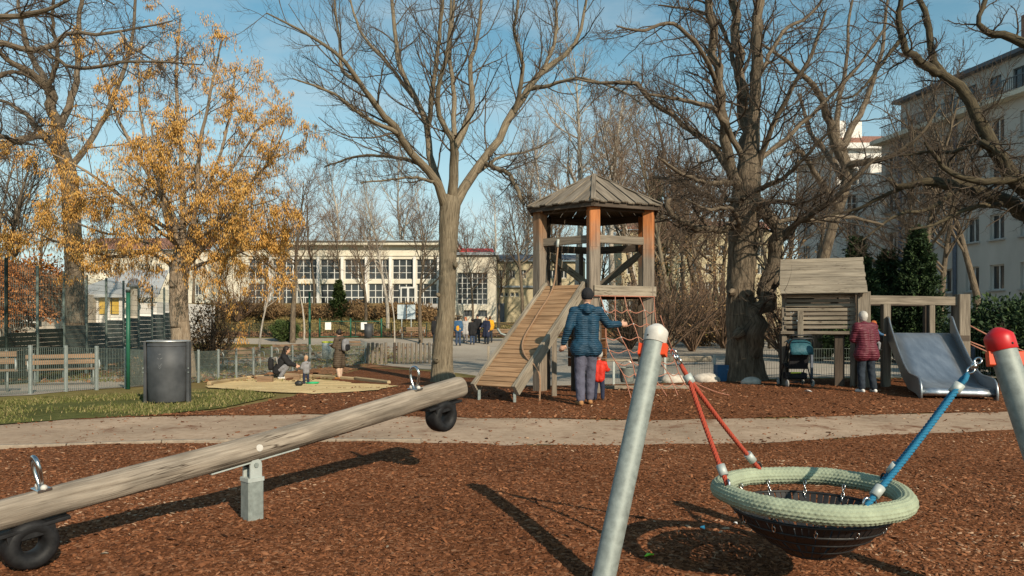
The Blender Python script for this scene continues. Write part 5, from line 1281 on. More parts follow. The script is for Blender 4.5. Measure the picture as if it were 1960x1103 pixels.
def grey_block():
    d = Vector((-.188, 1, 0)).normalized(); P0 = Vector((29.1, 42, 0)); nrm = Vector((-d.y, d.x, 0))
    T = thing('grey_block', P0, 'grey rendered apartment block in shade along the right side', 'building')
    zt = 14.3; start = P0 - d * 14; Ln = 26.0
    def U(px, row=0):  # distance along facade of an image column
        k = (px - CX) / F; t = (k * start.y - start.x) / (d.x - k * d.y); return t
    hs = []; us = [U(px) for px in (1968, 1908, 1861, 1817, 1777, 1740, 1706)]
    us = us + [us[0] - 2.4 * i for i in range(1, 6)]
    rows = [(3.35, 4.85), (6.35, 7.85), (9.35, 10.85), (12.1, 13.5)]
    for u in us:
        for (a, b) in rows:
            if .5 < u < Ln - .6: hs.append((u - .52, u + .52, a, b))
    m = MB(); wall_with_holes(m, start, d, Ln, -0.2, zt, hs, .28, nrm)
    e = start + d * Ln; bk = -nrm * 11
    for a, b in ((e, e + bk), (start + bk, start), (e + bk, start + bk)):
        k = len(m.v); m.v += [(a.x, a.y, -.2), (b.x, b.y, -.2), (b.x, b.y, zt), (a.x, a.y, zt)]; m.face((k, k + 1, k + 2, k + 3))
    m.build('wall', 'render_grey', T)
    for h in hs: window(T, start, d, nrm, *h, .28, 2, 1, bar=.07, sill='concrete', fm='window_frame')
    m = MB(); c = start + d * Ln / 2 + bk / 2; rz = math.atan2(d.y, d.x); m.box((c.x + nrm.x * .3, c.y + nrm.y * .3, zt + .15), (Ln + .6, 11.9, .3), rz); m.build('cornice', 'render_cream', T)
    # set back attic with terrace doors
    o2 = start - nrm * 1.6; hz = []
    for u in us:
        if 1 < u < Ln - 1.2: hz.append((u - .5, u + .5, zt + .5, zt + 2.4))
    m = MB(); wall_with_holes(m, o2, d, Ln, zt + .3, zt + 3.1, hz, .2, nrm); e2 = o2 + d * Ln
    k = len(m.v); q = e2 - nrm * 8; m.v += [(e2.x, e2.y, zt + .3), (q.x, q.y, zt + .3), (q.x, q.y, zt + 3.1), (e2.x, e2.y, zt + 3.1)]; m.face((k, k + 1, k + 2, k + 3)); m.build('attic_wall', 'render_grey', T)
    for h in hz: window(T, o2, d, nrm, *h, .2, 2, 1, bar=.07, fm='frame_dark')
    m = MB(); c2 = o2 + d * Ln / 2 - nrm * 4; m.box((c2.x + nrm.x * .25, c2.y + nrm.y * .25, zt + 3.22), (Ln + .6, 8.6, .24), rz); rf_ = m.build('roof', 'roof_dark', T)
    for (u, s) in ((U(1905), 1.7), (U(1955), 1.3)):
        p = o2 + d * u - nrm * 1.5; m = MB(); m.box((p.x, p.y, zt + 4.6), (s, .9, 2.6), rz); ch = m.build('chimney', 'brick', rf_)
        for i in (-1, 0, 1):
            q = p + d * i * s * .3; m = MB(); m.tube([(q.x, q.y, zt + 5.9), (q.x, q.y, zt + 6.9)], .14, 8); m.build('chimney_pot', 'render_white', ch)
    # terrace railing
    m = MB(); q = start + nrm * .15
    for i in range(int(Ln / .14)):
        p = q + d * (i * .14); m.beam((p.x, p.y, zt + .3), (p.x, p.y, zt + 1.25), .03, .03, ch=0)
    a = q + Vector((0, 0, zt + 1.25)); m.beam(a, a + d * Ln, .06, .06, ch=0); m.build('terrace_railing', 'frame_dark', T)
    for u in (U(1830), U(1725)):
        p = start + d * u + nrm * .12; m = MB(); m.tube([(p.x, p.y, -.1), (p.x, p.y, zt)], .12, 8); m.build('downpipe', 'pipe_blue', T)
    for u in (U(1872), U(1843), U(1790)):
        p = start + d * u; m = MB(); m.box((p.x - .02 * d.y, p.y, 1.2), (1.3, .1, 1.5), rz); m.build('basement_door', 'frame_dark', T)
grey_block()
def left_barn():
    Y = 46.0; X = lambda px: (px - CX) / F * Y; z = lambda py: zof(py, Y)
    T = thing('white_hall', Vector((X(200), Y, gz(X(200), Y))), 'pale hall with steep grey roof and yellow panels behind court fence', 'building')
    x0, x1 = X(140), X(300); m = MB(); block(T, x0, x1, Y, Y + 9, -.6, z(578), 'render_white', 'wall')
    a = [Vector((x0 - .4, Y - .5, z(570))), Vector((x1 + .3, Y - .5, z(570))), Vector((X(250), Y + 5, z(512))), Vector((X(170), Y + 5, z(512)))]; m.poly(a, dirv=Vector((0, .1, .2))); m.build('roof', 'roof_tin2', T)
    for px in (160, 192, 214):
        m = MB(); m.box((X(px + 12), Y - .06, z(585)), (X(px + 24) - X(px), .1, z(570) - z(602))); m.build('yellow_panel', 'yellow_panel', T)
    for px in (186, 208, 232):
        m = MB(); m.box((X(px + 2), Y - .1, z(600)), (.2, .2, z(570) - z(630))); m.build('pilaster', 'render_white', T)
    T2 = thing('white_shed', Vector((X(130), Y - 3, gz(X(130), Y - 3))), 'small round shouldered white shed left of the yellow panels', 'shed')
    m = MB(); ring = [(X(113), z(625)), (X(113), z(598)), (X(118), z(584)), (X(128), z(577)), (X(158), z(574)), (X(158), z(625))]
    m.prism([Vector((a_, Y - 4, b_)) for a_, b_ in ring], [Vector((a_, Y - 2, b_)) for a_, b_ in ring]); m.build('shell', 'render_white', T2)
    Y3 = 42.0; X3 = lambda px: (px - CX) / F * Y3; z3 = lambda py: zof(py, Y3)
    T3 = thing('stone_cottage', Vector((X3(60), Y3, gz(X3(60), Y3))), 'low stone cottage with white framed window at the left edge', 'building')
    x0, x1 = X3(-160), X3(112); hs = [(X3(45) - x0, X3(70) - x0, z3(615), z3(575)), (X3(-10) - x0, X3(18) - x0, z3(625), z3(592))]
    block(T3, x0, x1, Y3, Y3 + 7, -.8, z3(560), 'render_stone', 'wall', True, hs)
    for h in hs: window(T3, Vector((x0, Y3, 0)), EX, NY, *h, .2, 1, 1, bar=.12, sill='render_white')
    a = [Vector((x0 - .4, Y3 - .5, z3(563))), Vector((x1 + .4, Y3 - .5, z3(563))), Vector((x1 - 1, Y3 + 3.5, z3(525))), Vector((x0, Y3 + 3.5, z3(525)))]; m = MB(); m.poly(a, dirv=Vector((0, .1, .2))); m.build('roof', 'roof_tile2', T3)
    Y4 = 95.0; X4 = lambda px: (px - CX) / F * Y4; z4 = lambda py: zof(py, Y4)
    T4 = thing('cream_house', Vector((X4(320), Y4, 0)), 'distant cream house showing between the golden tree and court fence', 'building'); hs = []; x0, x1 = X4(150), X4(400)
    for px in range(165, 390, 26):
        for py in (505, 545, 580): hs.append((X4(px) - x0, X4(px + 12) - x0, z4(py + 20), z4(py)))
    block(T4, x0, x1, Y4, Y4 + 10, 0, z4(478), 'render_cream', 'wall', True, hs)
    for h in hs: window(T4, Vector((x0, Y4, 0)), EX, NY, *h, .2, 2, 1, bar=.1)
    a = [Vector((x0 - .4, Y4 - .5, z4(478))), Vector((x1 + .4, Y4 - .5, z4(478))), Vector((x1 - 1, Y4 + 5, z4(450))), Vector((x0, Y4 + 5, z4(450)))]; m = MB(); m.poly(a, dirv=Vector((0, .1, .2))); m.build('roof', 'roof_tile', T4)
mat('roof_tin2', (0.42, 0.43, 0.43), 0.6, 0.1, var=.15, scale=2); mat('roof_tile2', (0.20, 0.15, 0.11), 0.9, var=.3, scale=5)
left_barn()
# ------------------------------------------------------------------ trees
def nrmz(a): return a / np.maximum(1e-9, np.linalg.norm(a, axis=-1, keepdims=True))
def grow(P, D, L_, R, steps, wig, trop, taper=0.35):
    N = len(P); pts = np.zeros((N, steps + 1, 3)); rad = np.zeros((N, steps + 1)); pts[:, 0] = P; D = nrmz(D.copy()); p = P.copy()
    for s in range(steps):
        D = nrmz(D + RNG.normal(0, wig, (N, 3)) + np.array([0, 0, trop])); p = p + D * (L_ / steps)[:, None]; pts[:, s + 1] = p
    t = np.linspace(0, 1, steps + 1); rad[:] = R[:, None] * (1 - (1 - taper) * t)[None]
    return pts, rad
def kids(pts, rad, L_, n, tmin, ang, ratio, rr, rmin, tmax=1.0, asd=0.25, flat=0.0):
    N, S_, _ = pts.shape; par = np.repeat(np.arange(N), n); t = np.tile((np.arange(n) + .5) / n, N) + RNG.uniform(-.5, .5, N * n) / n
    t = tmin + (tmax - tmin) * np.clip(t, 0, 1); f = t * (S_ - 1); i = np.minimum(f.astype(int), S_ - 2); w_ = (f - i)[:, None]
    P = pts[par, i] * (1 - w_) + pts[par, i + 1] * w_; tan = nrmz(pts[par, i + 1] - pts[par, i])
    rd = RNG.normal(0, 1, (N * n, 3)); rd[:, 2] *= (1 - flat); rd = nrmz(rd - tan * (rd * tan).sum(1)[:, None]); a = ang + RNG.normal(0, asd, N * n)
    D = tan * np.cos(a)[:, None] + rd * np.sin(a)[:, None]
    Lc = L_[par] * ratio * (1.15 - .65 * t) * RNG.uniform(.6, 1.35, N * n); r0 = rad[par, i]
    return P, D, Lc, np.clip(np.minimum(r0 * .75, r0 * rr), rmin, None)
def tubes_np(groups):
    Vs, Qs, UVs, off = [], [], [], 0
    for pts, rad, K in groups:
        N, S_, _ = pts.shape; tan = np.zeros_like(pts); tan[:, 1:-1] = pts[:, 2:] - pts[:, :-2]; tan[:, 0] = pts[:, 1] - pts[:, 0]; tan[:, -1] = pts[:, -1] - pts[:, -2]; tan = nrmz(tan)
        ax = nrmz(pts[:, -1] - pts[:, 0]); ref = np.where(np.abs(ax[:, 2:3]) > .7, np.array([[1., 0, 0]]), np.array([[0, 0, 1.]])); ref = nrmz(np.cross(ax, ref))[:, None]
        u = nrmz(ref - tan * (ref * tan).sum(-1, keepdims=True)); v = np.cross(tan, u); a = 2 * np.pi * np.arange(K) / K
        V = pts[:, :, None] + (u[:, :, None] * np.cos(a)[None, None, :, None] + v[:, :, None] * np.sin(a)[None, None, :, None]) * rad[:, :, None, None]
        I = (np.arange(N * S_ * K).reshape(N, S_, K) + off); J = np.roll(I, -1, 2); Q = np.stack([I[:, :-1], J[:, :-1], J[:, 1:], I[:, 1:]], -1).reshape(-1, 4)
        seg = np.concatenate([np.zeros((N, 1)), np.cumsum(np.linalg.norm(pts[:, 1:] - pts[:, :-1], axis=-1), 1)], 1) + RNG.uniform(0, 30, (N, 1))
        r0 = rad[:, :1]; vv = 2 * np.pi * r0 * np.arange(K + 1)[None] / K
        ua = np.broadcast_to(seg[:, :-1, None], (N, S_ - 1, K)); ub = np.broadcast_to(seg[:, 1:, None], (N, S_ - 1, K)); va = np.broadcast_to(vv[:, None, :-1], ua.shape); vb = np.broadcast_to(vv[:, None, 1:], ua.shape)
        UV = np.stack([np.stack([ua, va], -1), np.stack([ua, vb], -1), np.stack([ub, vb], -1), np.stack([ub, va], -1)], 3).reshape(-1, 2)
        Vs.append(V.reshape(-1, 3)); Qs.append(Q); UVs.append(UV); off += N * S_ * K
    return np.concatenate(Vs), np.concatenate(Qs), np.concatenate(UVs)
def tree_obj(T, name, groups, m):
    V, Q, UV = tubes_np(groups); V = V - np.array(rootloc(T)); return link(name, mesh_np(name, V, Q, UV, m), T)
def limb(px_pts, Y0, n=18, gn=.25, rs=1.0):
    """(px,py,r_px,dY) image-plane sketch lifted to its own depth"""
    P = []
    for q in px_pts:
        Y = Y0 + (q[3] if len(q) > 3 else 0); v = at(q[0], q[1], Y); P.append((v.x, v.y, v.z, q[2] * rs * Y / F))
    C = catmull(P, n); pts = C[:, :3].copy(); rad = np.maximum(C[:, 3], .006)
    k = RNG.normal(0, 1, (n, 3)) * rad[:, None] * gn; k[0] = 0; pts += k
    return pts, rad
def trunk_np(pts, rad, K, amp):
    """trunk with furrowed bark and a fluted foot"""
    V, Q, UV = tubes_np([(pts[None], rad[None], K)]); n = len(pts); V = V.reshape(n, K, 3); th = 2 * np.pi * np.arange(K) / K; z = np.concatenate([[0], np.cumsum(np.linalg.norm(np.diff(pts, axis=0), axis=1))])
    d = np.zeros((n, K))
    for f, m_, a_ in ((6, 1.1, 1.0), (9, -1.7, .8), (13, 2.3, .7), (19, -3.1, .6), (26, 4.3, .4)):
        d += a_ * (np.abs(np.sin(f / 2 * th[None] + m_ * z[:, None] + RNG.uniform(0, 6) + .8 * np.sin(z[:, None] * RNG.uniform(2, 5)))) ** .7 - .65)
    d *= amp; foot = np.exp(-z / .45)[:, None]; d += foot * .16 * np.abs(np.sin(2.5 * th + RNG.uniform(0, 6)))[None] * 1.0
    V = pts[:, None] + (V - pts[:, None]) * (1 + d)[..., None]
    return V.reshape(-1, 3), Q, UV
def hand_tree(name, label, Y0, trunk, limbs, barkm, twigm, n2=10, n3=7, n4=4, ratio2=.42, trop=.05, wig=.16, cat_='tree', knots=(), ang=.75, rtw=.0032, lmax=None, gn=.25, sides=14, lrs=.66, furrow=.035, r2max=.03):
    b = trunk[0]; p0 = at(b[0], b[1], Y0 + (b[3] if len(b) > 3 else 0)); z = gz(p0.x, p0.y)
    T = thing(name, Vector((p0.x, p0.y, z)), label, cat_)
    tp, tr = limb(trunk, Y0, 90, .012); tp[0, 2] = min(tp[0, 2], z - .15)
    tv, tq, tu = trunk_np(tp, tr, 64, furrow)
    lp = []; lr = []
    for l in limbs:
        p, r = limb(l, Y0, 18, gn, lrs); lp.append(p); lr.append(r)
    lp = np.array(lp); lr = np.array(lr); big = [(lp, lr, sides - 4)]
    for (px, py, dY, r) in knots:
        c = np.array(at(px, py, Y0 + dY)); d = RNG.normal(0, 1, 3); d[1] = -abs(d[1]); d = d / np.linalg.norm(d)
        kp = np.array([c - d * r, c - d * r * .3, c + d * r * .5, c + d * r * 1.0]); big.append((kp[None], np.array([[r * .9, r, r * .8, r * .2]]), 8))
    bv, bq, bu = tubes_np(big); off = np.array(rootloc(T)); link('trunk', mesh_np('trunk', np.concatenate([tv, bv]) - off, np.concatenate([tq, bq + len(tv)]), np.concatenate([tu, bu]), barkm), T)
    Ll = np.linalg.norm(np.diff(lp, axis=1), axis=-1).sum(1)
    if lmax: Ll = np.minimum(Ll, lmax)
    P, D, L2, R2 = kids(lp, lr, Ll, n2, .12, ang, ratio2, .36, .008); R2 = np.minimum(R2, r2max); a2, r2 = grow(P, D, L2, R2, 8, wig, trop)
    P, D, L3, R3 = kids(a2, r2, L2, n3, .12, .75, .5, .5, .005); L3 = np.clip(L3, .25, 2.5); a3, r3 = grow(P, D, L3, R3, 6, wig * 1.1, trop * 1.3)
    P, D, L4, R4 = kids(a3, r3, L3, n4, .2, .7, .55, .6, rtw); L4 = np.clip(L4, .15, 1.0); a4, r4 = grow(P, D, L4, R4, 3, wig * 1.3, trop * 1.8)
    e3 = a3[:, -1]; 
    tree_obj(T, 'crown', [(a2, r2, 5), (a3, r3, 3), (a4, r4, 3)], twigm)
    return T, (lp, a2, a3, a4)

# ash in the middle
hand_tree('bare_tree', 'tall bare tree with a pale straight trunk and spreading limbs in the middle', 22.3,
    [(848, 724, 23), (846, 705, 20.5), (849, 650, 18), (855, 580, 16.5), (857, 500, 16.5), (859, 430, 18.5), (862, 390, 19), (863, 372, 12)],
    [[(856, 402, 15, 0), (835, 350, 13, -.4), (800, 308, 12, -1), (770, 268, 11, -1.5), (745, 230, 10, -2), (710, 190, 8, -2.5), (675, 140, 7, -3), (640, 100, 5, -3.5), (580, 60, 4, -4), (510, 25, 2, -4.4)],
     [(851, 405, 13, 0), (838, 340, 12, .7), (822, 290, 10, 1.2), (815, 230, 9, 1.6), (790, 180, 8, 2), (765, 120, 7, 2.5), (755, 60, 6, 3), (745, -60, 4, 3.4)],
     [(865, 395, 16, 0), (867, 330, 14, -.3), (870, 280, 13, -.6), (868, 262, 9, -.8), (845, 235, 8, -1), (838, 180, 7, -1.4), (850, 120, 6, -1.8), (862, 60, 5, -2), (865, -60, 3, -2.2)],
     [(869, 285, 12, -.6), (888, 243, 10, -.2), (905, 200, 8, .3), (900, 130, 7, .8), (915, 60, 5, 1.2), (925, -60, 3, 1.6)],
     [(870, 395, 15, 0), (900, 340, 14, .4), (930, 302, 12, .8), (960, 255, 11, 1.4), (1000, 190, 10, 2), (1035, 140, 8, 2.4), (1080, 108, 7, 2.8), (1110, 60, 5, 3), (1130, -40, 3, 3.2)],
     [(925, 312, 8, .8), (950, 322, 7, .2), (975, 335, 6.5, -.3), (990, 362, 6, -.7), (1003, 393, 4, -1)],
     [(1015, 170, 7, 2.2), (1060, 162, 5, 1.8), (1110, 150, 4, 1.3), (1180, 170, 3, .8), (1230, 200, 2, .4)],
     [(818, 262, 8, 1.4), (826, 190, 7, .8), (836, 110, 6, .4), (846, 20, 5, 0), (850, -70, 3, -.3)],
     [(870, 262, 8, -.6), (868, 180, 7, 0), (860, 90, 5, .5), (868, 10, 4, .9), (875, -70, 3, 1)],
     [(690, 160, 6, -2.8), (655, 135, 5, -2.2), (650, 80, 4, -1.8), (640, 10, 3, -1.5), (632, -50, 2, -1.2)],
     [(760, 255, 7, -1.8), (700, 225, 5, -2.5), (640, 180, 4, -3), (560, 150, 2, -3.6)],
     [(800, 310, 6, -1), (740, 300, 4.5, -.2), (680, 300, 3.5, .8), (620, 320, 2, 1.5)],
     [(840, 350, 5, -.3), (790, 340, 4, -1.5), (740, 345, 3, -2.2), (690, 350, 2, -3)],
     [(905, 335, 6, .5), (960, 300, 4, 1.8), (1010, 290, 3, 3), (1060, 270, 2, 4)],
     [(985, 215, 7, 1.7), (1000, 130, 6, 1.0), (985, 60, 5, .6), (1000, -50, 3, .2)],
     [(1040, 135, 6, 2.4), (1065, 60, 5, 3.2), (1060, -50, 3, 3.8)],
     [(790, 185, 6, 2), (740, 120, 5, 3), (690, 60, 4, 3.8), (660, -40, 2, 4.5)]],
    'bark_ash', 'twig_grey', n2=15, n3=8, n4=4, trop=.07, wig=.12, knots=[(872, 508, -.2, .085), (838, 565, -.2, .075), (836, 690, -.3, .10)], lmax=6.0)

# thick old tree on the right
hand_tree('bare_tree', 'thick old many stemmed tree with dark gnarled bark right of the tower', 18.6,
    [(1425, 738, 42), (1424, 715, 37), (1424, 680, 33), (1424, 645, 31), (1418, 600, 27), (1418, 540, 25), (1421, 480, 26), (1425, 420, 27), (1430, 350, 25), (1436, 290, 17), (1443, 220, 11), (1448, 120, 9), (1452, 40, 8)],
    [[(1425, 380, 16, 0), (1400, 330, 15, -.3), (1385, 240, 13, -.6), (1375, 150, 12, -.8), (1362, 60, 11, -1), (1352, -60, 9, -1.2)],
     [(1430, 345, 19, 0), (1425, 230, 16, .5), (1415, 140, 13, .8), (1410, 60, 12, 1), (1402, -70, 10, 1.2)],
     [(1438, 335, 17, 0), (1444, 220, 15, .1), (1448, 120, 14, .1), (1453, 40, 13, 0), (1460, -70, 11, 0)],
     [(1434, 680, 30, -.2), (1449, 628, 27, -.35), (1463, 590, 24, -.4), (1474, 545, 23, -.45), (1486, 490, 19, -.45), (1484, 445, 18, -.4), (1475, 415, 17, -.35), (1450, 388, 16, -.2), (1425, 368, 15, 0)],
     [(1484, 470, 10, -.3), (1510, 440, 9, -.7), (1550, 410, 8, -1.2), (1590, 385, 7, -1.6), (1630, 350, 6, -2), (1680, 300, 4, -2.2)],
     [(1482, 440, 8, -.3), (1500, 420, 7, .2), (1560, 424, 6, .8), (1620, 415, 5, 1.5), (1690, 430, 3, 2)],
     [(1415, 420, 13, -.1), (1385, 437, 11, -.6), (1340, 438, 9, -1.1), (1300, 420, 8, -1.5), (1275, 398, 7, -1.6), (1283, 382, 6, -1.5), (1300, 385, 4, -1.3)],
     [(1405, 335, 10, -.2), (1370, 290, 9, .4), (1340, 262, 8, 1), (1290, 225, 7, 1.4), (1240, 188, 7, 1.7), (1215, 160, 6, 1.8), (1150, 160, 4, 1.6), (1100, 150, 2, 1.5)],
     [(1445, 330, 9, 0), (1475, 250, 7, -.5), (1510, 180, 6, -1), (1555, 100, 5, -1.3), (1580, 20, 3, -1.5)],
     [(1448, 310, 7, .2), (1500, 268, 6, .8), (1570, 205, 5, 1.2), (1640, 130, 4, 1.5), (1690, 60, 3, 1.8)],
     [(1420, 300, 8, -.3), (1370, 215, 7, -1), (1300, 190, 5, -1.5), (1240, 180, 3, -1.8)],
     [(1378, 180, 7, -.7), (1350, 110, 6, -1.6), (1290, 45, 5, -2.2), (1230, 60, 4, -2.8), (1180, 50, 2, -3)],
     [(1415, 150, 7, .8), (1380, 50, 5, 1.6), (1330, 20, 4, 2.4), (1260, 10, 2, 3)],
     [(1450, 150, 6, .1), (1500, 60, 5, .8), (1550, 30, 4, 1.2), (1600, -40, 3, 1.6)],
     [(1400, 350, 8, -.3), (1350, 350, 6, -1.4), (1300, 330, 5, -2.2), (1260, 300, 3, -2.8)],
     [(1418, 385, 8, -.4), (1360, 380, 6, .8), (1310, 350, 5, 1.8), (1250, 340, 3, 2.5)],
     [(1440, 370, 8, -.2), (1500, 340, 6, -1), (1540, 300, 5, -1.6), (1600, 240, 3, -2.2)],
     [(1420, 440, 7, -.3), (1400, 400, 5, -1.2), (1350, 400, 4, -2), (1310, 380, 2, -2.6)],
     [(1442, 400, 8, -.3), (1480, 385, 6, -1.2), (1530, 390, 4, -2), (1580, 370, 3, -2.6)]],
    'bark_dark', 'twig_brown', n2=17, n3=8, n4=4, lrs=.72, furrow=.06, trop=.02, wig=.22, knots=[(1487, 540, -.55, .12), (1478, 570, -.5, .13), (1400, 560, -.3, .1), (1412, 640, -.5, .14), (1432, 560, -.3, .12), (1330, 255, 1, .1)], lmax=4.5, ratio2=.45, gn=.3)

# gnarled tree standing beyond the right edge, only its limbs reach in
hand_tree('bare_tree', 'gnarled mossy limbs of a tree just outside the right edge', 20.0,
    [(2110, 780, 60), (2100, 700, 46), (2095, 600, 40), (2080, 480, 36), (2060, 400, 30), (2040, 280, 24), (2020, 120, 18)],
    [[(2070, 430, 24, 0), (2010, 410, 21, .2), (1960, 370, 20, .4), (1915, 300, 18, .6), (1885, 250, 16, .7), (1855, 185, 14, .9), (1800, 138, 12, 1.1), (1785, 100, 9, 1.2), (1775, 40, 8, 1.3), (1745, -40, 5, 1.5)],
     [(1800, 140, 11, 1.1), (1770, 122, 11, .9), (1738, 98, 9, .8), (1726, 70, 8, .7), (1720, 20, 7, .5), (1735, -50, 4, .3)],
     [(2080, 490, 22, 0), (2010, 440, 21, .6), (1960, 405, 19, 1), (1880, 367, 17, 1.5), (1800, 346, 14, 1.9), (1755, 352, 9, 2.1), (1715, 356, 7, 2.3), (1700, 343, 5, 2.4)],
     [(2060, 360, 14, 0), (1960, 342, 11, -.3), (1880, 348, 9, -.5), (1820, 332, 7, -.5), (1790, 300, 6, -.4), (1770, 270, 4, -.3)],
     [(2030, 160, 18, 0), (1990, 100, 15, .3), (1955, 82, 12, .5), (1918, 66, 10, .6), (1886, 60, 8, .6), (1872, 42, 6, .6), (1885, 0, 6, .7), (1890, -50, 4, .8)],
     [(1905, 290, 10, .6), (1880, 272, 8, .2), (1920, 300, 7, -.2), (1935, 340, 6, -.3), (1915, 330, 4, -.4)],
     [(1750, 350, 6, 2.1), (1690, 375, 5, 2.6), (1640, 400, 4, 3), (1560, 420, 3, 3.3)],
     [(1920, 390, 8, 1.2), (1850, 400, 6, .6), (1790, 430, 4, .2), (1740, 440, 2, 0)],
     [(1840, 352, 7, 1.7), (1780, 400, 5, 1.2), (1720, 410, 4, .8), (1650, 460, 2, .4)],
     [(1720, 80, 6, .7), (1690, 120, 4, .2), (1640, 180, 3, -.2), (1600, 190, 2, -.4)],
     [(1880, 255, 6, .7), (1830, 290, 5, 1.3), (1780, 290, 4, 1.9), (1720, 300, 2, 2.4)]],
    'bark_moss', 'twig_brown', n2=16, n3=8, n4=3, lrs=.74, furrow=.05, trop=.02, wig=.22, lmax=3.0, ratio2=.4, gn=.22)

# tree reaching in at the top left
hand_tree('bare_tree', 'dark gnarled limbs of a tree just outside the left edge', 14.0,
    [(-170, 800, 55), (-165, 700, 42), (-160, 500, 36), (-145, 300, 30), (-120, 150, 24), (-90, 0, 18)],
    [[(-130, 200, 14, 0), (-60, 120, 10, .5), (0, 83, 9, .9), (50, 95, 8, 1.2), (95, 90, 8, 1.4), (130, 62, 6, 1.6), (180, 66, 5, 1.9), (260, 55, 3, 2.3), (330, 40, 2, 2.6)],
     [(-110, 90, 12, 0), (-60, 45, 9, -.3), (0, 32, 8, -.5), (60, 27, 7, -.6), (110, 10, 5, -.7), (160, -20, 4, -.8)],
     [(85, 98, 6, 1.4), (130, 126, 5, 1.2), (180, 130, 5, 1.0), (235, 120, 4, .8), (300, 118, 3, .7), (390, 125, 1.5, .6)],
     [(-140, 330, 12, 0), (-60, 290, 9, 1), (0, 260, 7, 1.8), (40, 275, 5, 2.4), (80, 240, 3, 3)],
     [(-130, 240, 11, 0), (-60, 190, 8, 1.2), (10, 140, 6, 2), (60, 150, 4, 2.6), (110, 200, 2, 3)],
     [(-95, 20, 10, 0), (-30, -20, 8, .8), (60, -40, 6, 1.4), (150, -30, 4, 2), (220, 10, 2, 2.4)],
     [(230, 62, 4, 2.1), (250, 90, 3, 1.6), (300, 120, 2, 1.2), (330, 160, 1.5, .8)]],
    'bark_dark', 'twig_brown', n2=18, n3=8, n4=3, trop=.02, wig=.22, lmax=3.2, ratio2=.42)

# big tree far left behind the golden one
hand_tree('bare_tree', 'big bare tree behind the golden catkin tree at far left', 30.0,
    [(150, 700, 20), (145, 640, 17), (142, 500, 16), (136, 400, 15), (132, 340, 15), (118, 290, 13), (110, 262, 11)],
    [[(112, 270, 17, 0), (103, 220, 15, -.3), (95, 180, 14, -.5), (70, 150, 11, -1), (40, 130, 9, -1.6), (10, 110, 7, -2), (-30, 60, 5, -2.6)],
     [(100, 205, 11, -.4), (85, 150, 9, .5), (60, 110, 7, 1.2), (45, 60, 6, 1.8), (30, -20, 4, 2.2)],
     [(112, 250, 11, 0), (135, 195, 10, .7), (148, 130, 8, 1.2), (150, 60, 7, 1.6), (160, -30, 5, 2)],
     [(128, 340, 12, 0), (95, 275, 9, -.8), (60, 262, 8, -1.6), (0, 280, 6, -2.2), (-50, 260, 4, -3)],
     [(132, 330, 10, 0), (180, 260, 8, 1), (220, 180, 7, 1.8), (250, 90, 5, 2.4), (260, 0, 4, 2.8)],
     [(120, 300, 9, -.2), (60, 230, 7, 1.5), (20, 200, 5, 2.4), (-40, 180, 3, 3)],
     [(90, 180, 8, -.6), (110, 110, 6, -1.4), (100, 40, 5, -2), (110, -40, 3, -2.4)]],
    'bark_dark', 'twig_brown', n2=14, n3=7, n4=3, trop=.04, wig=.18, lmax=6.5)

# second old tree behind the play house
hand_tree('bare_tree', 'pollarded old tree with knobby head behind the play house', 27.0,
    [(1560, 690, 13), (1562, 600, 11), (1572, 520, 10), (1592, 440, 9), (1612, 380, 9), (1622, 330, 10), (1608, 290, 11), (1598, 270, 11)],
    [[(1600, 285, 14, 0), (1585, 225, 11, -.4), (1565, 175, 9, -.8), (1535, 145, 7, -1.2), (1490, 105, 5, -1.6), (1450, 80, 3, -2)],
     [(1608, 290, 12, 0), (1640, 230, 9, .5), (1670, 160, 7, 1), (1690, 80, 5, 1.5), (1700, -20, 3, 2)],
     [(1618, 320, 12, 0), (1650, 310, 10, -.5), (1700, 300, 7, -1.2), (1760, 260, 5, -1.8), (1800, 200, 3, -2.2)],
     [(1600, 275, 9, 0), (1605, 200, 7, .8), (1620, 120, 5, 1.4), (1625, 40, 4, 2), (1640, -40, 2, 2.3)],
     [(1600, 400, 10, 0), (1560, 330, 8, -.8), (1530, 290, 6, -1.5), (1500, 300, 4, -2)],
     [(1612, 340, 10, 0), (1580, 290, 8, 1.2), (1550, 250, 6, 2), (1530, 180, 4, 3)]],
    'bark_dark', 'twig_brown', n2=12, n3=7, n4=3, trop=.05, wig=.2, lmax=5, knots=[(1600, 275, -.1, .2), (1612, 285, -.1, .18)])

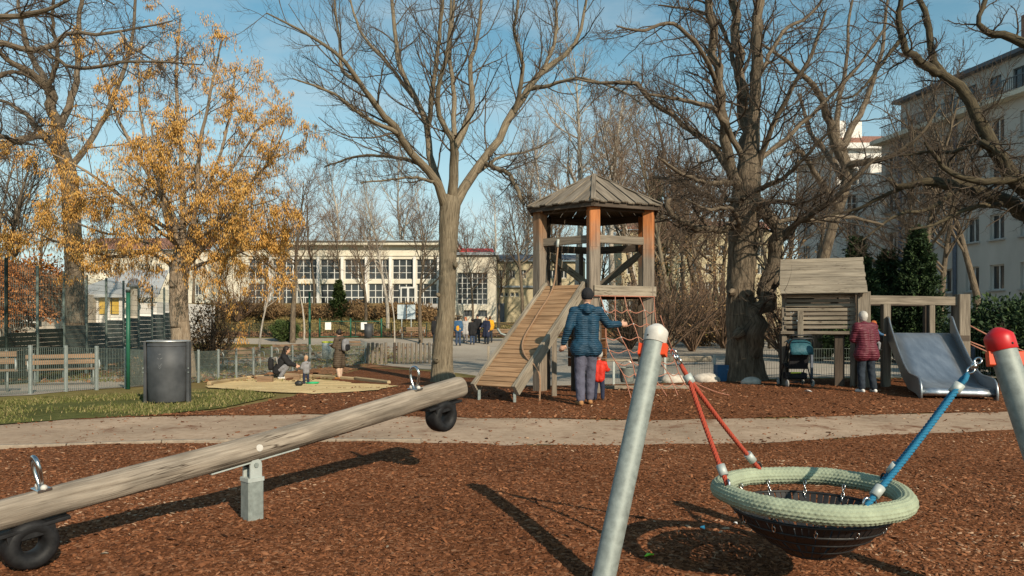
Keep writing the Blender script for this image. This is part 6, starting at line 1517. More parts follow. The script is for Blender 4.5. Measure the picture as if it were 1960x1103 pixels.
# golden catkin tree
GT, (glp, g2, g3, g4) = hand_tree('hazel_tree', 'broad tree covered in hanging golden orange catkins left of centre', 24.5,
    [(352, 700, 21), (348, 660, 18), (343, 600, 16.5), (342, 550, 16.5), (346, 500, 16.5), (352, 470, 12)],
    [[(345, 505, 13, 0), (330, 425, 11, -.3), (285, 335, 8, -.8), (235, 245, 6, -1.3), (200, 150, 4, -1.8), (180, 70, 2, -2)],
     [(350, 490, 14, 0), (350, 380, 11, .2), (345, 280, 9, .3), (338, 150, 6, .4), (345, 35, 3, .5)],
     [(354, 490, 11, 0), (375, 400, 9, -.7), (380, 300, 7, -1.1), (402, 180, 5, -1.5), (425, 75, 2.5, -1.8)],
     [(358, 510, 11, 0), (415, 440, 9, -.5), (468, 368, 6, -1), (520, 300, 4, -1.4), (548, 236, 2, -1.7)],
     [(340, 515, 9, 0), (285, 485, 7, -.7), (205, 490, 5, -1.3), (115, 465, 4, -1.9), (45, 435, 2, -2.4)],
     [(362, 515, 8, 0), (430, 492, 6, -.9), (500, 468, 4, -1.6), (562, 440, 2, -2.2)],
     [(343, 450, 9, 0), (265, 402, 7, .6), (175, 335, 5, 1), (95, 292, 3, 1.4), (35, 268, 2, 1.6)],
     [(352, 410, 9, 0), (430, 342, 6, .8), (492, 252, 4, 1.3), (540, 222, 2, 1.7)],
     [(345, 440, 8, 0), (300, 340, 6, 1.8), (270, 230, 5, 2.5), (265, 120, 3, 3)],
     [(355, 430, 8, 0), (410, 330, 6, 2), (440, 220, 5, 2.8), (450, 130, 3, 3.3)],
     [(340, 470, 8, 0), (290, 430, 6, -2), (220, 380, 4, -2.9), (150, 380, 2, -3.3)],
     [(358, 470, 8, 0), (420, 430, 6, -2), (470, 400, 4, -2.9), (530, 380, 2, -3.4)],
     [(345, 480, 8, 0), (320, 430, 6, -2.2), (300, 330, 5, -3), (290, 240, 3, -3.4)],
     [(352, 480, 8, 0), (390, 450, 6, 2.4), (470, 440, 4, 3.2), (540, 470, 2, 3.6)],
     [(342, 500, 7, 0), (270, 460, 5, 2.2), (180, 440, 4, 3), (100, 400, 2, 3.4)]],
    'bark_hazel', 'twig_brown', n2=13, n3=7, n4=4, lrs=.5, r2max=.018, furrow=.05, trop=-.035, wig=.14, lmax=4.6, ratio2=.44)
def catkins(T, src, n, size, pale):
    i = RNG.integers(0, len(src), n); j = RNG.integers(1, src.shape[1], n); P = src[i, j] + RNG.normal(0, .05, (n, 3)); Ln = size * RNG.uniform(.6, 1.4, n); r = Ln * .056
    tilt = RNG.normal(0, .08, (n, 2)) * Ln[:, None]; V = np.zeros((n, 4, 3)); V[:, 3] = P + np.stack([tilt[:, 0], tilt[:, 1], -Ln], 1)
    a = RNG.uniform(0, 6.28, n)
    for k in range(3):
        an = a + k * 2.0944; d = np.stack([np.cos(an), np.sin(an), 0 * an], 1)
        V[:, k] = P + d * r[:, None] * 1.5 + np.stack([tilt[:, 0] * .3, tilt[:, 1] * .3, -Ln * RNG.uniform(.0, .3, n)], 1)
    b = (np.arange(n) * 4)[:, None]; F_ = [(0, 1, 2), (0, 3, 1), (1, 3, 2), (2, 3, 0)]
    Q = np.stack([b + np.array(f) for f in F_], 1).reshape(-1, 3); UV = np.repeat(np.stack([RNG.beta(1.8, 1.8, n), np.zeros(n)], 1), 12, 0)
    off = np.array(rootloc(T)); o = link('catkins', mesh_np('catkins', V.reshape(-1, 3) - off, Q, UV, 'catkin'), T); o['kind'] = 'stuff'
keep = RNG.uniform(0, 1, len(g4)) < np.where(g4[:, 0, 2] > 8.5, .75, .95)
catkins(GT, g4[keep], 68000, .12, 0)
# ------------------------------------------------------------------ background trees (shared meshes)
def proto_tree(h, tr, spread, levels, trop, upang, twig_r, seed, fork=.35):
    """returns trunk and crown mesh data in local coordinates"""
    n1 = levels[0]; P = np.zeros((1, 3)); pts, rad = grow(P, np.array([[0.03, 0.02, 1.0]]), np.array([h]), np.array([tr]), 14, .035, .03, .12)
    G = [(pts, rad, 8)]
    Pk, D, L1, R1 = kids(pts, rad, np.array([h * spread]), n1, fork, upang, 1.0, .5, .02, tmax=.97); a1, r1 = grow(Pk, D, L1, R1, 8, .12, trop)
    Pk, D, L2, R2 = kids(a1, r1, L1, levels[1], .2, .7, .5, .5, .010); a2, r2 = grow(Pk, D, L2, R2, 6, .15, trop)
    Pk, D, L3, R3 = kids(a2, r2, L2, levels[2], .15, .7, .55, .55, twig_r); a3, r3 = grow(Pk, D, np.clip(L3, .3, 2.0), R3, 4, .17, trop)
    V, Q, UV = tubes_np(G + [(a1, r1, 5)]); crown = [(a2, r2, 4), (a3, r3, 3)]
    V2, Q2, UV2 = tubes_np(crown); return (V, Q, UV), (V2, Q2, UV2)
def mk(name, t, m): return mesh_np(name, t[0], t[1], t[2], m)
KINDS = {}
for key, a in {'tall': (15, .20, .36, (20, 9, 6), .10, .75, .010, 1), 'plane': (22, .34, .32, (24, 10, 6), .06, .7, .013, 2), 'thin': (9, .085, .30, (12, 6, 4), .10, .6, .006, 3), 'round': (11, .19, .46, (20, 9, 6), .05, .9, .010, 4)}.items():
    KINDS[key] = proto_tree(*a)
TR = {}
def bg_tree(key, px, Y, s, label, bark, twig, group='bare trees in the background', rz=None):
    k = (key, bark, twig)
    if (key, bark) not in TR: TR[(key, bark)] = mk('trunk', KINDS[key][0], bark)
    if (key, twig) not in TR: TR[(key, twig)] = mk('crown', KINDS[key][1], twig)
    p = onx(px, Y); T = thing('bare_tree', p, label, 'tree', group); T.rotation_euler = (0, 0, random.uniform(0, 6.28) if rz is None else rz); T.scale = (s * random.uniform(.9, 1.1), s * random.uniform(.9, 1.1), s)
    link('trunk', TR[(key, bark)], T); link('crown', TR[(key, twig)], T)
    return T
bg_tree('plane', 1104, 62, 1.0, 'tall pale barked tree rising behind the tower roof', 'bark_pale', 'twig_pale')
bg_tree('plane', 1175, 66, .95, 'pale barked tree behind the tower, right one of the pair', 'bark_pale', 'twig_pale')
bg_tree('plane', 1010, 78, .9, 'pale far tree behind the annex left of the tower', 'bark_pale', 'twig_pale')
bg_tree('tall', 742, 58, .78, 'slender pale trunked tree in front of the middle of the school', 'bark_pale', 'twig_pale')
bg_tree('thin', 497, 33, .62, 'young tree with a whitish trunk on the lawn behind the crouching woman', 'bark_pale', 'twig_red')
bg_tree('thin', 755, 44, .62, 'young staked tree with pale trunk left of the signs', 'bark_pale', 'twig_red')
bg_tree('thin', 582, 50, .8, 'young white trunked tree right of the round bush', 'bark_pale', 'twig_red')
bg_tree('round', 805, 48, .78, 'dark low forked tree just left of the big pale trunk', 'bark_dark', 'twig_brown')
bg_tree('round', 1000, 60, .95, 'dark many branched tree in front of the annex', 'bark_dark', 'twig_brown')
bg_tree('round', 955, 57, .62, 'small dark tree by the annex left of the ramp top', 'bark_dark', 'twig_brown')
bg_tree('tall', 600, 62, .62, 'bare tree in front of the left part of the school', 'bark_dark', 'twig_red')
bg_tree('tall', 540, 64, .66, 'bare reddish tree left of the school middle behind catkins', 'bark_dark', 'twig_red')
bg_tree('tall', 1285, 40, .85, 'bare tree with stout trunk right behind the tower', 'bark_ash', 'twig_red')
bg_tree('round', 1235, 48, 1.0, 'bare bushy crowned tree seen through the tower right side', 'bark_dark', 'twig_red')
bg_tree('tall', 1345, 50, .9, 'bare tree left of the thick old trunk', 'bark_dark', 'twig_red')
bg_tree('round', 1380, 58, 1.1, 'bare crown filling the gap left of the thick trunk', 'bark_dark', 'twig_red')
bg_tree('tall', 1510, 46, .95, 'bare tree between the thick trunk and the play house', 'bark_dark', 'twig_brown')
bg_tree('round', 1475, 40, .85, 'bare twiggy tree just right of the thick old trunk', 'bark_dark', 'twig_brown')
bg_tree('tall', 1560, 52, 1.0, 'bare tree in front of the white house', 'bark_dark', 'twig_brown')
bg_tree('round', 1730, 36, .85, 'bare twiggy tree in front of the grey block', 'bark_dark', 'twig_brown')
bg_tree('round', 1800, 34, .9, 'bare twiggy tree veiling the grey block downpipe', 'bark_dark', 'twig_brown')
bg_tree('tall', 1870, 37, .9, 'bare tree veiling the grey block upper windows', 'bark_dark', 'twig_brown')
bg_tree('round', 700, 55, .72, 'low spreading bare tree in front of the school between gate and signs', 'bark_dark', 'twig_red')
bg_tree('round', 650, 68, .7, 'low bare tree close to the school terrace', 'bark_dark', 'twig_red')
bg_tree('round', 905, 66, .68, 'bare tree in front of the big stair window', 'bark_dark', 'twig_red')
bg_tree('tall', 1065, 52, .8, 'bare tree showing between the tower posts', 'bark_dark', 'twig_red')
bg_tree('round', 1310, 62, 1.15, 'bare bushy tree screening the yellow house left part', 'bark_dark', 'twig_red')
bg_tree('round', 1365, 70, 1.2, 'bare bushy tree screening the yellow house right part', 'bark_dark', 'twig_red')
bg_tree('tall', 1040, 68, 1.25, 'tall brown twigged tree left behind the tower roof', 'bark_pale', 'twig_red')
bg_tree('tall', 1140, 72, 1.35, 'tall brown twigged tree right behind the tower apex', 'bark_pale', 'twig_red')
bg_tree('tall', 1215, 58, 1.15, 'tall brown twigged tree just right of the tower roof', 'bark_dark', 'twig_red')
bg_tree('round', 1270, 52, 1.25, 'broad brown twigged tree between the tower and the thick trunk', 'bark_dark', 'twig_red')
bg_tree('tall', 1330, 56, 1.25, 'tall brown twigged tree filling the sky left of the thick trunk', 'bark_dark', 'twig_brown')
bg_tree('round', 1770, 31, 1.05, 'dark twigged tree right of the evergreens', 'bark_dark', 'twig_brown')
bg_tree('tall', 660, 86, 1.2, 'tall hazy tree behind the school roof left part', 'bark_pale', 'twig_red')
bg_tree('tall', 770, 90, 1.25, 'tall hazy tree behind the school roof right part', 'bark_pale', 'twig_red')
bg_tree('round', 560, 48, .95, 'broad reddish tree right beside the golden crown', 'bark_dark', 'twig_red')
bg_tree('round', 10, 40, 1.1, 'broad dark tree at the left edge above the copper bush', 'bark_dark', 'twig_brown')
far_lab = 'slender bare tree in the far hazy tree line'
for px, Y, s, k in ((440, 84, .8, 'round'), (500, 92, .9, 'tall'), (560, 98, .85, 'round'), (640, 96, .8, 'tall'), (690, 100, .85, 'round'), (730, 98, .8, 'tall'), (780, 100, .85, 'round'), (830, 96, .85, 'tall'), (900, 98, .9, 'round'), (945, 96, .9, 'tall'), (985, 100, .95, 'round'), (1050, 104, 1.0, 'tall'), (1150, 104, 1.0, 'round'), (1220, 84, 1.1, 'tall'), (1280, 72, 1.0, 'round'), (1330, 80, 1.1, 'tall'), (1420, 78, 1.1, 'round')):
    bg_tree(k, px, Y, s * 1.28, far_lab, 'bark_dark' if k == 'round' else 'bark_pale', 'twig_red', 'far tree line')
lab2 = ['bare tree at the very left edge behind the stone cottage', 'bare tree above the stone cottage roof', 'bare tree behind the big left trunk', 'bare tree above the pale hall roof', 'bare tree behind the slim stone column', 'bare tree behind the catkin tree trunk', 'bare tree at the left end of the school']
for n_, (px, Y, s, k) in enumerate(((-40, 50, .9, 'tall'), (20, 56, .9, 'round'), (70, 62, .85, 'tall'), (215, 60, .8, 'round'), (290, 66, .8, 'tall'), (370, 70, .8, 'round'), (420, 60, .72, 'round'))):
    bg_tree(k, px, Y, s, lab2[n_], 'bark_dark', 'twig_brown', 'trees behind the court fence')

# ------------------------------------------------------------------ shrubs and conifers
def leaves(T, name, P, out, size, m, asp=.45, droop=0.0, wild=.7):
    n = len(P); d = nrmz(out + RNG.normal(0, wild, (n, 3)) + np.array([0, 0, -droop])); r = RNG.normal(0, 1, (n, 3)); s = nrmz(np.cross(d, r)); L_ = size * RNG.uniform(.6, 1.4, n)
    up = np.cross(d, s); V = np.zeros((n, 4, 3)); V[:, 0] = P; V[:, 1] = P + d * (L_ * .5)[:, None] + s * (L_ * asp * .5)[:, None] + up * (L_ * .08)[:, None]; V[:, 2] = P + d * L_[:, None]; V[:, 3] = P + d * (L_ * .5)[:, None] - s * (L_ * asp * .5)[:, None] + up * (L_ * .08)[:, None]
    b = (np.arange(n) * 4)[:, None]; Q = np.stack([b + np.array([0, 1, 2]), b + np.array([0, 2, 3])], 1).reshape(-1, 3); UV = np.repeat(np.stack([RNG.beta(1.8, 1.8, n), np.zeros(n)], 1), 6, 0)
    o = link(name, mesh_np(name, V.reshape(-1, 3) - np.array(rootloc(T)), Q, UV, m, smooth=False), T); o['kind'] = 'stuff'; return o
def stems(T, p, n, h, r, m='twig_brown', sp=.5):
    P = np.array(p)[None] + RNG.normal(0, .06, (n, 3)) * np.array([1, 1, 0]); D = RNG.normal(0, sp, (n, 3)); D[:, 2] = 1; a, rr = grow(P, D, np.full(n, h) * RNG.uniform(.6, 1.1, n), np.full(n, r), 6, .08, .02)
    b, br = grow(*kids(a, rr, np.full(n, h), 6, .2, .6, .4, .5, .005), 4, .12, .05); c, cr = grow(*kids(b, br, np.full(n * 6, h * .35), 3, .2, .6, .5, .6, .004), 3, .12, .05)
    return tree_obj(T, 'stems', [(a, rr, 5), (b, br, 4), (c, cr, 3)], m)
def conifer(px, Y, topy, wpx, label, m='leaf_dark', n=14000, size=.16, group=None, col=.0):
    p = onx(px, Y); h = CH - (topy - HY) / F * Y - p.z; R = wpx / 2 * Y / F; T = thing('evergreen_tree', p, label, 'tree', group)
    mm = MB(); mm.tube([p - Vector((0, 0, .1)), p + Vector((0.02, 0, h * .5)), p + Vector((0, 0, h * .95))], [h * .03, h * .02, .015], 8); mm.build('trunk', 'bark_dark', T)
    per = 46; nb = n // per; t = RNG.uniform(0, 1, nb) ** 1.2; a = RNG.uniform(0, 2 * np.pi, nb); tip = R * (1 - t) ** .75 * (.5 + .5 * np.minimum(1, t * 8 + .5)) * RNG.uniform(.62, 1.18, nb)
    u = RNG.uniform(.12, 1, (nb, per)) ** .7; wd = .10 + .10 * R; rr = tip[:, None] * u; z = h * (.03 + .95 * t)[:, None] + rr * RNG.uniform(.15, .6, nb)[:, None] + RNG.normal(0, .05, (nb, per)) * R
    sp = RNG.normal(0, 1, (nb, per)) * wd * (1.05 - u); ca, sa = np.cos(a)[:, None], np.sin(a)[:, None]
    P = np.array(p) + np.stack([rr * ca - sp * sa, rr * sa + sp * ca, np.minimum(z, h * 1.02)], -1).reshape(-1, 3); out = np.stack([np.broadcast_to(ca, rr.shape), np.broadcast_to(sa, rr.shape), np.full(rr.shape, .55)], -1).reshape(-1, 3)
    leaves(T, 'crown', P, out, size, m, .3); return T
conifer(1640, 25, 455, 120, 'dark conical evergreen behind the play house roof, left of the pair', n=24000)
conifer(1757, 26, 436, 135, 'dark conical evergreen left of the grey block windows, right of the pair', n=22000)
conifer(1700, 27, 480, 140, 'dark bushy evergreen between the two conical ones', n=18000)
conifer(1585, 28, 500, 70, 'dark evergreen peeping above the left end of the play house roof', n=9000)
conifer(648, 61, 538, 38, 'small green conifer in front of the school windows', 'leaf_green', 5000, .28)
conifer(1254, 54, 335, 60, 'dark pine showing behind the tower roof right corner', 'leaf_dark', 7000, .4)
SHARE = {}
def bush(px, Y, w, h, d, label, m, n, size, cat_='bush', stemm='twig_brown', zc=.5, nst=10, group=None, wild=.8, share=None):
    p = onx(px, Y); T = thing('bush', p, label, cat_, group)
    if share in SHARE:
        for ch, (w0, h0) in SHARE[share]:
            c = ch.copy(); COL.objects.link(c); c.parent = T
        T.scale = (w / w0, w / w0, h / h0); T.rotation_euler = (0, 0, random.uniform(0, 6.28)); return T
    u = RNG.normal(0, 1, (n, 3)); u = nrmz(u); lob = 1 + .14 * np.sin(u[:, 0] * 7 + u[:, 2] * 5) + .12 * np.sin(u[:, 1] * 9 + u[:, 0] * 4) + RNG.normal(0, .05, n); r = RNG.uniform(.2, 1, n) ** .4 * lob
    P = np.array(p) + np.array([0, 0, h * zc]) + u * r[:, None] * np.array([w / 2, d / 2, h / 2]); P[:, 2] = np.maximum(P[:, 2], p.z + .03)
    a_ = stems(T, p, nst, h * .8, .02 * h ** .5, stemm); b_ = leaves(T, 'foliage', P, u, size, m, .5, 0, wild)
    if share: SHARE[share] = [(a_, (w, h)), (b_, (w, h))]
    return T
bush(545, 49, 1.75, 1.35, 1.5, 'round clipped dark green bush in front of the far fence', 'leaf_green', 9000, .11)
bush(1925, 19.5, 2.6, 2.0, 2.0, 'dark green leafy shrub behind the red capped post', 'leaf_dark', 9000, .12)
bush(1990, 17.0, 2.0, 1.9, 2.0, 'dark green shrub at the right edge behind the swing post', 'leaf_dark', 7000, .11)
bush(1870, 24, 2.2, 1.5, 1.8, 'dark green shrub right of the slide below the grey block', 'leaf_dark', 6000, .12)
bush(30, 31, 4.2, 2.8, 3.0, 'copper leaved bush at the left edge above the court fence', 'leaf_copper', 13000, .14, zc=1.1, nst=16)
bush(1345, 44, 4.5, 2.2, 1.4, 'brown leaved hedge section behind the far litter bin', 'leaf_hedge', 9000, .12)
bush(1250, 45, 3.5, 2.0, 1.4, 'brown leaved hedge section behind the rope net', 'leaf_hedge', 6000, .12)
ORD = ['first', 'second', 'third', 'fourth', 'fifth', 'sixth', 'seventh', 'eighth', 'ninth', 'tenth']
for i, (px, w_) in enumerate(((430, 4), (475, 4), (520, 4), (565, 4), (610, 4), (670, 4), (715, 4), (760, 4.5), (800, 4), (845, 3.5))):
    bush(px, 60.8 + .6 * (i % 2), w_, .95 + .2 * (i % 3), 2.0, 'brown twiggy shrub on the school bank, %s from the left' % ORD[i], 'leaf_hedge', 2200, .15, group='shrubs on the school bank', nst=26, wild=1.2, share='bank%d' % (i % 2))
bush(402, 29, 1.9, 2.9, 1.6, 'brown twiggy shrub right of the catkin tree trunk', 'leaf_hedge', 2200, .10, nst=40, wild=1.2)
bush(262, 19.5, .9, .9, .7, 'small bare twiggy shrub behind the fence left of the bin', 'leaf_hedge', 200, .06, nst=26, wild=1.2)

for (px, Y, w_, h_, lab_) in ((1265, 33, 3.2, 4.6, 'tall brown twiggy thicket behind the tower right post'), (1325, 36, 3.4, 5.2, 'tall brown twiggy thicket left of the thick trunk'), (1385, 40, 3.6, 5.6, 'tall brown twiggy thicket touching the thick trunk on its left'), (1205, 40, 3.4, 4.8, 'tall brown twiggy thicket seen through the tower'), (1500, 30, 3.0, 4.4, 'tall brown twiggy thicket left of the play house'), (455, 60, 3.6, 4.6, 'tall reddish thicket behind the catkin tree right side'), (100, 44, 4.0, 5.0, 'tall brown thicket above the stone cottage'), (230, 52, 4.0, 5.4, 'tall brown thicket behind the pale hall')):
    bush(px, Y, w_, h_, w_, lab_, 'leaf_hedge', 900, .12, nst=34, wild=1.2, stemm='twig_red', zc=.6, share='thick%d' % (px % 2))
# ------------------------------------------------------------------ people
def caps(m, p0, p1, r0, r1, k=12):
    p0 = Vector(p0); p1 = Vector(p1); d = (p1 - p0); L_ = d.length
    if L_ < 1e-5: d = Vector((0, 0, 1)); L_ = 1e-5
    R = d.normalized().to_track_quat('Z', 'Y').to_matrix(); pr = []
    for i in range(5): a = math.pi / 2 * (1 - i / 4); pr.append((max(1e-4, r0 * math.cos(a)), -r0 * math.sin(a)))
    for i in range(5): a = math.pi / 2 * i / 4; pr.append((max(1e-4, r1 * math.cos(a)), L_ + r1 * math.sin(a)))
    b = len(m.v); m.lathe(pr, p0, k, M=R); n = len(m.v); m.face([b + j for j in reversed(range(k))]); m.face([n - k + j for j in range(k)])
def skinned(name, capsules, voxel, matn, T, sm=4, fold=0.0):
    m = MB()
    for c in capsules:
        if len(c) == 3: m.ball(c[0], c[1], 14, 9, c[2]); k = 14; n = len(m.v); m.face([n - 10 * 14 + j for j in reversed(range(14))]); m.face([n - 14 + j for j in range(14)])
        else: caps(m, *c)
    me = m.mesh(name, matn); o = bpy.data.objects.new('tmp', me); COL.objects.link(o)
    r = o.modifiers.new('r', 'REMESH'); r.mode = 'VOXEL'; r.voxel_size = voxel; r.use_smooth_shade = True
    s = o.modifiers.new('s', 'SMOOTH'); s.factor = .5; s.iterations = sm
    bpy.context.view_layer.update(); dg = bpy.context.evaluated_depsgraph_get(); ev = o.evaluated_get(dg); res = bpy.data.meshes.new_from_object(ev); res.name = name
    if not res.materials: res.materials.append(MATS[matn])
    if fold:
        nv = len(res.vertices); co = np.zeros(nv * 3, np.float32); no = np.zeros(nv * 3, np.float32); res.vertices.foreach_get('co', co); res.vertices.foreach_get('normal', no); co = co.reshape(-1, 3); no = no.reshape(-1, 3); ph = random.uniform(0, 9)
        x, y, z = co[:, 0] * 1.0, co[:, 1], co[:, 2]
        d_ = np.abs(np.sin(z * 23 + 5 * np.sin(x * 7 + ph) + 3 * np.sin(y * 11))) * .55 + np.sin(z * 47 + x * 19 + 4 * np.sin(y * 13 + ph)) * .25 + np.sin(x * 31 + z * 9 + ph) * .2
        res.vertices.foreach_set('co', (co + no * (d_ * fold)[:, None]).ravel()); res.update()
    bpy.data.objects.remove(o); return link(name, res, T)
J0 = dict(pel=(0, 0, .93), che=(0, .0, 1.28), nec=(0, 0, 1.46), hea=(0, .02, 1.625), shL=(-.175, 0, 1.41), elL=(-.225, -.03, 1.14), wrL=(-.225, .05, .90), shR=(.175, 0, 1.41), elR=(.225, -.03, 1.14), wrR=(.225, .05, .90),
          hiL=(-.085, 0, .93), knL=(-.095, .02, .51), anL=(-.10, -.02, .09), hiR=(.085, 0, .93), knR=(.095, .02, .51), anR=(.10, -.02, .09))
def hand(w, e, s, flip, curl=.5):
    w = Vector(w); d = (w - Vector(e)).normalized(); side = d.cross(Vector((0, 1, 0)))
    if side.length < .1: side = d.cross(Vector((1, 0, 0)))
    side.normalize(); nn = side.cross(d).normalized() * flip; out = []
    pe = w + d * .085 * s; out.append((w, pe, .026 * s, .033 * s)); out.append((w + d * .05 * s + side * .02 * s, pe + side * .018 * s, .024 * s, .022 * s)); out.append((w + d * .05 * s - side * .02 * s, pe - side * .018 * s, .024 * s, .022 * s))
    for i, (o, l) in enumerate(((-.033, .065), (-.011, .075), (.011, .07), (.033, .055))):
        a = pe + side * o * s; b = a + (d * .8 + nn * curl * .5).normalized() * l * .55 * s; c = b + (d * .5 + nn * curl).normalized() * l * .5 * s; out.append((a, b, .0095 * s, .009 * s)); out.append((b, c, .009 * s, .0075 * s))
    t0 = w + d * .025 * s + side * .03 * s; t1 = t0 + (d * .6 + side * .8).normalized() * .045 * s; out.append((t0, t1, .012 * s, .010 * s)); out.append((t1, t1 + (d + nn * .3).normalized() * .03 * s, .010 * s, .008 * s)); return out
def person(loc, rz, H, label, top, legs, shoes, hairm, pose=None, hair='short', coat_len=None, voxel=.014, bulk=1.0, legm=None, headr=1.0, sleeve=True, lower=None, face=True, hood=False, group=None, cat_='person', zoff=0.0, extra=None, headturn=0.0):
    s = H / 1.75; J = dict(J0); J.update(pose or {}); J = {k: Vector(v) * s for k, v in J.items()}
    T = thing('person', Vector(loc) + Vector((0, 0, zoff)), label, cat_, group); T.rotation_euler = (0, 0, rz)
    hr = .098 * s * headr; he = J['hea']; fw = Matrix.Rotation(headturn, 3, 'Z') @ Vector((0, 1, 0)); sdv = Matrix.Rotation(headturn, 3, 'Z') @ Vector((1, 0, 0))
    pel, che, nec = J['pel'], J['che'], J['nec']; wv = Vector((.065 * s, 0, 0))
    B = [(he + Vector((0, 0, .015 * s)), hr, (.80, .98, 1.08)), (he + fw * .028 * s * headr - Vector((0, 0, .055 * s * headr)), hr * .68, (.95, .95, 1.0)), (nec - Vector((0, 0, .03 * s)), he - Vector((0, 0, .05 * s)), .055 * s, .05 * s)]
    if face:
        B.append((he + fw * hr * .88 + Vector((0, 0, .005 * s)), he + fw * hr * 1.06 - Vector((0, 0, .022 * s)), .012 * s, .017 * s))
        for q in (-1, 1): B.append((he + sdv * q * hr * .80 - Vector((0, 0, .005 * s)), .024 * s, (.45, .9, 1.2)))
    for q in (-1, 1): B.append((pel + wv * q * .8, che + wv * q, .10 * s, .10 * s))
    B += [(J['shL'], J['shR'], .06 * s, .06 * s), (che, nec, .09 * s, .06 * s)]
    for q in 'LR':
        B += [(J['sh' + q], J['el' + q], .05 * s, .04 * s), (J['el' + q], J['wr' + q], .04 * s, .028 * s), (J['hi' + q], J['kn' + q], .078 * s, .055 * s), (J['kn' + q], J['an' + q], .052 * s, .038 * s)]
        B += hand(J['wr' + q], J['el' + q], s, 1 if q == 'L' else 1)
    skinned('body', B, .012 if voxel < .0135 else .026, 'skin', T, 2)
    if face:
        m = MB()
        for q in (-1, 1): m.ball(he + fw * hr * .83 + sdv * q * .032 * s + Vector((0, 0, .012 * s)), .0105 * s, 8, 6)
        m.build('eyes', 'hair_dark') if False else link('eyes', m.mesh('eyes', 'black_paint'), T)
        m = MB(); m.ball(he + fw * hr * .86 - Vector((0, 0, .05 * s)), .016 * s, 8, 5, (1.2, .6, .35)); link('mouth', m.mesh('mouth', 'lip'), T)
    # upper garment
    g = .022 * s * bulk; U_ = []
    for q in (-1, 1): U_.append((pel + wv * q * .9 - Vector((0, 0, .02 * s)), che + wv * q * 1.1, .105 * s + g, .108 * s + g))
    U_ += [(J['shL'], J['shR'], .062 * s + g, .062 * s + g), (che, nec - Vector((0, 0, .03 * s)), .09 * s + g, .058 * s + g)]
    for q in 'LR':
        U_ += [(J['sh' + q], J['el' + q], .054 * s + g, .045 * s + g)]; a, b = J['el' + q], J['wr' + q]
        U_ += [(a, a.lerp(b, .93), .045 * s + g, .034 * s + g * .7)]
    if coat_len:
        bot = [(J['hi' + q].lerp(J['kn' + q], coat_len) if coat_len <= 1 else J['kn' + q].lerp(J['an' + q], coat_len - 1)) for q in 'LR']
        for q, b in zip((-1, 1), bot): U_.append((pel + wv * q, b + wv * q * .3, .12 * s + g, .13 * s + g * .8))
        U_.append((pel, (bot[0] + bot[1]) / 2, .12 * s, .13 * s))
    if hood: U_ += [(nec + Vector((-.07 * s, -.05 * s, .0)), nec + Vector((.07 * s, -.05 * s, 0)), .06 * s, .06 * s), (nec + Vector((0, -.1 * s, -.03 * s)), nec + Vector((0, -.08 * s, .03 * s)), .065 * s, .05 * s)]
    else: U_.append((nec - Vector((0, 0, .03 * s)), nec + Vector((0, .0, .01 * s)), .075 * s, .068 * s))
    skinned('jacket', U_, voxel * 1.2, top, T, 4, .009 * s)
    Lg = []; e = .018 * s
    for q in 'LR': Lg += [(J['hi' + q], J['kn' + q], .082 * s + e, .062 * s + e), (J['kn' + q], J['an' + q].lerp(J['kn' + q], .06), .062 * s + e, .048 * s + e)]
    Lg.append((J['hiL'], J['hiR'], .1 * s, .1 * s)); lo = skinned('trousers', Lg, voxel * 1.2, legs, T, 4, .007 * s)
    for q in 'LR':
        a = J['an' + q]; k = Vector(J['kn' + q]) - a; f = Vector((0, 1, 0)); sx = -.03 if q == 'L' else .03
        fl = Vector((a.x, a.y - .045 * s, a.z - .045 * s)); skinned('shoe', [(fl, fl + Vector((sx * s, .19 * s, -.005 * s)), .04 * s, .036 * s), (a, fl + Vector((0, .06 * s, .01)), .045 * s, .04 * s)], min(voxel * 1.2, .018), shoes, T, 2)
    Hc = he + Vector((0, 0, .02 * s))
    if hair == 'beanie': hc = [(Hc - fw * .008 * s + Vector((0, 0, .025 * s)), hr * 1.13, (.86, 1.0, 1.0)), (Hc - fw * .012 * s - Vector((0, 0, .01 * s)), hr * 1.06, (.86, .96, .6))]; nm = 'beanie'
    elif hair == 'long': hc = [(Hc - fw * .018 * s + Vector((0, 0, .012 * s)), hr * 1.10, (.88, 1.0, 1.04)), (he - fw * .06 * s, nec - fw * .10 * s - Vector((0, 0, .12 * s)), .07 * s, .075 * s), (he - fw * .03 * s + sdv * .07 * s, nec + sdv * .08 * s - Vector((0, 0, .06 * s)), .035 * s, .035 * s), (he - fw * .03 * s - sdv * .07 * s, nec - sdv * .08 * s - Vector((0, 0, .06 * s)), .035 * s, .035 * s)]; nm = 'hair'
    elif hair == 'bun': hc = [(Hc - fw * .018 * s + Vector((0, 0, .012 * s)), hr * 1.08, (.88, 1.0, 1.02)), (Hc - fw * .05 * s + Vector((0, 0, .11 * s)), .05 * s, (1, 1, 1))]; nm = 'hair'
    elif hair == 'bald': hc = [(Hc - fw * .012 * s + Vector((0, 0, .02 * s)), hr * 1.02, (.84, .98, 1.02))]; nm = 'hair'
    else: hc = [(Hc - fw * .016 * s + Vector((0, 0, .016 * s)), hr * 1.10, (.88, .98, 1.0)), (he - fw * .03 * s - Vector((0, 0, .02 * s)), hr * .88, (.9, .8, .9))]; nm = 'hair'
    skinned(nm, hc, min(voxel * 1.2, .02), hairm, T, 2)
    return T, J, s
mat('lip', (0.33, 0.12, 0.10), 0.6)
cloth('hair_blond', (0.42, 0.27, 0.17), 0.7, 0, .1)
